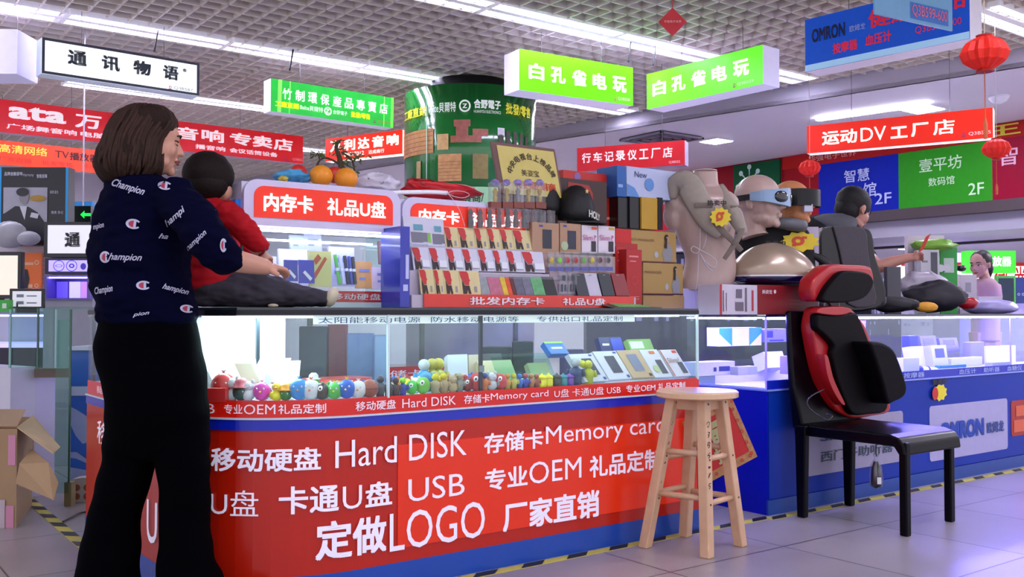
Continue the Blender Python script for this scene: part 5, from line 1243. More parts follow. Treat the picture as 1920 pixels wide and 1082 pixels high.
inbox(840, 878, 665, 716, 3.06, 'c0ccd4', 'white box leaning left of the black hinge', (), nm='white_box', skew=.03)
inbox(880, 900, 665, 716, 3.08, 'b8ae96', 'kraft box leaning behind the white box', (), nm='kraft_box', skew=.03)
inbox(908, 972, 676, 718, 3.04, 'd4c8a0', 'pale kraft box right of the black hinge', (), nm='kraft_box')
inbox(1003, 1040, 680, 722, 3.03, 'cdb890', 'pale kraft box beside the bright blue card', (), nm='kraft_box')
inbox(905, 945, 663, 690, 3.14, '353c44', 'grey lidded box behind the pale kraft box', (('green_edge', [(.0, .0, 1, .12)], '58a050'),), nm='grey_box', lean=.02)
bm = bm_new(); a = PY(925, 722, 3.0); b = PY(1060, 722, 3.0); box(bm, a.x, 3.01, SH, b.x, 3.05, SH + .012); tag(obj('green_tray', bm, M('58c848', .4)), 'flat bright green tray behind the row of toys', 'tray')
bm = bm_new(); quadbox(bm, PY(935, 716, 3.0), (.28, 0, 0), (0, .06, .10), (0, -.003, .002)); tag(obj('acrylic_sheet', bm, GLG), 'slanted clear acrylic sheet in front of the kraft boxes', 'sheet')
# cartons added to catch the light in place of bright foil, left bend
random.seed(21)
for k in range(16):
    u = random.uniform(385, 528); d = random.uniform(3.35, 3.55); p = W(u, 700, d); h_ = random.uniform(.05, .12) * (1.1 if k % 3 else .8); s_ = random.uniform(.05, .09)
    ang = random.uniform(-.9, .9); ex = V((cos(ang), sin(ang), 0)) * s_; ez = V((random.uniform(-.05, .05), .03, h_)); o_ = V((p.x, p.y, SH + .001))
    bm = bm_new(); quadbox(bm, o_, ex, ez, V((-ex.y, ex.x, 0)).normalized() * .02)
    lo = min(v_.co.z for v_ in bm.verts)
    tag(obj('white_carton', bm, M(('e8f4f8', 'dfe8e8', 'd8d0b8')[k % 3], .3, coat=.3)), '%s carton standing in for bright foil at the rounded left corner, %s placed' % (('cold white', 'off white', 'kraft')[k % 3], 'first second third fourth fifth sixth seventh eighth ninth tenth eleventh twelfth thirteenth fourteenth fifteenth sixteenth'.split()[k]), 'box', 'cartons added in the bright left corner')
bm = bm_new(); sheet(bm, [(1.10, 3.62), (1.20, 3.45), (1.33, 3.42), (1.50, 3.435)], SH, .93)  # sheet added to whiten the left bend under the light bar
o = obj('added_backdrop', bm, M('f4fcff', .4)); so = o.modifiers.new('s', 'SOLIDIFY'); so.thickness = .003
tag(o, 'white sheet added to catch the light behind the heap of cartons in the left bend', 'backdrop')
# red tray and red carton beyond
bm = bm_new(); a = PY(605, 722, 3.16); b = PY(722, 722, 3.16); loft(bm, [((a.x + b.x) / 2, 3.30, SH, (b.x - a.x) * .42, .06), ((a.x + b.x) / 2, 3.30, SH + .05, (b.x - a.x) * .5, .08)], 24, 0, 4)
tag(obj('red_tray', bm, M('c83428', .3, coat=.4)), 'red plastic tray behind the toys in the middle of the counter', 'tray')
a = W(388, 740, 3.18); bm = bm_new(); quadbox(bm, (a.x, a.y, SH), RT * .06, DF * .04, (0, 0, .045)); tag(obj('red_box', bm, M('b82020', .4)), 'small red box at the left end of the toy row', 'box')

# ================================================================ row of rubber toy memory sticks
def toy(kind, u, vb, y, hp, c1, c2, lb, d=None):
    c = W(u, vb, d) if d else PY(u, vb, y); c.z = max(c.z, SH) if (c.z > SH + .03) else SH
    s_ = (c - CAM).dot(FW) / FPX; h_ = hp * s_; R_ = h_ * .42
    r = thing('toy_memory_stick', lb, 'toy', c, 'rubber toy memory sticks in the red counter')
    m1, m2 = M(c1, .35, coat=.3, var=.04), M(c2, .4, var=.04); ft = -DF
    eye = M('f4f4f4', .3); pup = M('101014', .3)
    def eyes(z_, rr, sp, big=1):
        for k in (-1, 1):
            p = c + Z * z_ + ft * rr + RT * sp * k; bm = bm_new(); ball(bm, p, .0032 * big, .0032 * big, .0036 * big, 8, 5); e_ = obj('eye', bm, eye, r)
            bm = bm_new(); ball(bm, p + ft * .0028 * big, .0014 * big, .0014 * big, .0014 * big, 6, 4); obj('pupil', bm, pup, e_)
    bm = bm_new()
    if kind == 'egg':
        ball(bm, c + Z * h_ * .46, R_ * 1.05, R_ * .85, h_ * .46, 14, 9); obj('body', bm, m1, r, smooth=True); eyes(h_ * .6, R_ * .78, R_ * .4)
        bm = bm_new(); lathe(bm, c + Z * h_ * .45 + ft * R_ * .8, [(.005, 0), (.001, .008)], 8, ft); obj('beak', bm, m2, r)
        bm = bm_new()
        for k in (-1, 0, 1): tube(bm, [c + Z * h_ * .88, c + Z * h_ * 1.02 + RT * k * .006], .0015, 5)
        obj('tuft', bm, m2 if c2 != 'f0a020' else m1, r)
    elif kind == 'bear':
        ball(bm, c + Z * h_ * .28, R_ * .8, R_ * .65, h_ * .30, 12, 8); ball(bm, c + Z * h_ * .70, R_ * .72, R_ * .62, h_ * .26, 12, 8); obj('body', bm, m1, r, smooth=True)
        for k in (-1, 1):
            bm = bm_new(); ball(bm, c + Z * h_ * .93 + RT * k * R_ * .5, R_ * .25, R_ * .15, h_ * .12, 8, 5); obj('ear', bm, m1, r, smooth=True)
            bm = bm_new(); ball(bm, c + Z * h_ * .36 + RT * k * R_ * .85, R_ * .2, R_ * .2, h_ * .16, 8, 5); obj('arm', bm, m2, r, smooth=True)
        eyes(h_ * .74, R_ * .55, R_ * .3, .8)
    elif kind == 'duck':
        ball(bm, c + Z * h_ * .28, R_ * 1.0, R_ * .8, h_ * .28, 12, 8); ball(bm, c + Z * h_ * .74, R_ * .62, R_ * .6, h_ * .25, 12, 8); obj('body', bm, m1, r, smooth=True)
        bm = bm_new(); ball(bm, c + Z * h_ * .70 + ft * R_ * .65, R_ * .35, R_ * .3, h_ * .07, 8, 5); obj('beak', bm, m2, r, smooth=True); eyes(h_ * .82, R_ * .5, R_ * .28, .6)
    elif kind == 'hat':
        ball(bm, c + Z * h_ * .35, R_ * .9, R_ * .75, h_ * .36, 12, 8); obj('body', bm, m1, r, smooth=True)
        bm = bm_new(); lathe(bm, c + Z * h_ * .56, [(R_ * 1.1, 0), (R_ * 1.1, .002), (R_ * .75, .003), (R_ * .7, h_ * .25), (R_ * .35, h_ * .4)], 14); obj('hat', bm, m2, r, smooth=True); eyes(h_ * .4, R_ * .68, R_ * .35, .8)
    elif kind == 'figure':
        lathe(bm, c, [(R_ * .45, 0), (R_ * .5, h_ * .25), (R_ * .62, h_ * .3), (R_ * .6, h_ * .52), (R_ * .3, h_ * .62), (R_ * .22, h_ * .66)], 10); obj('body', bm, m1, r, smooth=True)
        bm = bm_new(); ball(bm, c + Z * h_ * .80, R_ * .45, R_ * .4, h_ * .18, 10, 7); obj('head', bm, m2, r, smooth=True)
        for k in (-1, 1): bm = bm_new(); tube(bm, [c + Z * h_ * .56 + RT * k * R_ * .6, c + Z * h_ * .3 + RT * k * R_ * .75], R_ * .16, 6); obj('arm', bm, m1, r, smooth=True)
    elif kind == 'pot':
        lathe(bm, c, [(R_ * .7, 0), (R_ * .8, h_ * .15), (R_ * .8, h_ * .6)], 14); obj('body', bm, m1, r, smooth=True)
        bm = bm_new(); lathe(bm, c + Z * h_ * .6, [(R_ * .86, 0), (R_ * .86, .003), (R_ * .6, h_ * .18), (R_ * .18, h_ * .25), (R_ * .15, h_ * .33)], 14); obj('lid', bm, m2, r, smooth=True)
    elif kind == 'ball':
        ball(bm, c + Z * h_ * .5, h_ * .5, h_ * .5, h_ * .5, 16, 10); obj('body', bm, m1, r, smooth=True)
        bm = bm_new(); lathe(bm, c + Z * h_ * .5 - Z * .0008, [(h_ * .503, 0), (h_ * .503, .0016)], 24); obj('seam', bm, m2, r)
    elif kind == 'oneeye':
        ball(bm, c + Z * h_ * .45, R_ * .95, R_ * .8, h_ * .45, 14, 9); obj('body', bm, m1, r, smooth=True)
        bm = bm_new(); ball(bm, c + Z * h_ * .6 + ft * R_ * .7, R_ * .36, R_ * .2, R_ * .36, 10, 6); e_ = obj('eye', bm, eye, r, smooth=True); bm = bm_new(); ball(bm, c + Z * h_ * .6 + ft * R_ * .88, R_ * .15, R_ * .06, R_ * .15, 8, 5); obj('pupil', bm, pup, e_)
toys = [('egg', 419, 742, 56, 'c83030', 'b02020', 'red egg shaped toy', 3.10), ('bear', 436, 744, 44, 'c8ccd0', 'b8bcc0', 'grey white bear toy', 3.06), ('hat', 452, 743, 44, '2a4a44', 'd86a78', 'dark toy with a pink hat', 3.06), ('bear', 466, 744, 38, 'd4d4dc', 'd0a8b0', 'white toy with pink cheeks', 3.04),
        ('egg', 491, 746, 38, 'd838a8', 'f0a020', 'wide magenta chick toy', 3.02), ('duck', 518, 745, 34, 'e8d820', 'e08020', 'yellow duck toy', 3.02), ('hat', 536, 745, 34, '3a7a30', 'f0a020', 'green toy wearing an orange hat', 3.02),
        ('egg', 561, 746, 44, '2a8ad8', 'f0a020', 'bright blue bird toy', 3.02), ('egg', 583, 746, 42, 'dcdce0', 'e05a20', 'white bird toy', 3.02), ('hat', 588, 728, 30, '5ab83a', 'c8ccd4', 'grey helmeted green toy behind the white bird', 3.12), ('oneeye', 603, 745, 36, '3a2a28', 'f0c020', 'dark brown round toy', 3.02),
        ('egg', 627, 744, 34, '4ab84a', 'c8d820', 'green pig like toy', 3.02), ('egg', 650, 744, 40, '1a5ac8', 'f0e020', 'deep blue bird toy', None), ('egg', 672, 744, 36, 'e4e4e4', 'f0a020', 'second white bird toy', None), ('ball', 693, 743, 34, '9a4a38', '301814', 'brown basketball toy', None)]
for kind, u, vb, hp, c1, c2, lb, d in toys:
    sN, dd = PA.s_at_u(u); p = PA.at(sN, -SGN * (.055 if vb > 735 else .10))
    toy(kind, u, vb, p.y, hp, c1, c2, lb + ' in the front row of the glass counter', d=(p - V((0, 0, 0)) - V((0, 0, 0))).dot(V((FW.x, FW.y, 0))) if True else None)
row2 = [('figure', 713, 40, '4a4a54', '3a3a44', 'dark grey robed toy'), ('figure', 729, 38, '38343c', '504a50', 'near black toy behind the glass joint'), ('figure', 742, 34, '4a2c28', '3a2420', 'dark brown toy'), ('figure', 755, 34, '1a2a9a', '88d828', 'blue toy with a lime head'), ('oneeye', 772, 30, '3ab83a', 'd0d020', 'green toy with one eye'),
        ('oneeye', 793, 36, '68b83a', '906a40', 'bright green one eyed toy'), ('figure', 816, 38, 'b0a078', 'd8d020', 'tan toy with a yellow head'), ('figure', 832, 38, 'b09870', 'd8c820', 'tan toy with a gold head'), ('bear', 848, 34, 'b8a078', 'a08a60', 'beige toy'), ('figure', 861, 36, '8a9088', 'b0a890', 'grey beige toy'),
        ('oneeye', 877, 30, '8a1c20', 'c82020', 'dark red toy with a round eye'), ('oneeye', 893, 38, 'c82c34', 'd84040', 'red one eyed toy'), ('figure', 908, 34, 'd87838', '2a4a9a', 'orange toy'), ('bear', 922, 34, 'c8c8d0', '8a8a90', 'silver white toy'), ('oneeye', 938, 34, 'c83038', 'b02a30', 'red toy right of the silver one'),
        ('figure', 951, 30, 'c89840', 'c89048', 'amber toy'), ('figure', 963, 30, 'c0b850', 'c8c040', 'mustard toy'), ('figure', 974, 28, '2a5ab0', '3a78c8', 'mid blue toy'), ('figure', 985, 28, '3038a0', 'b04a5a', 'indigo toy with a pink head'), ('figure', 996, 27, 'b87048', 'b88058', 'copper toy'), ('figure', 1006, 26, '9a4838', 'a85a48', 'rust toy'),
        ('pot', 1016, 27, 'e0d820', 'e8e020', 'yellow pot toy'), ('pot', 1028, 27, 'e0d418', 'e8dc20', 'second yellow pot toy'), ('pot', 1044, 26, '34322c', '3c3a34', 'black pot toy'), ('pot', 1056, 25, '20808a', '2890a0', 'teal pot toy'), ('pot', 1068, 25, '6a3a9a', '7a48a8', 'purple pot toy')]
for kind, u, hp, c1, c2, lb in row2: toy(kind, u, 735, 3.0, hp, c1, c2, lb + ' in the front row of the glass counter')
toy('figure', 1079, 725, 3.01, 52, '1a3a6a', 'b8c0c4', 'tall blue toy wearing a red tie in the glass counter'); toy('figure', 1091, 725, 3.02, 46, 'a8b020', 'c8c830', 'slender yellow green toy, left of two in front of the phone boxes'); toy('figure', 1103, 725, 3.0, 46, 'b0b824', 'c8cc38', 'slender yellow green toy, right of two in front of the phone boxes')
toy('figure', 795, 735, 3.09, 62, '3a90c8', 'c8d0d4', 'tall light blue toy standing behind the row'); toy('figure', 810, 735, 3.10, 62, 'a8a83a', 'b8b048', 'olive yellow toy standing behind the row, left of two'); toy('figure', 822, 735, 3.10, 62, 'a8a83a', 'c0b848', 'olive yellow toy standing behind the row, right of two')
ORD = 'first second third fourth fifth sixth seventh eighth ninth tenth eleventh twelfth thirteenth fourteenth fifteenth sixteenth seventeenth eighteenth nineteenth twentieth twenty-first twenty-second'.split()
random.seed(5)
for k in range(22):
    u = 735 + k * 9 + random.uniform(-2, 2); c1 = random.choice(['e8d020', 'd87820', 'c83838', '4ab84a', '2a6ac8', 'd8b890', 'e8e8e8']); toy(random.choice(['bear', 'figure', 'egg']), u, 735, random.uniform(3.05, 3.13), 30, c1, random.choice(['e8d020', 'c83838', '2a6ac8']), ORD[k] + ' from the left of the small toys half hidden behind the straight front row')
for k in range(16):
    u = 470 + k * 14 + random.uniform(-2, 2); sN, dd = PA.s_at_u(u); p = PA.at(sN, -SGN * random.uniform(.10, .15)); c1 = random.choice(['e8d020', 'd0d0d8', 'c85a78', '4ab84a', '5a4ab8', 'd8b890', 'd8e4e8']); toy(random.choice(['bear', 'egg']), u, 735, p.y, 30, c1, random.choice(['e8d020', 'c83838', '2a6ac8']), ORD[k] + ' from the left of the small toys half hidden behind the curved left row', d=p.dot(V((FW.x, FW.y, 0))))
# ================================================================ goods on and in the blue counter
RT_Z = .938
def DR(u, y): return y / ray(u, 570).y
def poly_px(bm, pts, y0, y1, o=(0, 0), s=1):
    """photo outline given real thickness between two planes"""
    P_ = [PY(o[0] + u / s, o[1] + v / s, y0) for u, v in pts]; prism(bm, P_, (0, y1 - y0, 0))
def puffy(name, pts, y0, y1, m, par, o=(0, 0), s=1, bev=.012, sm=True):
    bm = bm_new(); P_ = [PY(o[0] + u / s, o[1] + v / s, y0) for u, v in pts]
    P2 = [V(q) for q in smoothpath([tuple(p) for p in P_ + P_[:1]], 3)[:-1]] if sm else P_
    prism(bm, P2, (0, y1 - y0, 0)); ob = obj(name, bm, m, par, bevel=bev); ob.modifiers['bevel'].segments = 3; ob.modifiers['bevel'].angle_limit = radians(50)
    for p in ob.data.polygons: p.use_smooth = len(p.vertices) == 4
    return ob
RLE = M('a81018', .38, coat=.15, var=.06); BLE = M('070206', .6, var=.15, spec=.12)
mcu = thing('massage_cushion', 'red and black massage seat cushion with a separate headrest leaning on the black chair', 'massage cushion', (3.95, 2.8, .43))
O7 = (1480, 480); S7 = 3.182
puffy('shell', [(150, 345), (165, 312), (210, 300), (330, 300), (380, 322), (430, 380), (470, 450), (520, 600), (580, 780), (606, 880), (592, 935), (500, 955), (400, 972), (330, 950), (265, 900), (215, 780), (175, 640), (148, 500), (138, 420)], 2.79, 2.86, RLE, mcu, O7, S7)
puffy('back_pad', [(166, 345), (250, 352), (330, 345), (400, 340), (435, 400), (475, 500), (520, 620), (565, 760), (592, 860), (575, 930), (480, 945), (392, 950), (350, 900), (310, 800), (280, 700), (262, 590), (268, 535), (205, 465), (168, 430)], 2.755, 2.80, BLE, mcu, O7, S7)
puffy('side_bolster', [(475, 510), (560, 515), (625, 555), (660, 630), (690, 720), (706, 790), (690, 840), (640, 868), (590, 880), (560, 770), (520, 640)], 2.66, 2.82, M('050206', .6, var=.1, spec=.1), mcu, O7, S7, .02)
puffy('side_trim', [(210, 590), (232, 600), (262, 720), (300, 810), (335, 885), (310, 880), (260, 800), (225, 700)], 2.745, 2.79, RLE, mcu, O7, S7, .003)
puffy('top_trim', [(165, 340), (180, 312), (250, 303), (330, 303), (375, 320), (350, 345), (290, 355), (220, 350)], 2.748, 2.79, RLE, mcu, O7, S7, .005)
puffy('headrest', [(138, 200), (150, 140), (200, 90), (262, 50), (360, 52), (470, 58), (500, 85), (508, 170), (470, 235), (400, 262), (260, 268), (185, 272), (150, 262)], 2.78, 2.87, RLE, mcu, O7, S7, .018)
puffy('headrest_pad', [(195, 262), (225, 200), (270, 140), (325, 92), (400, 90), (480, 108), (505, 165), (465, 238), (400, 268), (330, 278), (240, 278)], 2.745, 2.79, BLE, mcu, O7, S7, .012)
for u in (1546, 1573):
    bm = bm_new(); tube(bm, [PY(u, 562, 2.82), PY(u, 578, 2.82)], .004, 6); obj('headrest_rod', bm, CORD, mcu)
bm = bm_new(); tube(bm, [PY(1545, 730, 2.72), PY(1522, 742, 2.70), PY(1513, 755, 2.7), PY(1522, 770, 2.69), PY(1540, 782, 2.66), PY(1552, 788, 2.62), PY(1560, 780, 2.62), PY(1548, 776, 2.66)], .003, 6, 4)
obj('power_cord', bm, M('2a2a3a', .3), mcu, smooth=True)
# small parcel hanging under the chair seat
hp = thing('hanging_pouch', 'small clear pouch with a dark roller inside hanging under the black chair', 'pouch', W(1643, 880, 4.35))
bm = bm_new(); tube(bm, [W(1643, 826, 4.35), W(1643, 856, 4.35)], .002, 5); obj('string', bm, BLACK, hp)
bm = bm_new(); lathe(bm, W(1643, 916, 4.35), [(.004, 0), (.022, .012), (.024, .03), (.020, .09), (.010, .12)], 12); obj('roller', bm, M('1c1828', .3, var=.3), hp, smooth=True)
bm = bm_new(); lathe(bm, W(1643, 912, 4.35), [(.026, 0), (.030, .04), (.026, .09), (.006, .125), (.014, .145)], 12); obj('clear_bag', bm, PLAS, hp, smooth=True)
bm = bm_new(); quadbox(bm, W(1645, 908, 4.32), RT * .018, DF * .001, (0, 0, .03)); obj('white_label', bm, WHITE, hp)

# ---- boxed base, torso, heads, dome
def wbox(name, u0, v0, u1, v1, d, dep, col, lb, cat, z0=None, rough=.45, **k):
    a = W(u0, v1, d); b = W(u1, v1, d); t = W(u0, v0, d)
    if z0 is not None: a.z = z0
    f = Face(a, V((b.x - a.x, b.y - a.y, 0)), V((0, 0, t.z - a.z)), .0015); bm = bm_new(); fbox(bm, f, dep)
    o = obj(name, bm, M(col, rough, var=.05) if isinstance(col, str) else col, bevel=.0015); tag(o, lb, cat, **k); return f, o
dT = 4.72
wbox('wrapped_base', 1276, 541, 1348, 580, dT - .06, .22, 'b4aee0', 'lilac wrapped block under the mannequin torso', 'block', RT_Z)
SKM = M('b39a90', .35, coat=.25, var=.03)
tr = thing('mannequin_torso', 'headless skin coloured mannequin torso wearing a beige massage vest', 'mannequin', W(1310, 543, dT))
def ringpx(v, uL, uR, d, rb):
    c = W((uL + uR) / 2, v, d); return (c.x, c.y, c.z, (uR - uL) / 2 * d / FPX, rb)
bm = bm_new()
loft(bm, [ringpx(545, 1277, 1368, dT, .085), ringpx(530, 1274, 1376, dT, .09), ringpx(505, 1282, 1380, dT, .09), ringpx(480, 1284, 1378, dT, .085), ringpx(450, 1272, 1376, dT, .095), ringpx(420, 1262, 1380, dT, .11), ringpx(395, 1256, 1384, dT, .11), ringpx(375, 1262, 1384, dT, .10), ringpx(362, 1272, 1372, dT, .075), ringpx(354, 1288, 1356, dT, .055), ringpx(345, 1298, 1347, dT, .048), ringpx(320, 1299, 1345, dT, .045)], 28, 4, 2.2, RT, DF)
ball(bm, W(1268, 385, dT - .02), .055, .06, .075); ball(bm, W(1262, 405, dT - .02), .042, .055, .07)
ball(bm, W(1352, 425, dT - .09), .05, .04, .05)
fuse(bm, .006, SKM, 'torso', tr, 6)
bm = bm_new(); lathe(bm, W(1322, 321, dT), [(.058, 0), (.058, .004)], 20); obj('neck_cap', bm, M('c9b4a8', .3), tr)
BG = M('9c9286', .75, var=.12, scale=40, bump=.25); BG2 = M('766a60', .7, var=.1)
vest = thing('massage_vest', 'beige massage vest with dark straps and tied white cord on the mannequin torso', 'massage vest', W(1310, 500, dT - .12))
def ribbon(bm, pts, wd, th=.012):
    """flat padded band along points (facing the aisle)"""
    P_ = smoothpath([tuple(p) + (w_,) for p, w_ in zip(pts, wd)], 5); A_ = []
    for i, p in enumerate(P_):
        c = V(p[:3]); d_ = (V(P_[min(i + 1, len(P_) - 1)][:3]) - V(P_[max(0, i - 1)][:3])).normalized(); n_ = (CAM - c).normalized(); s_ = d_.cross(n_).normalized() * p[3]; n_ = s_.cross(d_).normalized() * th
        A_.append([bm.verts.new(c + s_ * k + n_ * h_) for k, h_ in ((-1, .2), (-.8, 1), (0, 1.25), (.8, 1), (1, .2), (.8, -.6), (0, -.8), (-.8, -.6))])
    for a, b in zip(A_, A_[1:]):
        for k in range(8): bm.faces.new((a[k], a[(k + 1) % 8], b[(k + 1) % 8], b[k]))
    bm.faces.new(A_[0][::-1]); bm.faces.new(A_[-1])
dn = dT - .13
bm = bm_new(); ribbon(bm, [W(1262, 372, dT - .05), W(1268, 345, dT - .07), W(1290, 345, dT - .10), W(1308, 378, dn), W(1330, 415, dn), W(1352, 440, dn)], [.02, .045, .06, .06, .052, .03], .018); obj('left_pad', bm, BG, vest, smooth=True)
bm = bm_new(); ribbon(bm, [W(1352, 352, dT), W(1362, 375, dT - .08), W(1378, 405, dT - .12), W(1395, 440, dT - .12)], [.02, .032, .038, .02], .018); obj('right_pad', bm, BG, vest, smooth=True)
for nm, pts, wd in (('strap', [W(1303, 385, dn - .025), W(1336, 385, dn - .03)], [.012, .012]), ('strap', [W(1330, 390, dn - .02), W(1344, 420, dn - .025), W(1374, 452, dn - .03)], [.014, .016, .014]), ('strap', [W(1394, 420, dn), W(1385, 445, dn - .02), W(1358, 486, dn - .01)], [.012, .014, .010]),
                    ('strap', [W(1370, 387, dn), W(1390, 388, dn)], [.006, .006]), ('strap', [W(1374, 452, dn - .03), W(1390, 470, dn), ], [.014, .012])):
    bm = bm_new(); ribbon(bm, pts if len(pts) > 2 else pts, wd, .004); obj(nm, bm, BG2, vest)
bm = bm_new(); tube(bm, [W(*p, dn + .01) for p in ((1313, 420), (1312, 465), (1306, 475), (1296, 470), (1300, 462), (1315, 470), (1330, 478), (1343, 490), (1338, 502), (1322, 490), (1312, 474), (1326, 500), (1336, 508))], .0022, 5, 5); tube(bm, [W(*p, dn + .01) for p in ((1325, 432), (1323, 452), (1318, 466))], .002, 5, 3)
tube(bm, [W(*p, dn - .02) for p in ((1310, 476), (1308, 520), (1304, 550), (1306, 575))], .0016, 5, 4)
obj('tied_cord', bm, M('b9b4bc', .5), vest, smooth=True)
def burst(u, v, wp, hp_, d, lb, word, wo):
    f = Face(W(u, v + hp_, d), RT * wp / FPX * d, Z * hp_ / FPX * d, .002); c = f.p(.5, .5)
    r_ = thing('sale_card', lb, 'sign', c)
    bm = bm_new(); prism(bm, [f.p(.5 + (.5 if k % 2 else .4) * cos(pi * k / 11), .42 + (.5 if k % 2 else .4) * sin(pi * k / 11)) for k in range(22)], DF * .004); obj('starburst', bm, M('d8c020', .5), r_)
    bm = bm_new(); f.disc(bm, .45, .45, .16, .22, 2, 16, .4); f.rect(bm, .3, .2, .1, .1, 2); f.rect(bm, .55, .55, .12, .12, 2); obj('red_marks', bm, M('c8401c', .5), r_)
    bm = bm_new(); f.text(bm, word, *wo, .03); obj('lettering', bm, M('100c10'), r_)
burst(1330, 385, 42, 38, dn - .05, 'yellow starburst sale card on the chest of the mannequin torso', '热卖中', (-.1, .98, .85, .28))
burst(1462, 430, 76, 40, 4.93, 'yellow starburst sale card reading 热卖中 above the golden dome', '热卖中', (-.36, .18, .5, .3))
# heads
def frame_head(f):
    f = V(f).normalized(); s = Z.cross(f).normalized(); u_ = f.cross(s); return Matrix((s, f, u_)).transposed(), s, f, u_
def head_parts(bm, c, h, f, male=True, ears=True):
    Rm, s, f, u_ = frame_head(f)
    P_ = lambda a, b, e: c + s * a * h + f * b * h + u_ * e * h
    ball(bm, P_(0, -.05, .12), .335 * h, .42 * h, .375 * h, 22, 14, Rm)          # skull
    ball(bm, P_(0, .12, -.10), .27 * h, .27 * h, .30 * h, 18, 12, Rm)            # face
    ball(bm, P_(0, .17, -.30), .18 * h, .19 * h, .17 * h, 16, 10, Rm)            # jaw and chin
    ball(bm, P_(0, .325, -.40), .085 * h, .065 * h, .075 * h, 12, 8, Rm)
    ball(bm, P_(0, .25, .10), .22 * h, .15 * h, .14 * h, 14, 8, Rm)              # brow
    tube(bm, [P_(0, .36, .06), P_(0, .41, -.03), P_(0, .465, -.12), P_(0, .37, -.155)], [.03 * h, .036 * h, .046 * h, .035 * h], 8)
    for k in (-1, 1):
        ball(bm, P_(.045 * k, .42, -.125), .032 * h, .035 * h, .026 * h, 8, 6, Rm)
        ball(bm, P_(.155 * k, .24, -.10), .11 * h, .10 * h, .14 * h, 12, 8, Rm)   # cheek
        ball(bm, P_(.15 * k, .10, -.30), .10 * h, .17 * h, .10 * h, 12, 8, Rm)
        if ears:
            ball(bm, P_(.335 * k, -.03, -.03), .028 * h, .07 * h, .12 * h, 10, 8, Rm); ball(bm, P_(.325 * k, 0, -.12), .03 * h, .035 * h, .045 * h, 8, 6, Rm)
    ball(bm, P_(0, .385, -.235), .085 * h, .035 * h, .024 * h, 12, 6, Rm); ball(bm, P_(0, .375, -.275), .07 * h, .038 * h, .028 * h, 12, 6, Rm)
    return P_, Rm
def face_detail(par, P_, Rm, h, lip='9a5048', brow='241812', lids=None):
    for k in (-1, 1):
        bm = bm_new(); ball(bm, P_(.135 * k, .318, .0), .055 * h, .04 * h, .028 * h, 10, 6, Rm); e_ = obj('eye', bm, lids or M('e8e0dc', .3), par, smooth=True)
        if lids:
            bm = bm_new(); tube(bm, [P_(.19 * k, .30, -.012), P_(.135 * k, .355, -.02), P_(.075 * k, .35, -.012)], .007 * h, 5, 3); obj('eyelash', bm, M('1a100c', .6), e_)
        bm = bm_new(); ball(bm, P_(.135 * k, .350 - (.03 if lids else 0), .0), .024 * h, .014 * h, .024 * h, 8, 5, Rm); obj('pupil', bm, M('140c0a', .2), e_)
        bm = bm_new(); tube(bm, [P_(.20 * k, .30, .032), P_(.135 * k, .357, .034), P_(.07 * k, .352, .018)], .008 * h, 5, 3); obj('eyelash', bm, M('1a100c', .6), par)
        bm = bm_new(); tube(bm, [P_(.21 * k, .315, .10), P_(.14 * k, .382, .125), P_(.06 * k, .395, .105)], [.008 * h, .016 * h, .012 * h], 6, 3); obj('eyebrow', bm, M(brow, .8), par)
    bm = bm_new(); tube(bm, [P_(-.095, .355, -.25), P_(-.04, .42, -.235), P_(.04, .42, -.235), P_(.095, .355, -.25)], [.008 * h, .018 * h, .018 * h, .008 * h], 6, 3); tube(bm, [P_(-.085, .355, -.262), P_(0, .415, -.275), P_(.085, .355, -.262)], [.006 * h, .022 * h, .006 * h], 6, 3); obj('lips', bm, M(lip, .4), par, smooth=True)
def mann(name, u, v, hp_, d, f, m, lb, neck_v):
    c = W(u, v, d); h = hp_ / FPX * d; r_ = thing(name, lb, 'mannequin', c - Z * h * .9)
    bm = bm_new(); P_, Rm = head_parts(bm, c, h, f, ears=True)
    tube(bm, [P_(0, -.08, -.2), P_(0, -.10, -.5), P_(0, -.08, -.62)], [.22 * h, .20 * h, .25 * h], 14, 2)
    fuse(bm, .0045, m, 'head', r_, 6); return r_, P_, Rm, h
fh = RT * .72 - DF * .60
r1, P1, R1, h1 = mann('mannequin', 1424, 379, 105, 4.95, fh, M('c0a498', .35, coat=.2, var=.03), 'pale bald mannequin head wearing light blue goggles', 430)
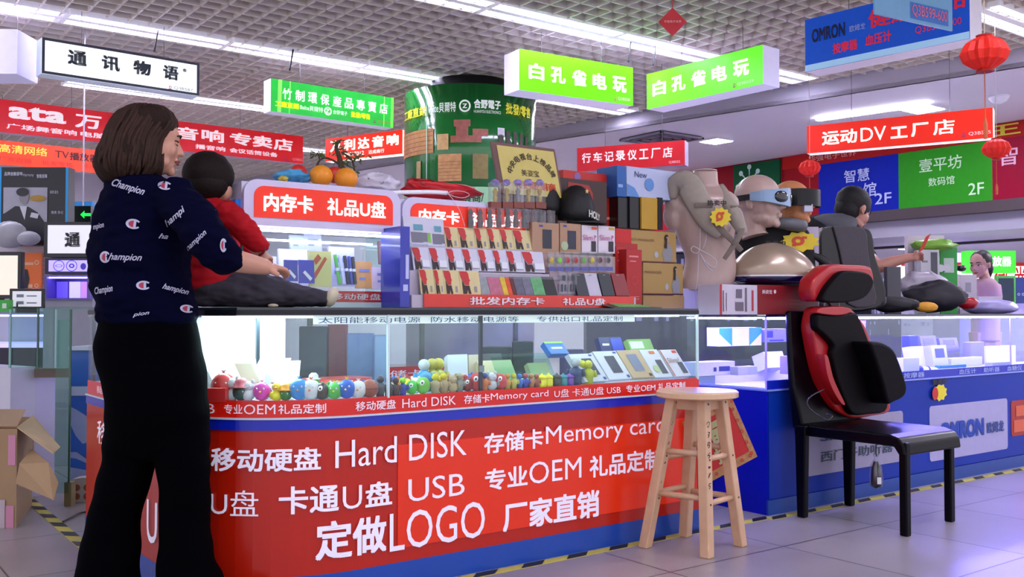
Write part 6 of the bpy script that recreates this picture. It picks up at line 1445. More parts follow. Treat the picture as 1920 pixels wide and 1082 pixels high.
def goggles(par_lb, P_, Rm, h, m1, m2, wide, name='goggles', big=0):
    g_ = thing(name, par_lb, 'goggles', P_(0, .4, .0)); bm = bm_new()
    pts = [P_(-.37, .02, .06), P_(-.34, .26, .06), P_(-.2, .43, .05), P_(0, .50, .05), P_(.2, .43, .05), P_(.34, .26, .06), P_(.37, .02, .06)]
    if big:
        P8 = smoothpath([tuple(p) for p in pts], 4)
        for lo, hi in ((-.17 * h, .20 * h),): 
            A_ = [(bm.verts.new(V(p) + Z * lo), bm.verts.new(V(p) + Z * hi)) for p in P8]
            for a, b in zip(A_, A_[1:]): bm.faces.new((a[0], b[0], b[1], a[1]))
        o = obj('visor', bm, m1, g_); so = o.modifiers.new('s', 'SOLIDIFY'); so.thickness = .025; so.offset = 1
    else:
        P8 = smoothpath([tuple(p) for p in pts], 4); A_ = []
        for i, p in enumerate(P8):
            k = 1 - abs(i / (len(P8) - 1) - .5) * 1.2
            A_.append((bm.verts.new(V(p) + Z * (-.17 * h * k)), bm.verts.new(V(p) + Z * .16 * h * k)))
        for a, b in zip(A_, A_[1:]): bm.faces.new((a[0], b[0], b[1], a[1]))
        o = obj('frame', bm, m1, g_); so = o.modifiers.new('s', 'SOLIDIFY'); so.thickness = .018; so.offset = 1
        for k in (-1, 1):
            bm = bm_new(); ball(bm, P_(.17 * k, .49, .045), .15 * h, .05 * h, .12 * h, 16, 8, frame_head(Rm @ V((.45 * k, 1, 0)))[0]); obj('lens', bm, m2, g_, smooth=True)
    bm = bm_new(); Q = [P_(.38, .02, .06), P_(.39, -.15, .05), P_(.3, -.38, .04), P_(0, -.50, .03), P_(-.3, -.38, .04), P_(-.39, -.15, .05), P_(-.38, .02, .06)]; Q = smoothpath([tuple(p) for p in Q], 4)
    A_ = [(bm.verts.new(V(p) - Z * .05 * h), bm.verts.new(V(p) + Z * .05 * h)) for p in Q]
    for a, b in zip(A_, A_[1:]): bm.faces.new((a[0], b[0], b[1], a[1]))
    o = obj('head_strap', bm, M('16161e', .6), g_); so = o.modifiers.new('s', 'SOLIDIFY'); so.thickness = .004; so.offset = 0
goggles('light blue goggles with dark round lenses on the pale mannequin head', P1, R1, h1, M('88a8c8', .3, coat=.3), M('0c0c14', .12, coat=.6), 0)
r2, P2_, R2, h2 = mann('mannequin', 1486, 380, 84, 5.12, RT * .8 - DF * .45, M('d08a58', .4, var=.03), 'orange skinned mannequin head wearing a black visor', 420)
goggles('black glossy visor on the orange mannequin head', P2_, R2, h2, M('050508', .3, coat=.1, spec=.3), None, 0, 'visor_goggles', 1)
bb = thing('black_bust', 'black cloth covered bust under the two mannequin heads', 'bust', W(1440, 480, 4.85)); bb.location.z = RT_Z
bm = bm_new(); dB = 5.06
loft(bm, [ringpx(585, 1380, 1520, dB, .11), ringpx(500, 1378, 1530, dB, .12), ringpx(455, 1380, 1528, dB, .12), ringpx(430, 1388, 1512, dB, .10), ringpx(421, 1402, 1470, dB, .07)], 24, 3, 2.4, RT, DF); 
for v_ in bm.verts: v_.co += noise.noise_vector(v_.co * 9) * .01; v_.co.z = max(v_.co.z, RT_Z)
obj('cloth', bm, M('07050b', .8, var=.2), bb, smooth=True)
bm = bm_new(); tube(bm, [W(1448, 417, 4.94), W(1480, 420, 4.90), W(1508, 424, 4.92)], [.026, .033, .030], 12, 3); nm_ = tag(obj('neck_massager', bm, M('5c5e64', .4, var=.1), smooth=True), 'grey rounded neck massager hanging on the black bust', 'massager')
bm = bm_new(); quadbox(bm, W(1508, 397, 5.0), RT * .045, DF * .04, (0, 0, .04)); tag(obj('white_cube', bm, M('c8cce0', .3), bevel=.003), 'little white box beside the orange mannequin head', 'box')
bm = bm_new(); quadbox(bm, W(1507, 400, 4.91), RT * .047, DF * .045, V((0, 0, -.01))); bm.free()
wbox('white_carton', 1505, 425, 1536, 580, 4.98, .10, 'b4acc0', 'stack of pale cartons behind the sale card right of the black bust', 'box', RT_Z)
# golden dome on the red and white box
def ybox(name, u0, v0, u1, y, dep, col, lb):
    a = PY(u0, v0, y); b = PY(u1, v0, y); f = Face((a.x, y, RT_Z), (b.x - a.x, 0, 0), (0, 0, a.z - RT_Z), .0015); bm = bm_new(); fbox(bm, f, dep); return f, tag(obj(name, bm, M(col, .45, var=.05), bevel=.0015), lb, 'box')
f, o = ybox('white_box', 1349, 533, 1420, 2.95, .13, 'c4bccc', 'white printed end of the red massager box under the golden dome')
blocks(f, [(.08, .1, .03, .7), (.16, .12, .02, .6), (.40, .12, .22, .3), (.42, .55, .16, .3), (.66, .1, .05, .8)], M('6a6070'), o, 'small_print'); blocks(f, [(.84, .12, .05, .7)], M('b03040'), o, 'red_print'); blocks(f, [(0, 0, .05, 1)], M('b01820'), o, 'red_edge', 2)
f, o = ybox('massager_box', 1420.5, 534, 1534, 2.95, .13, '80101c', 'long dark red massager box under the golden dome')
letters(f, [('美姿宝', .06, .7, .16, .14, .02)], M('d8c0c4'), o); bm = bm_new(); f.disc(bm, .27, .78, .02); obj('white_mark', bm, M('d8c0c4'), o); blocks(f, [(.5, .48, .22, .02), (.5, .35, .22, .02)], M('b04050'), o, 'line')
gd = thing('dome_massager', 'champagne gold dome shaped massager with a dark base on the red box', 'massager', W(1450, 532, 4.62)); gz = W(1450, 532, 4.55).z
bm = bm_new(); DD = 4.76; cdm = W(1450, 530, DD); s_ = DD / FPX
loft(bm, [(cdm.x, cdm.y, W(1450, y_, DD).z, w_ * s_, w_ * s_ * .62) for y_, w_ in ((519, 80), (510, 81), (500, 79), (485, 68), (472, 54), (462, 36), (456, 14), (455, 3))], 36, 3, 2, RT, DF)
for v_ in bm.verts:
    k = max(0, (v_.co - cdm).dot(RT)) / (80 * s_); v_.co += RT * 0; v_.co.z -= .012 * k * (v_.co.z > W(1450, 510, DD).z)
obj('dome', bm, M('a8947e', .3, metal=.35, coat=.5, var=.03), gd, smooth=True)
bm = bm_new(); loft(bm, [(cdm.x, cdm.y, W(1450, y_, DD).z, w_ * s_, w_ * s_ * .64) for y_, w_ in ((532, 70), (526, 80), (519, 83), (518, 82))], 36, 0, 2, RT, DF); obj('base', bm, M('0a0c38', .15, coat=.7), gd, smooth=True)
bm = bm_new(); loft(bm, [(cdm.x, cdm.y, W(1450, y_, DD).z, w_ * s_, w_ * s_ * .64) for y_, w_ in ((519.5, 83.6), (517, 83.6))], 36, 0, 2, RT, DF); obj('silver_rim', bm, M('c8c4d8', .2, metal=.6), gd)
bm = bm_new(); tube(bm, [W(*p, 5.0) for p in ((1480, 462), (1500, 470), (1522, 478), (1545, 492), (1556, 512), (1548, 530))], [.008, .012, .02, .03, .03, .02], 8, 4); tag(obj('black_strap', bm, M('0a080c', .6), smooth=True), 'black padded strap curling behind the golden dome', 'strap')
# black and grey massage seat back
mb = thing('massage_mat', 'black massage backrest with a grey centre panel standing behind the red headrest', 'massage cushion', W(1590, 560, 5.15)); mb.location.z = RT_Z
yB = PX(1590, 500, W(1590, 500, 4.95).x).y
def wpoly(name, pts, d, dep, m, par, bev=.01):
    bm = bm_new(); P_ = [W(u, v, d) for u, v in pts]; P_ = [V(q) for q in smoothpath([tuple(p) for p in P_ + P_[:1]], 3)[:-1]]; prism(bm, P_, DF * dep); o = obj(name, bm, m, par, bevel=bev); return o
wpoly('shell', [(1537, 445), (1542, 428), (1560, 423), (1620, 427), (1636, 440), (1642, 480), (1655, 520), (1662, 556), (1640, 580), (1560, 580), (1540, 520)], 5.15, .10, M('0c080c', .3, coat=.2), mb)
wpoly('centre_panel', [(1562, 424), (1620, 428), (1628, 470), (1636, 520), (1642, 570), (1590, 570), (1580, 500), (1572, 460)], 5.13, .03, M('4e4a50', .8, var=.15, scale=120), mb, .006)
# small things along the counter top to the right
def lump(name, u0, u1, v0, v1, d, dep, col, lb, cat, seed=1, amp=.18, rough=.6, z0=RT_Z):
    a = W(u0, v1, d); b = W(u1, v0, d); c = (a + b) / 2; rx = (u1 - u0) / 2 * d / FPX; rz = (b.z - a.z) / 2; bm = bm_new(); ball(bm, (0, 0, 0), 1, 1, 1, 26, 16)
    for v_ in bm.verts:
        q = v_.co + noise.noise_vector(v_.co * 1.7 + V((seed, seed, 0))) * amp + noise.noise_vector(v_.co * 5 + V((seed, 0, 3))) * amp * .4
        p = c + RT * q.x * rx + DF * (q.y * dep / 2 + dep / 2) + Z * q.z * rz; p.z = max(p.z, z0 + .001); v_.co = p
    o = obj(name, bm, M(col, rough, var=.2), smooth=True); return tag(o, lb, cat)
def hyper(name, u, v0, v1, w0, w1, d, dep, col, lb, cat, **k): pass
lump('black_pad', 1588, 1668, 544, 582, DR(1628, 3.0), .14, '1c161e', 'dark cushion lying right of the red headrest, left one', 'cushion', 3)
lump('black_pad', 1640, 1730, 556, 586, DR(1685, 3.03), .14, '141018', 'long dark cushion lying in the middle of the blue counter', 'cushion', 4)
lump('black_garment', 1706, 1822, 528, 586, DR(1764, 3.04), .16, '1a1622', 'large slumped black bag on the blue counter in front of the white boxes', 'bag', 8, .22)
lump('red_oval_case', 1800, 1840, 556, 580, DR(1820, 2.99), .08, 'a80c20', 'glossy red oval case beside the black bag', 'case', 9, .04, .2)
lump('yellow_pack', 1720, 1762, 566, 585, DR(1741, 2.97), .05, 'd89828', 'yellow and orange pack peeking out under the black bag', 'pack', 6, .1)
lump('white_sheet', 1822, 1925, 560, 592, DR(1873, 3.04), .25, 'a8a0d8', 'pale lilac crumpled plastic covering the counter at the right edge', 'plastic sheet', 10, .12, .3)
lump('plastic_bag', 1692, 1782, 510, 560, DR(1737, 3.19), .10, 'b0a8b8', 'crumpled translucent plastic bag behind the black bag', 'bag', 12, .3, .3)
wbox('grey_device', 1664, 500, 1690, 585, DR(1677, 3.2), .05, '4c4c54', 'slanted dark grey device standing left of the plastic bag', 'device', RT_Z)
f, o = wbox('shaver_box', 1727, 468, 1762, 585, DR(1745, 3.27), .10, 'c0c0c8', 'white product box with a grey shaver picture below the green bag', 'box', RT_Z, grp=None) if False else wbox('shaver_box', 1727, 468, 1762, 585, DR(1745, 3.27), .10, 'c0c0c8', 'white product box with a grey shaver picture below the green bag', 'box', RT_Z)
blocks(f, [(.55, .52, .35, .44)], M('4c5058', .4, var=.3), o, 'shaver_picture'); blocks(f, [(.08, .8, .3, .03), (.1, .6, .3, .02)], M('808088'), o, 'print')
f, o = wbox('pay_sign', 1764, 464, 1796, 585, DR(1780, 3.27), .02, '2a9a3c', 'green payment stand with a white square right of the shaver box', 'sign', RT_Z); blocks(f, [(.2, .62, .6, .22)], M('b8c8c0'), o, 'white_square')
lump('green_bag', 1716, 1802, 446, 472, DR(1759, 3.24), .14, '7ab038', 'folded lime green bag lying on top of the shaver box', 'bag', 14, .28, .4, 0)
f, o = wbox('white_box', 1745, 514, 1800, 585, DR(1772, 3.36), .15, 'c8bcc8', 'pinkish white product box behind the black bag, left of two', 'box', RT_Z); f, o = wbox('white_box', 1801, 515, 1832, 585, DR(1816, 3.36), .15, 'c4bcc8', 'white product box behind the black bag, right of two', 'box', RT_Z)
blocks(f, [(.3, .55, .35, .25)], M('9894a4'), o, 'print')
bm = bm_new(); pz_ = W(1786, 514, DR(1786, 3.30)); tube(bm, [W(1786, 585, DR(1786, 3.3)), W(1786, 512, DR(1786, 3.3))], .012, 8); ball(bm, W(1785, 505, DR(1786, 3.3)), .035, .03, .028); ball(bm, W(1770, 504, DR(1770, 3.3)), .05, .03, .02); ball(bm, W(1802, 503, DR(1802, 3.3)), .04, .03, .022); lathe(bm, W(1786, 530, DR(1786, 3.3)), [(.022, 0), (.022, .02)], 10)
cg = tag(obj('camera_stand', bm, M('0a0a0e', .3), smooth=True), 'black action camera on a short stand between the green stand and the woman in pink', 'camera')
bm = bm_new()
for u, v in ((1764, 503), (1775, 503)): lathe(bm, W(u, v, DR(u, 3.25)), [(.022, 0), (.024, .002), (.020, .002)], 14, -DF)
obj('white_ring', bm, M('c8c8d0'), cg)
f, o = wbox('tray_box', 1836, 556, 1880, 585, DR(1858, 3.3), .2, 'd0ccdc', 'open white tray box in front of the woman in pink', 'box', RT_Z)
f, o = wbox('chalk_board', 1869, 517, 1905, 569, 8.0, .04, '52b848', 'black menu board in a lime green frame at the right of the woman in pink', 'board', None)
o.location.z -= 0; blocks(f, [(.1, .07, .8, .84)], M('20343a'), o, 'dark_sheet')
f, o = wbox('blue_poster', 1906, 520, 1935, 569, 8.05, .04, '2a3a78', 'dark blue poster with white rings at the right edge', 'poster'); bm = bm_new()
for k in range(3): f.disc(bm, .15 + .28 * k, .35, .09, r0=.5)
obj('ring', bm, M('a8b0d8'), o)
# stand carrying the far boards: a low stall
f, o = wbox('far_stall', 1800, 569, 1960, 700, 7.9, .5, 'a8a0c0', 'pale stall counter behind the woman in pink carrying the menu board', 'counter', 0)
# contents of the violet lit case
SR = .592
def vcase(u0, u1, v0, v1, y, col, lb, dep=.06, prints=(), lean=0, emit=0, nm='boxed_device'):
    a = PY(u0, v1, y); b = PY(u1, v1, y); t = PY(u0, v0, y); z0 = max(a.z, SR)
    f = Face((a.x, y, z0), (b.x - a.x, 0, 0), (0, lean, max(.012, t.z - z0)), .0015); bm = bm_new(); fbox(bm, f, dep); o = tag(obj(nm, bm, M(col, .4, var=.05), bevel=.0015), lb, 'device box' if nm == 'boxed_device' else 'device')
    for n_, rc_, c_ in prints: blocks(f, rc_, M(c_, .4), o, n_)
    return f, o
f, o = vcase(1348, 1428, 615, 650, 3.30, 'e0e4f4', 'white box with two cyan corners in the left end of the violet case', .08)
bm = bm_new(); f.poly(bm, [(0, 1), (.30, 1), (.30, 0), (.0, .7)]); f.poly(bm, [(.70, 1), (1, 1), (1, .7), (.70, 0)]); obj('cyan_corner', bm, M('2098b8'), o)
vcase(1438, 1482, 617, 642, 3.28, '8080c0', 'grey violet box with dark writing right of the cyan cornered box', .06, (('dark_print', [(0, .35, .25, .5), (.1, .08, .6, .1)], '182080'),))
bm = bm_new(); box(bm, RX0 + .02, 3.27, SR, RX0 + 1.0, 3.40, SR + .05); tag(obj('display_riser', bm, M('dcdcf4', .4)), 'white riser block at the back of the violet case left end', 'riser')
vcase(1310, 1378, 680, 706, 3.12, 'd8d8f4', 'low white box at the left end of the violet case', .1, (('small_print', [(.4, .3, .08, .3), (.55, .3, .3, .35)], '404880'),))
vcase(1384, 1420, 688, 704, 3.05, 'c8c8ec', 'flat white device between the box and the glass corner', .05)
vcase(1478, 1512, 668, 702, 2.99, '9a8aa8', 'small purple grey box block behind the chair back edge', .05)
vcase(1440, 1476, 660, 690, 3.2, 'dcdcf0', 'white slanted box in the middle of the left violet compartment', .08, lean=.03)
for k, (u0, u1, v0, v1, y, c_, lb) in enumerate(((1706, 1722, 630, 692, 3.2, '2030a0', 'narrow blue device'), (1712, 1738, 650, 690, 3.1, 'd4d4f0', 'white monitor'), (1730, 1760, 630, 660, 3.25, '5a60a0', 'grey violet monitor'), (1752, 1780, 648, 690, 3.05, 'b8bce8', 'white framed device'), (1766, 1800, 634, 660, 3.25, '6a70c0', 'blue tilted monitor'),
                                                 (1820, 1846, 642, 684, 3.15, '8080d0', 'violet box'), (1784, 1842, 672, 690, 3.05, 'd8d8f4', 'low white platform'), (1850, 1905, 650, 685, 3.2, 'e0e0f8', 'heap of white boxes'), (1694, 1724, 672, 697, 3.0, 'd0d0ec', 'white block'), (1862, 1896, 680, 692, 3.0, 'a8b0e0', 'flat blue white box'))):
    vcase(u0, u1, v0, v1, y, c_, lb + ' in the right violet compartment', .05, (('screen', [(.2, .45, .6, .4)], '40488c'),) if k in (2, 3, 4) else (), lean=.02 if k in (1, 2, 3, 4) else 0, nm='health_device')
f, o = vcase(1762, 1812, 686, 692, 2.99, '2a88c8', 'flat bright blue stick device lying at the front of the violet case', .03, nm='health_device')
p = PY(1735, 688, 3.0); bm = bm_new(); tube(bm, [V((p.x - .06, 3.03, SR + .035)), V((p.x + .08, 2.985, SR + .022))], .022, 12); o = tag(obj('patterned_roll', bm, M('d8d8f0', .4, var=.1), smooth=True), 'white roll with blue and red marks in the violet case', 'roll')
bm = bm_new(); tube(bm, [V((p.x - .05, 3.026, SR + .0355)), V((p.x - .02, 3.016, SR + .032))], .0226, 12); tube(bm, [V((p.x + .02, 3.004, SR + .0295)), V((p.x + .03, 3.001, SR + .0285))], .0226, 12); obj('coloured_band', bm, M('2030a0'), o)
for k, u in enumerate((1850, 1870)): pass
# ================================================================ people
SKIN = M('c8947c', .5, var=.04, spec=.35); NV = M('030420', .9, var=.15, scale=40, spec=.06); BK = M('010104', .9, var=.2, spec=.04)
def surf(bm_src):
    from mathutils.bvhtree import BVHTree
    return BVHTree.FromBMesh(bm_src)
def bvh_of(o):
    from mathutils.bvhtree import BVHTree
    off = worldloc(o); me = o.data
    return BVHTree.FromPolygons([v.co + off for v in me.vertices], [tuple(p.vertices) for p in me.polygons])
def onskin(tree, u, v, k=.0015, dflt=3.0):
    r_ = ray(u, v).normalized(); h = tree.ray_cast(CAM, r_)
    return h[0] - r_ * k if h[0] else CAM + ray(u, v) * dflt
def rings(rs, d, wx=1.0):
    out = []
    for r_ in rs:
        v, uL, uR, rb = r_[:4]; dd = r_[4] if len(r_) > 4 else d; c = W((uL + uR) / 2, v, dd); out.append((c.x, c.y, c.z, (uR - uL) / 2 * dd / FPX, rb))
    return out
def folds(o, amp, sc):
    o.data.update()
    for v_ in o.data.vertices:
        n_ = noise.noise(V((v_.co.x * sc, v_.co.y * sc, v_.co.z * sc * 2.2))); v_.co += v_.normal * n_ * amp
D0 = 3.05
wm = thing('person', 'woman in a navy sweatshirt with white script logos and black flared trousers holding the child', 'person', V((W(290, 1100, D0).x, W(290, 1100, D0).y, 0)))
fW = (RT * .80 + DF * .50 - Z * .10).normalized(); hc = W(283, 264, D0); hh = .215
bm = bm_new(); PW, RW = head_parts(bm, hc, hh, fW)
tube(bm, [PW(0, -.08, -.25), W(268, 330, D0), W(262, 352, D0)], [.055, .05, .07], 14, 3)
loft(bm, rings([(335, 235, 305, .06), (360, 215, 330, .08), (420, 200, 330, .085), (500, 195, 330, .09), (590, 210, 350, .09), (660, 205, 350, .10), (760, 220, 370, .09), (840, 220, 365, .08)], D0), 20, 3, 2.2, RT, DF)
for (a, c_, b_) in ((248, 214, 202), (342, 346, 360)):
    tube(bm, [W(a, 800, D0), W(c_, 975, D0), W(b_, 1120, D0)], [.06, .042, .036], 12, 3); ball(bm, W(b_, 1135, D0) + RT * .03, .09, .045, .03, 12, 8, VIEWROT)
# arms and right hand laid on the child's leg
tube(bm, [W(318, 375, D0 - .06), W(368, 430, 2.94), W(405, 474, 2.93), W(440, 488, 2.98), W(480, 497, 3.06), W(503, 502, 3.10)], [.05, .045, .042, .036, .030, .024], 14, 4)
tube(bm, [W(300, 375, D0 + .10), W(350, 450, 3.22), W(400, 500, 3.36)], [.045, .04, .035], 12, 3)
hb = W(508, 503, 3.115)
ball(bm, W(512, 504, 3.12), .026, .030, .018, 12, 8, VIEWROT)
for k, (du, dv, dd, r_) in enumerate(((24, 6, .00, .0085), (27, 9, .012, .009), (25, 12, .026, .0085), (20, 14, .038, .0075))):
    a = W(516, 502 + k * 2.2, 3.10 + k * .013); tube(bm, [a, W(516 + du * .55, 502 + k * 2 + dv * .25, 3.105 + dd), W(516 + du * .85, 503 + k * 2 + dv * .6, 3.115 + dd), W(514 + du, 504 + k * 2 + dv * .95, 3.13 + dd)], [r_ * 1.1, r_, r_ * .95, r_ * .8], 8, 2)
tube(bm, [W(507, 506, 3.095), W(515, 512, 3.085), W(524, 516, 3.09)], [.0105, .010, .008], 8, 2)
body = fuse(bm, .0048, SKIN, 'body', wm, 2)
face_detail(wm, PW, RW, hh, lids=SKIN)
# hair
HAIR = M('281a15', .75, var=.35, scale=60, bump=.4, spec=.15)
bm = bm_new(); hr = [(199, 268, 290, .02, 3.06), (203, 246, 308, .055, 3.055), (214, 228, 322, .085, 3.05), (232, 215, 327, .102, 3.045), (252, 206, 315, .108, 3.035), (270, 200, 306, .108, 3.03), (290, 192, 304, .106, 3.025), (308, 185, 302, .10, 3.02), (322, 187, 296, .09, 3.02), (334, 198, 282, .07, 3.02), (341, 210, 262, .045, 3.02)]
loft(bm, rings(hr, D0), 40, 3, 2.1, RT, DF)
for v_ in bm.verts:
    a_ = atan2((v_.co - hc).dot(DF), (v_.co - hc).dot(RT)); k = min(1, max(0, (hc.z + .1 - v_.co.z) / .1)); v_.co += (v_.co - hc).normalized() * (.004 * sin(a_ * 17 + v_.co.z * 26) + .026 * noise.noise(v_.co * 12)) * (.3 + .7 * k)
obj('hair', bm, HAIR, wm, smooth=True)
random.seed(4); bm = bm_new(); hq = [(v_, (l + r_) / 2, (r_ - l) / 2, rb, d_) for v_, l, r_, rb, d_ in hr]
for k in range(150):
    t = random.uniform(pi * .98, 2 * pi * 1.02) if k % 4 else random.uniform(0, 2 * pi); sw = random.uniform(-.25, .25); pts = []; e_ = random.randint(7, 10); wv = random.uniform(.95, 1.03)
    for i in range(random.randint(0, 3), e_ + 1):
        v_, cu, hw, rb, d_ = hq[i]; a_ = t + sw * (i / 10); c = W(cu, v_, d_); j = wv + (.10 if i == e_ else .03 if i == e_ - 1 else 0) * random.uniform(-.3, 1) + .03 * sin(i * 1.3 + k) + random.uniform(-.008, .012)
        pts.append(c + RT * cos(a_) * hw * d_ / FPX * j + DF * sin(a_) * rb * j)
    if len(pts) > 3: tube(bm, pts, [.003] + [.006] * (len(pts) - 2) + [.001], 5, 2)
obj('hair_locks', bm, M('38261e', .7, var=.4, scale=50, spec=.2), wm, smooth=True)['kind'] = 'stuff'
# sweatshirt
bm = bm_new()
loft(bm, rings([(322, 240, 296, .065), (332, 226, 312, .085), (344, 208, 334, .105), (362, 198, 346, .12), (390, 188, 350, .125), (425, 179, 350, .13), (465, 172, 350, .135), (505, 173, 352, .138), (545, 177, 358, .138), (572, 184, 366, .13), (588, 190, 369, .12), (602, 190, 367, .118), (606, 196, 360, .11)], D0), 36, 4, 2.3, RT, DF)
tube(bm, [W(322, 366, D0 - .06), W(348, 395, 2.95), W(376, 432, 2.92), W(400, 464, 2.91), W(420, 480, 2.93), W(434, 487, 2.96)], [.068, .070, .066, .062, .056, .046], 18, 4)
tube(bm, [W(300, 370, D0 + .09), W(340, 430, 3.19), W(370, 480, 3.30)], [.06, .055, .05], 14, 3)
sw_ = fuse(bm, .0065, NV, 'sweatshirt', wm, 3); folds(sw_, .013, 7); folds(sw_, .008, 19)
tree = bvh_of(sw_)
LW = M('b8b8d0', .7, var=.05); LR = M('a83048', .7, var=.05)
def print_text(s, u0, v0, u1, ang, hgt, bm):
    """script print laid on the cloth: start of baseline, end column, angle, letter height in px"""
    L_ = (u1 - u0) / cos(radians(ang)); ex = (cos(radians(ang)), sin(radians(ang)))
    put_text(bm, s, 0, 0, 0, .018, .4, lambda x, y: onskin(tree, u0 + ex[0] * x * L_ + ex[1] * y * hgt, v0 + ex[1] * x * L_ - ex[0] * y * hgt, .003))
for a in (('Champion', 207, 352, 268, 17, 19), ('mpion', 176, 434, 197, -14, 13), ('hampi', 316, 429, 352, -42, 16), ('ha', 297, 447, 315, 5, 10), ('hampion', 203, 491, 266, 2, 17), ('nampion', 355, 473, 391, -43, 13), ('Champion', 179, 556, 213, -10, 17), ('hampion', 303, 544, 352, 14, 14), ('pion', 249, 596, 281, -8, 9)):
    bm = bm_new(); print_text(*a, bm); obj('script_print', bm, LW, sw_)
def clogo(u, v, w_, h_, ang=0):
    ca, sa = cos(radians(ang)), sin(radians(ang))
    M_ = lambda x, y, k: onskin(tree, u + (x * w_ * ca - y * h_ * sa) / 2, v + (x * w_ * sa + y * h_ * ca) / 2, k)
    bm = bm_new(); T_ = [radians(35 + 290 * i / 26) for i in range(27)]
    A_ = [bm.verts.new(M_(cos(t), sin(t), .003)) for t in T_]; B_ = [bm.verts.new(M_(.12 + .62 * cos(t), .62 * sin(t), .003)) for t in T_]
    for i in range(26): bm.faces.new((A_[i], A_[i + 1], B_[i + 1], B_[i]))
    bm.faces.new([bm.verts.new(M_(x, y, .0033)) for x, y in ((.02, -.62), (.36, -.62), (.36, .62), (.02, .62))]); obj('logo_outline', bm, LW, sw_)
    bm = bm_new(); bm.faces.new([bm.verts.new(M_(.02 + .66 * cos(t) if cos(t) < 0 else .02, .66 * sin(t), .0036)) for t in [radians(90 + 180 * i / 12) for i in range(13)]]); obj('logo_red', bm, LR, sw_)
for a in ((309, 348, 27, 16, 8), (250, 420, 29, 19, 8), (197, 482, 20, 22, 0), (269, 535, 28, 17, 0), (419, 460, 13, 26, 0), (351, 579, 27, 15, 8)): clogo(*a)
# trousers
bm = bm_new()
loft(bm, rings([(592, 196, 362, .11), (610, 190, 368, .118), (640, 183, 374, .13), (680, 187, 380, .135), (720, 199, 384, .13), (760, 202, 388, .125), (805, 201, 389, .115), (848, 200, 390, .09), (862, 230, 360, .04)], D0), 32, 4, 2.3, RT, DF)
loft(bm, rings([(770, 205, 300, .10), (850, 196, 294, .095), (900, 186, 283, .09), (967, 168, 260, .09), (1040, 152, 259, .10), (1085, 143, 259, .12), (1140, 134, 262, .14)], D0 + .02), 24, 4, 2.2, RT, DF)
loft(bm, rings([(770, 285, 388, .10), (850, 294, 390, .095), (900, 301, 390, .09), (971, 301, 391, .09), (1041, 300, 398, .10), (1085, 300, 413, .12), (1140, 298, 424, .14)], D0), 24, 4, 2.2, RT, DF)
tp = fuse(bm, .008, BK, 'trousers', wm, 3); folds(tp, .009, 6)
for u_ in (225, 378):
    bm = bm_new(); c = W(u_, 1140, D0); c.z = .045; ball(bm, c + RT * .05, .13, .05, .044, 16, 8, VIEWROT); obj('shoe', bm, BK, wm, smooth=True)
# collar and cuff
bm = bm_new(); tube(bm, [W(436, 468, 2.955), W(441, 480, 2.93), W(441, 492, 2.93), W(437, 504, 2.955)], .006, 6, 3); obj('cuff', bm, NV, wm, smooth=True)

# ---- child
DC = 3.29
ch = thing('person', 'toddler in a red top and dark grey trousers sitting on the counter, seen from behind', 'person', W(400, 572, DC)); ch.location.z = TOPZ
fC = (RT * .18 + DF * .97 - Z * .12).normalized(); cc_ = W(393, 342, DC); hC = .19
bm = bm_new(); PC, RC = head_parts(bm, cc_, hC, fC)
ball(bm, PC(0, .1, -.16), .36 * hC, .28 * hC, .27 * hC); [ball(bm, W(u_, 360, DC - .005), .010, .016, .022, 10, 8, VIEWROT) for u_ in (430, 352)]; ball(bm, W(421, 362, DC), .022, .03, .03)
tube(bm, [PC(0, -.1, -.2), W(390, 385, DC), W(388, 400, DC)], [.042, .038, .05], 12, 2)
loft(bm, rings([(390, 368, 420, .05), (420, 355, 432, .06), (480, 352, 432, .065), (540, 350, 430, .07), (560, 358, 420, .06)], DC), 18, 3, 2.2, RT, DF)
tube(bm, [W(425, 400, DC - .04), W(458, 432, DC - .05), W(483, 468, DC - .03), W(494, 478, DC - .02)], [.034, .03, .024, .018], 10, 3)
ball(bm, W(497, 482, DC - .02), .018, .016, .014)
for k in range(4): tube(bm, [W(499, 479 + k * 2.5, DC - .02 + k * .006), W(508, 482 + k * 3, DC - .015 + k * .006), W(511, 486 + k * 3, DC - .01 + k * .006)], .0055, 6)
tube(bm, [W(495, 486, DC - .03), W(502, 492, DC - .03)], .006, 6)
tube(bm, [W(400, 545, DC), W(520, 548, DC), W(600, 560, DC + .01)], [.045, .035, .025], 10, 2)
tube(bm, [W(400, 548, DC + .04), W(480, 550, DC + .05), W(550, 565, DC + .04)], [.045, .035, .025], 10, 2)
fuse(bm, .0045, SKIN, 'body', ch, 2); face_detail(ch, PC, RC, hC, brow='3a2a20')
bm = bm_new(); ball(bm, PC(0, -.06, .12), .435 * hC, .485 * hC, .42 * hC, 26, 18, RC); ball(bm, PC(0, -.14, -.08), .40 * hC, .36 * hC, .29 * hC, 20, 12, RC)
for v_ in bm.verts: v_.co += (v_.co - cc_).normalized() * .0025 * noise.noise(v_.co * 60)
CHH = obj('hair', bm, M('1c1210', .75, var=.4, scale=90, bump=.5, spec=.2), ch, smooth=True)
RDT = M('a80a18', .75, var=.1, scale=25, spec=.2)
bm = bm_new()
loft(bm, rings([(373, 366, 420, .05), (381, 352, 436, .07), (396, 344, 446, .082), (425, 343, 447, .085), (470, 343, 446, .085), (510, 342, 446, .088), (530, 343, 440, .09), (546, 346, 420, .085)], DC), 28, 4, 2.3, RT, DF)
tube(bm, [W(420, 396, DC - .04), W(446, 418, DC - .06), W(468, 440, DC - .055), W(486, 463, DC - .04), W(489, 470, DC - .035)], [.046, .043, .040, .034, .028], 14, 4)
tube(bm, [W(425, 400, DC + .07), W(455, 440, DC + .10), W(480, 480, DC + .10)], [.042, .038, .03], 12, 3)
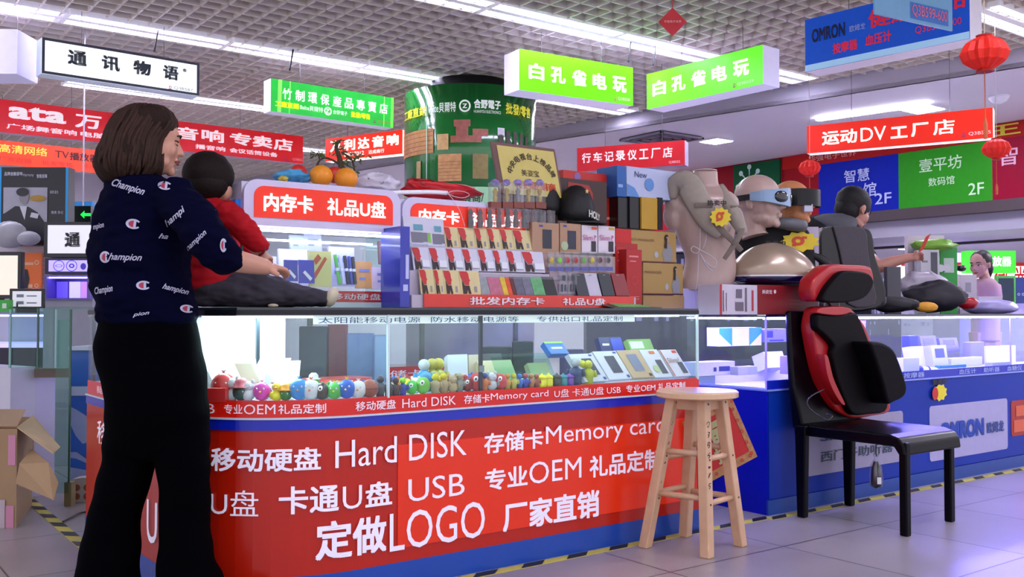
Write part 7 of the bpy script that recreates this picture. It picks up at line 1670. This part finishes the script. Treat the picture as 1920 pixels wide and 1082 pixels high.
rt_ = fuse(bm, .006, RDT, 'red_top', ch, 3); folds(rt_, .007, 16); folds(rt_, .004, 34)
bm = bm_new(); tube(bm, [W(492, 455, DC - .06), W(496, 464, DC - .06), W(493, 474, DC - .055), W(486, 479, DC - .05)], .005, 6, 3); obj('cuff', bm, M('7a0a14', .8), ch, smooth=True)
GP = M('3b3840', .85, var=.12, scale=20, spec=.2)
bm = bm_new()
loft(bm, [tuple(W(u, v, DC + dd)) + (rz, ry) for u, v, rz, ry, dd in ((362, 545, .040, .06, 0), (385, 543, .062, .085, 0), (420, 545, .060, .08, -.005), (460, 545, .060, .075, -.01), (500, 545, .060, .065, -.01), (535, 550, .044, .055, 0), (570, 556, .036, .048, 0), (600, 559, .029, .04, .01), (614, 560, .026, .036, .01))], 22, 4, 2.2, Z, DF)
loft(bm, [tuple(W(u, v, DC + dd)) + (rz, ry) for u, v, rz, ry, dd in ((400, 545, .055, .06, .04), (470, 545, .05, .05, .045), (520, 555, .036, .045, .04), (560, 560, .03, .035, .04))], 18, 3, 2.2, Z, DF)
for v_ in bm.verts: v_.co.z = max(v_.co.z, TOPZ + .002)
gp = fuse(bm, .006, GP, 'trousers', ch, 3); folds(gp, .009, 18); folds(gp, .005, 36)
for v_ in gp.data.vertices: v_.co.z = max(v_.co.z, .002)
bm = bm_new(); c = W(622, 557, DC + .01); Rf = Matrix.Rotation(radians(22), 3, 'Y'); ball(bm, c, .020, .032, .036, 16, 10, VIEWROT @ Rf)
for v_ in bm.verts: v_.co.z = max(v_.co.z, TOPZ + .002)
obj('sock', bm, M('c8c0a4', .7, var=.1), ch, smooth=True)
bm = bm_new(); c = W(512, 573, DC - .065); ball(bm, c, .018, .014, .007, 10, 6, VIEWROT)
for v_ in bm.verts: v_.co.z = max(v_.co.z, TOPZ + .001)
obj('sock', bm, M('c8c0a4', .7, var=.1), ch, smooth=True)

# ---- man stooping behind the blue counter
DM = 6.05
mn = thing('person', 'man with short black hair in a black and grey shirt bending forward behind the blue counter, seen from behind', 'person', V((W(1570, 600, DM).x, W(1570, 600, DM).y, 0)))
mn['label'] = 'short haired man in a black and grey shirt bending over behind the blue counter'
fM = (RT * .75 + DF * .40 - Z * .42).normalized(); mc_ = W(1600, 394, DM); hM = .27
bm = bm_new(); PM, RM = head_parts(bm, mc_, hM, fM)
tube(bm, [PM(0, -.12, -.2), W(1575, 418, DM), W(1560, 430, DM)], [.06, .06, .075], 12, 3)
loft(bm, rings([(425, 1510, 1600, .10), (460, 1495, 1620, .13), (540, 1500, 1625, .13), (620, 1510, 1620, .13)], DM), 20, 3, 2.3, RT, DF)
tube(bm, [W(1600, 450, DM - .1), W(1630, 485, 5.85), W(1645, 500, 5.8), W(1670, 492, 5.8), W(1700, 484, 5.8), W(1712, 482, 5.8)], [.05, .045, .042, .036, .028, .024], 12, 3)
ball(bm, W(1716, 482, 5.8), .03, .02, .028)
for k in range(4): tube(bm, [W(1718, 477 + k * 3.5, 5.79 + k * .008), W(1727, 474 + k * 4, 5.78 + k * .008), W(1732, 478 + k * 4, 5.77 + k * .008)], .0085, 6)
tube(bm, [W(1713, 478, 5.78), W(1719, 470, 5.77)], .0095, 6)
for k in (-1, 1): tube(bm, [V((W(1565 + 18 * k, 600, DM).x, W(1565 + 18 * k, 600, DM).y, z_)) for z_ in (.85, .45, .03)], [.09, .06, .045], 12, 2); ball(bm, V((W(1570 + 18 * k, 600, DM).x, W(1570 + 18 * k, 600, DM).y, .045)), .12, .05, .045, 12, 6, VIEWROT)
fuse(bm, .007, M('b98070', .5, var=.05), 'body', mn, 2); face_detail(mn, PM, RM, hM)
bm = bm_new(); ball(bm, PM(0, -.07, .15), .36 * hM, .45 * hM, .385 * hM, 24, 16, RM); ball(bm, PM(0, -.17, -.06), .30 * hM, .30 * hM, .30 * hM, 18, 10, RM)
for v_ in bm.verts: v_.co += (v_.co - mc_).normalized() * .008 * noise.noise(v_.co * 50)
obj('hair', bm, M('0a070a', .7, var=.3, scale=60, bump=.4), mn, smooth=True)
bm = bm_new(); loft(bm, rings([(404, 1530, 1590, .06), (413, 1505, 1604, .10), (430, 1494, 1612, .13), (470, 1490, 1628, .145), (540, 1494, 1632, .145), (600, 1500, 1630, .14)], DM), 26, 3, 2.4, RT, DF); tube(bm, [W(1595, 440, DM - .1), W(1615, 468, 5.9), W(1630, 486, 5.86)], [.065, .062, .056], 14, 3)
sh_ = fuse(bm, .009, M('100e14', .85, var=.2), 'shirt', mn, 3); folds(sh_, .008, 8)
bm = bm_new(); loft(bm, rings([(402, 1540, 1586, .07), (408, 1520, 1598, .105), (416, 1518, 1606, .13), (428, 1530, 1600, .145), (436, 1545, 1585, .148)], DM - .012), 24, 3, 2.4, RT, DF); obj('grey_yoke', bm, M('5c5c62', .85, var=.1), mn, smooth=True)
bm = bm_new(); quadbox(bm, W(1722, 474, 5.76), RT * .03 + Z * .02, (RT * .045 + Z * .095), DF * .002); tag(obj('red_card', bm, M('c02018', .4)), 'red card held in the outstretched hand of the stooping man', 'card')
# ---- woman in pink far behind
DP_ = 7.3
pk = thing('person', 'woman in a pink top with dark tied hair looking down at the far right', 'person', V((W(1845, 600, DP_).x, W(1845, 600, DP_).y, 0)))
fP = (-RT * .75 - DF * .55 - Z * .15).normalized(); pc_ = W(1838, 496, DP_); hP = .205
bm = bm_new(); PP, RP_ = head_parts(bm, pc_, hP, fP)
tube(bm, [PP(0, -.08, -.2), W(1846, 520, DP_), W(1847, 530, DP_)], [.042, .038, .06], 12, 3)
loft(bm, rings([(526, 1832, 1862, .06), (540, 1826, 1866, .08), (580, 1826, 1868, .08), (640, 1828, 1868, .09)], DP_), 18, 3, 2.2, RT, DF)
for k in (-1, 1): tube(bm, [V((W(1847 + 10 * k, 600, DP_).x, W(1847 + 10 * k, 600, DP_).y, z_)) for z_ in (.80, .42, .01)], [.08, .055, .04], 10, 2); tube(bm, [W(1847 + 19 * k, 540, DP_), W(1847 + 22 * k, 575, DP_ - .05), W(1840 + 12 * k, 592, DP_ - .22)], [.035, .03, .022], 10, 2); ball(bm, W(1840 + 12 * k, 592, DP_ - .24), .03, .03, .018)
fuse(bm, .006, M('b98a84', .5, var=.04), 'body', pk, 2); face_detail(pk, PP, RP_, hP)
bm = bm_new(); ball(bm, PP(0, -.10, .16), .365 * hP, .42 * hP, .37 * hP, 22, 14, RP_); ball(bm, PP(0, -.28, -.02), .30 * hP, .26 * hP, .28 * hP, 18, 10, RP_); tube(bm, [PP(0, -.45, -.05), PP(0, -.56, -.25), PP(0, -.5, -.6)], [.03, .035, .01], 10, 3)
obj('hair', bm, M('0c080c', .5, var=.3, scale=50), pk, smooth=True)
bm = bm_new(); loft(bm, rings([(522, 1835, 1859, .055), (528, 1826, 1866, .08), (545, 1822, 1872, .095), (590, 1823, 1872, .095), (640, 1824, 1872, .10)], DP_), 24, 3, 2.3, RT, DF); tube(bm, [W(1828, 535, DP_), W(1822, 560, DP_ - .04)], [.042, .038], 12); tube(bm, [W(1866, 535, DP_), W(1870, 560, DP_ - .04)], [.042, .038], 12)
fuse(bm, .008, M('b08a9c', .8, var=.06), 'pink_top', pk, 3)
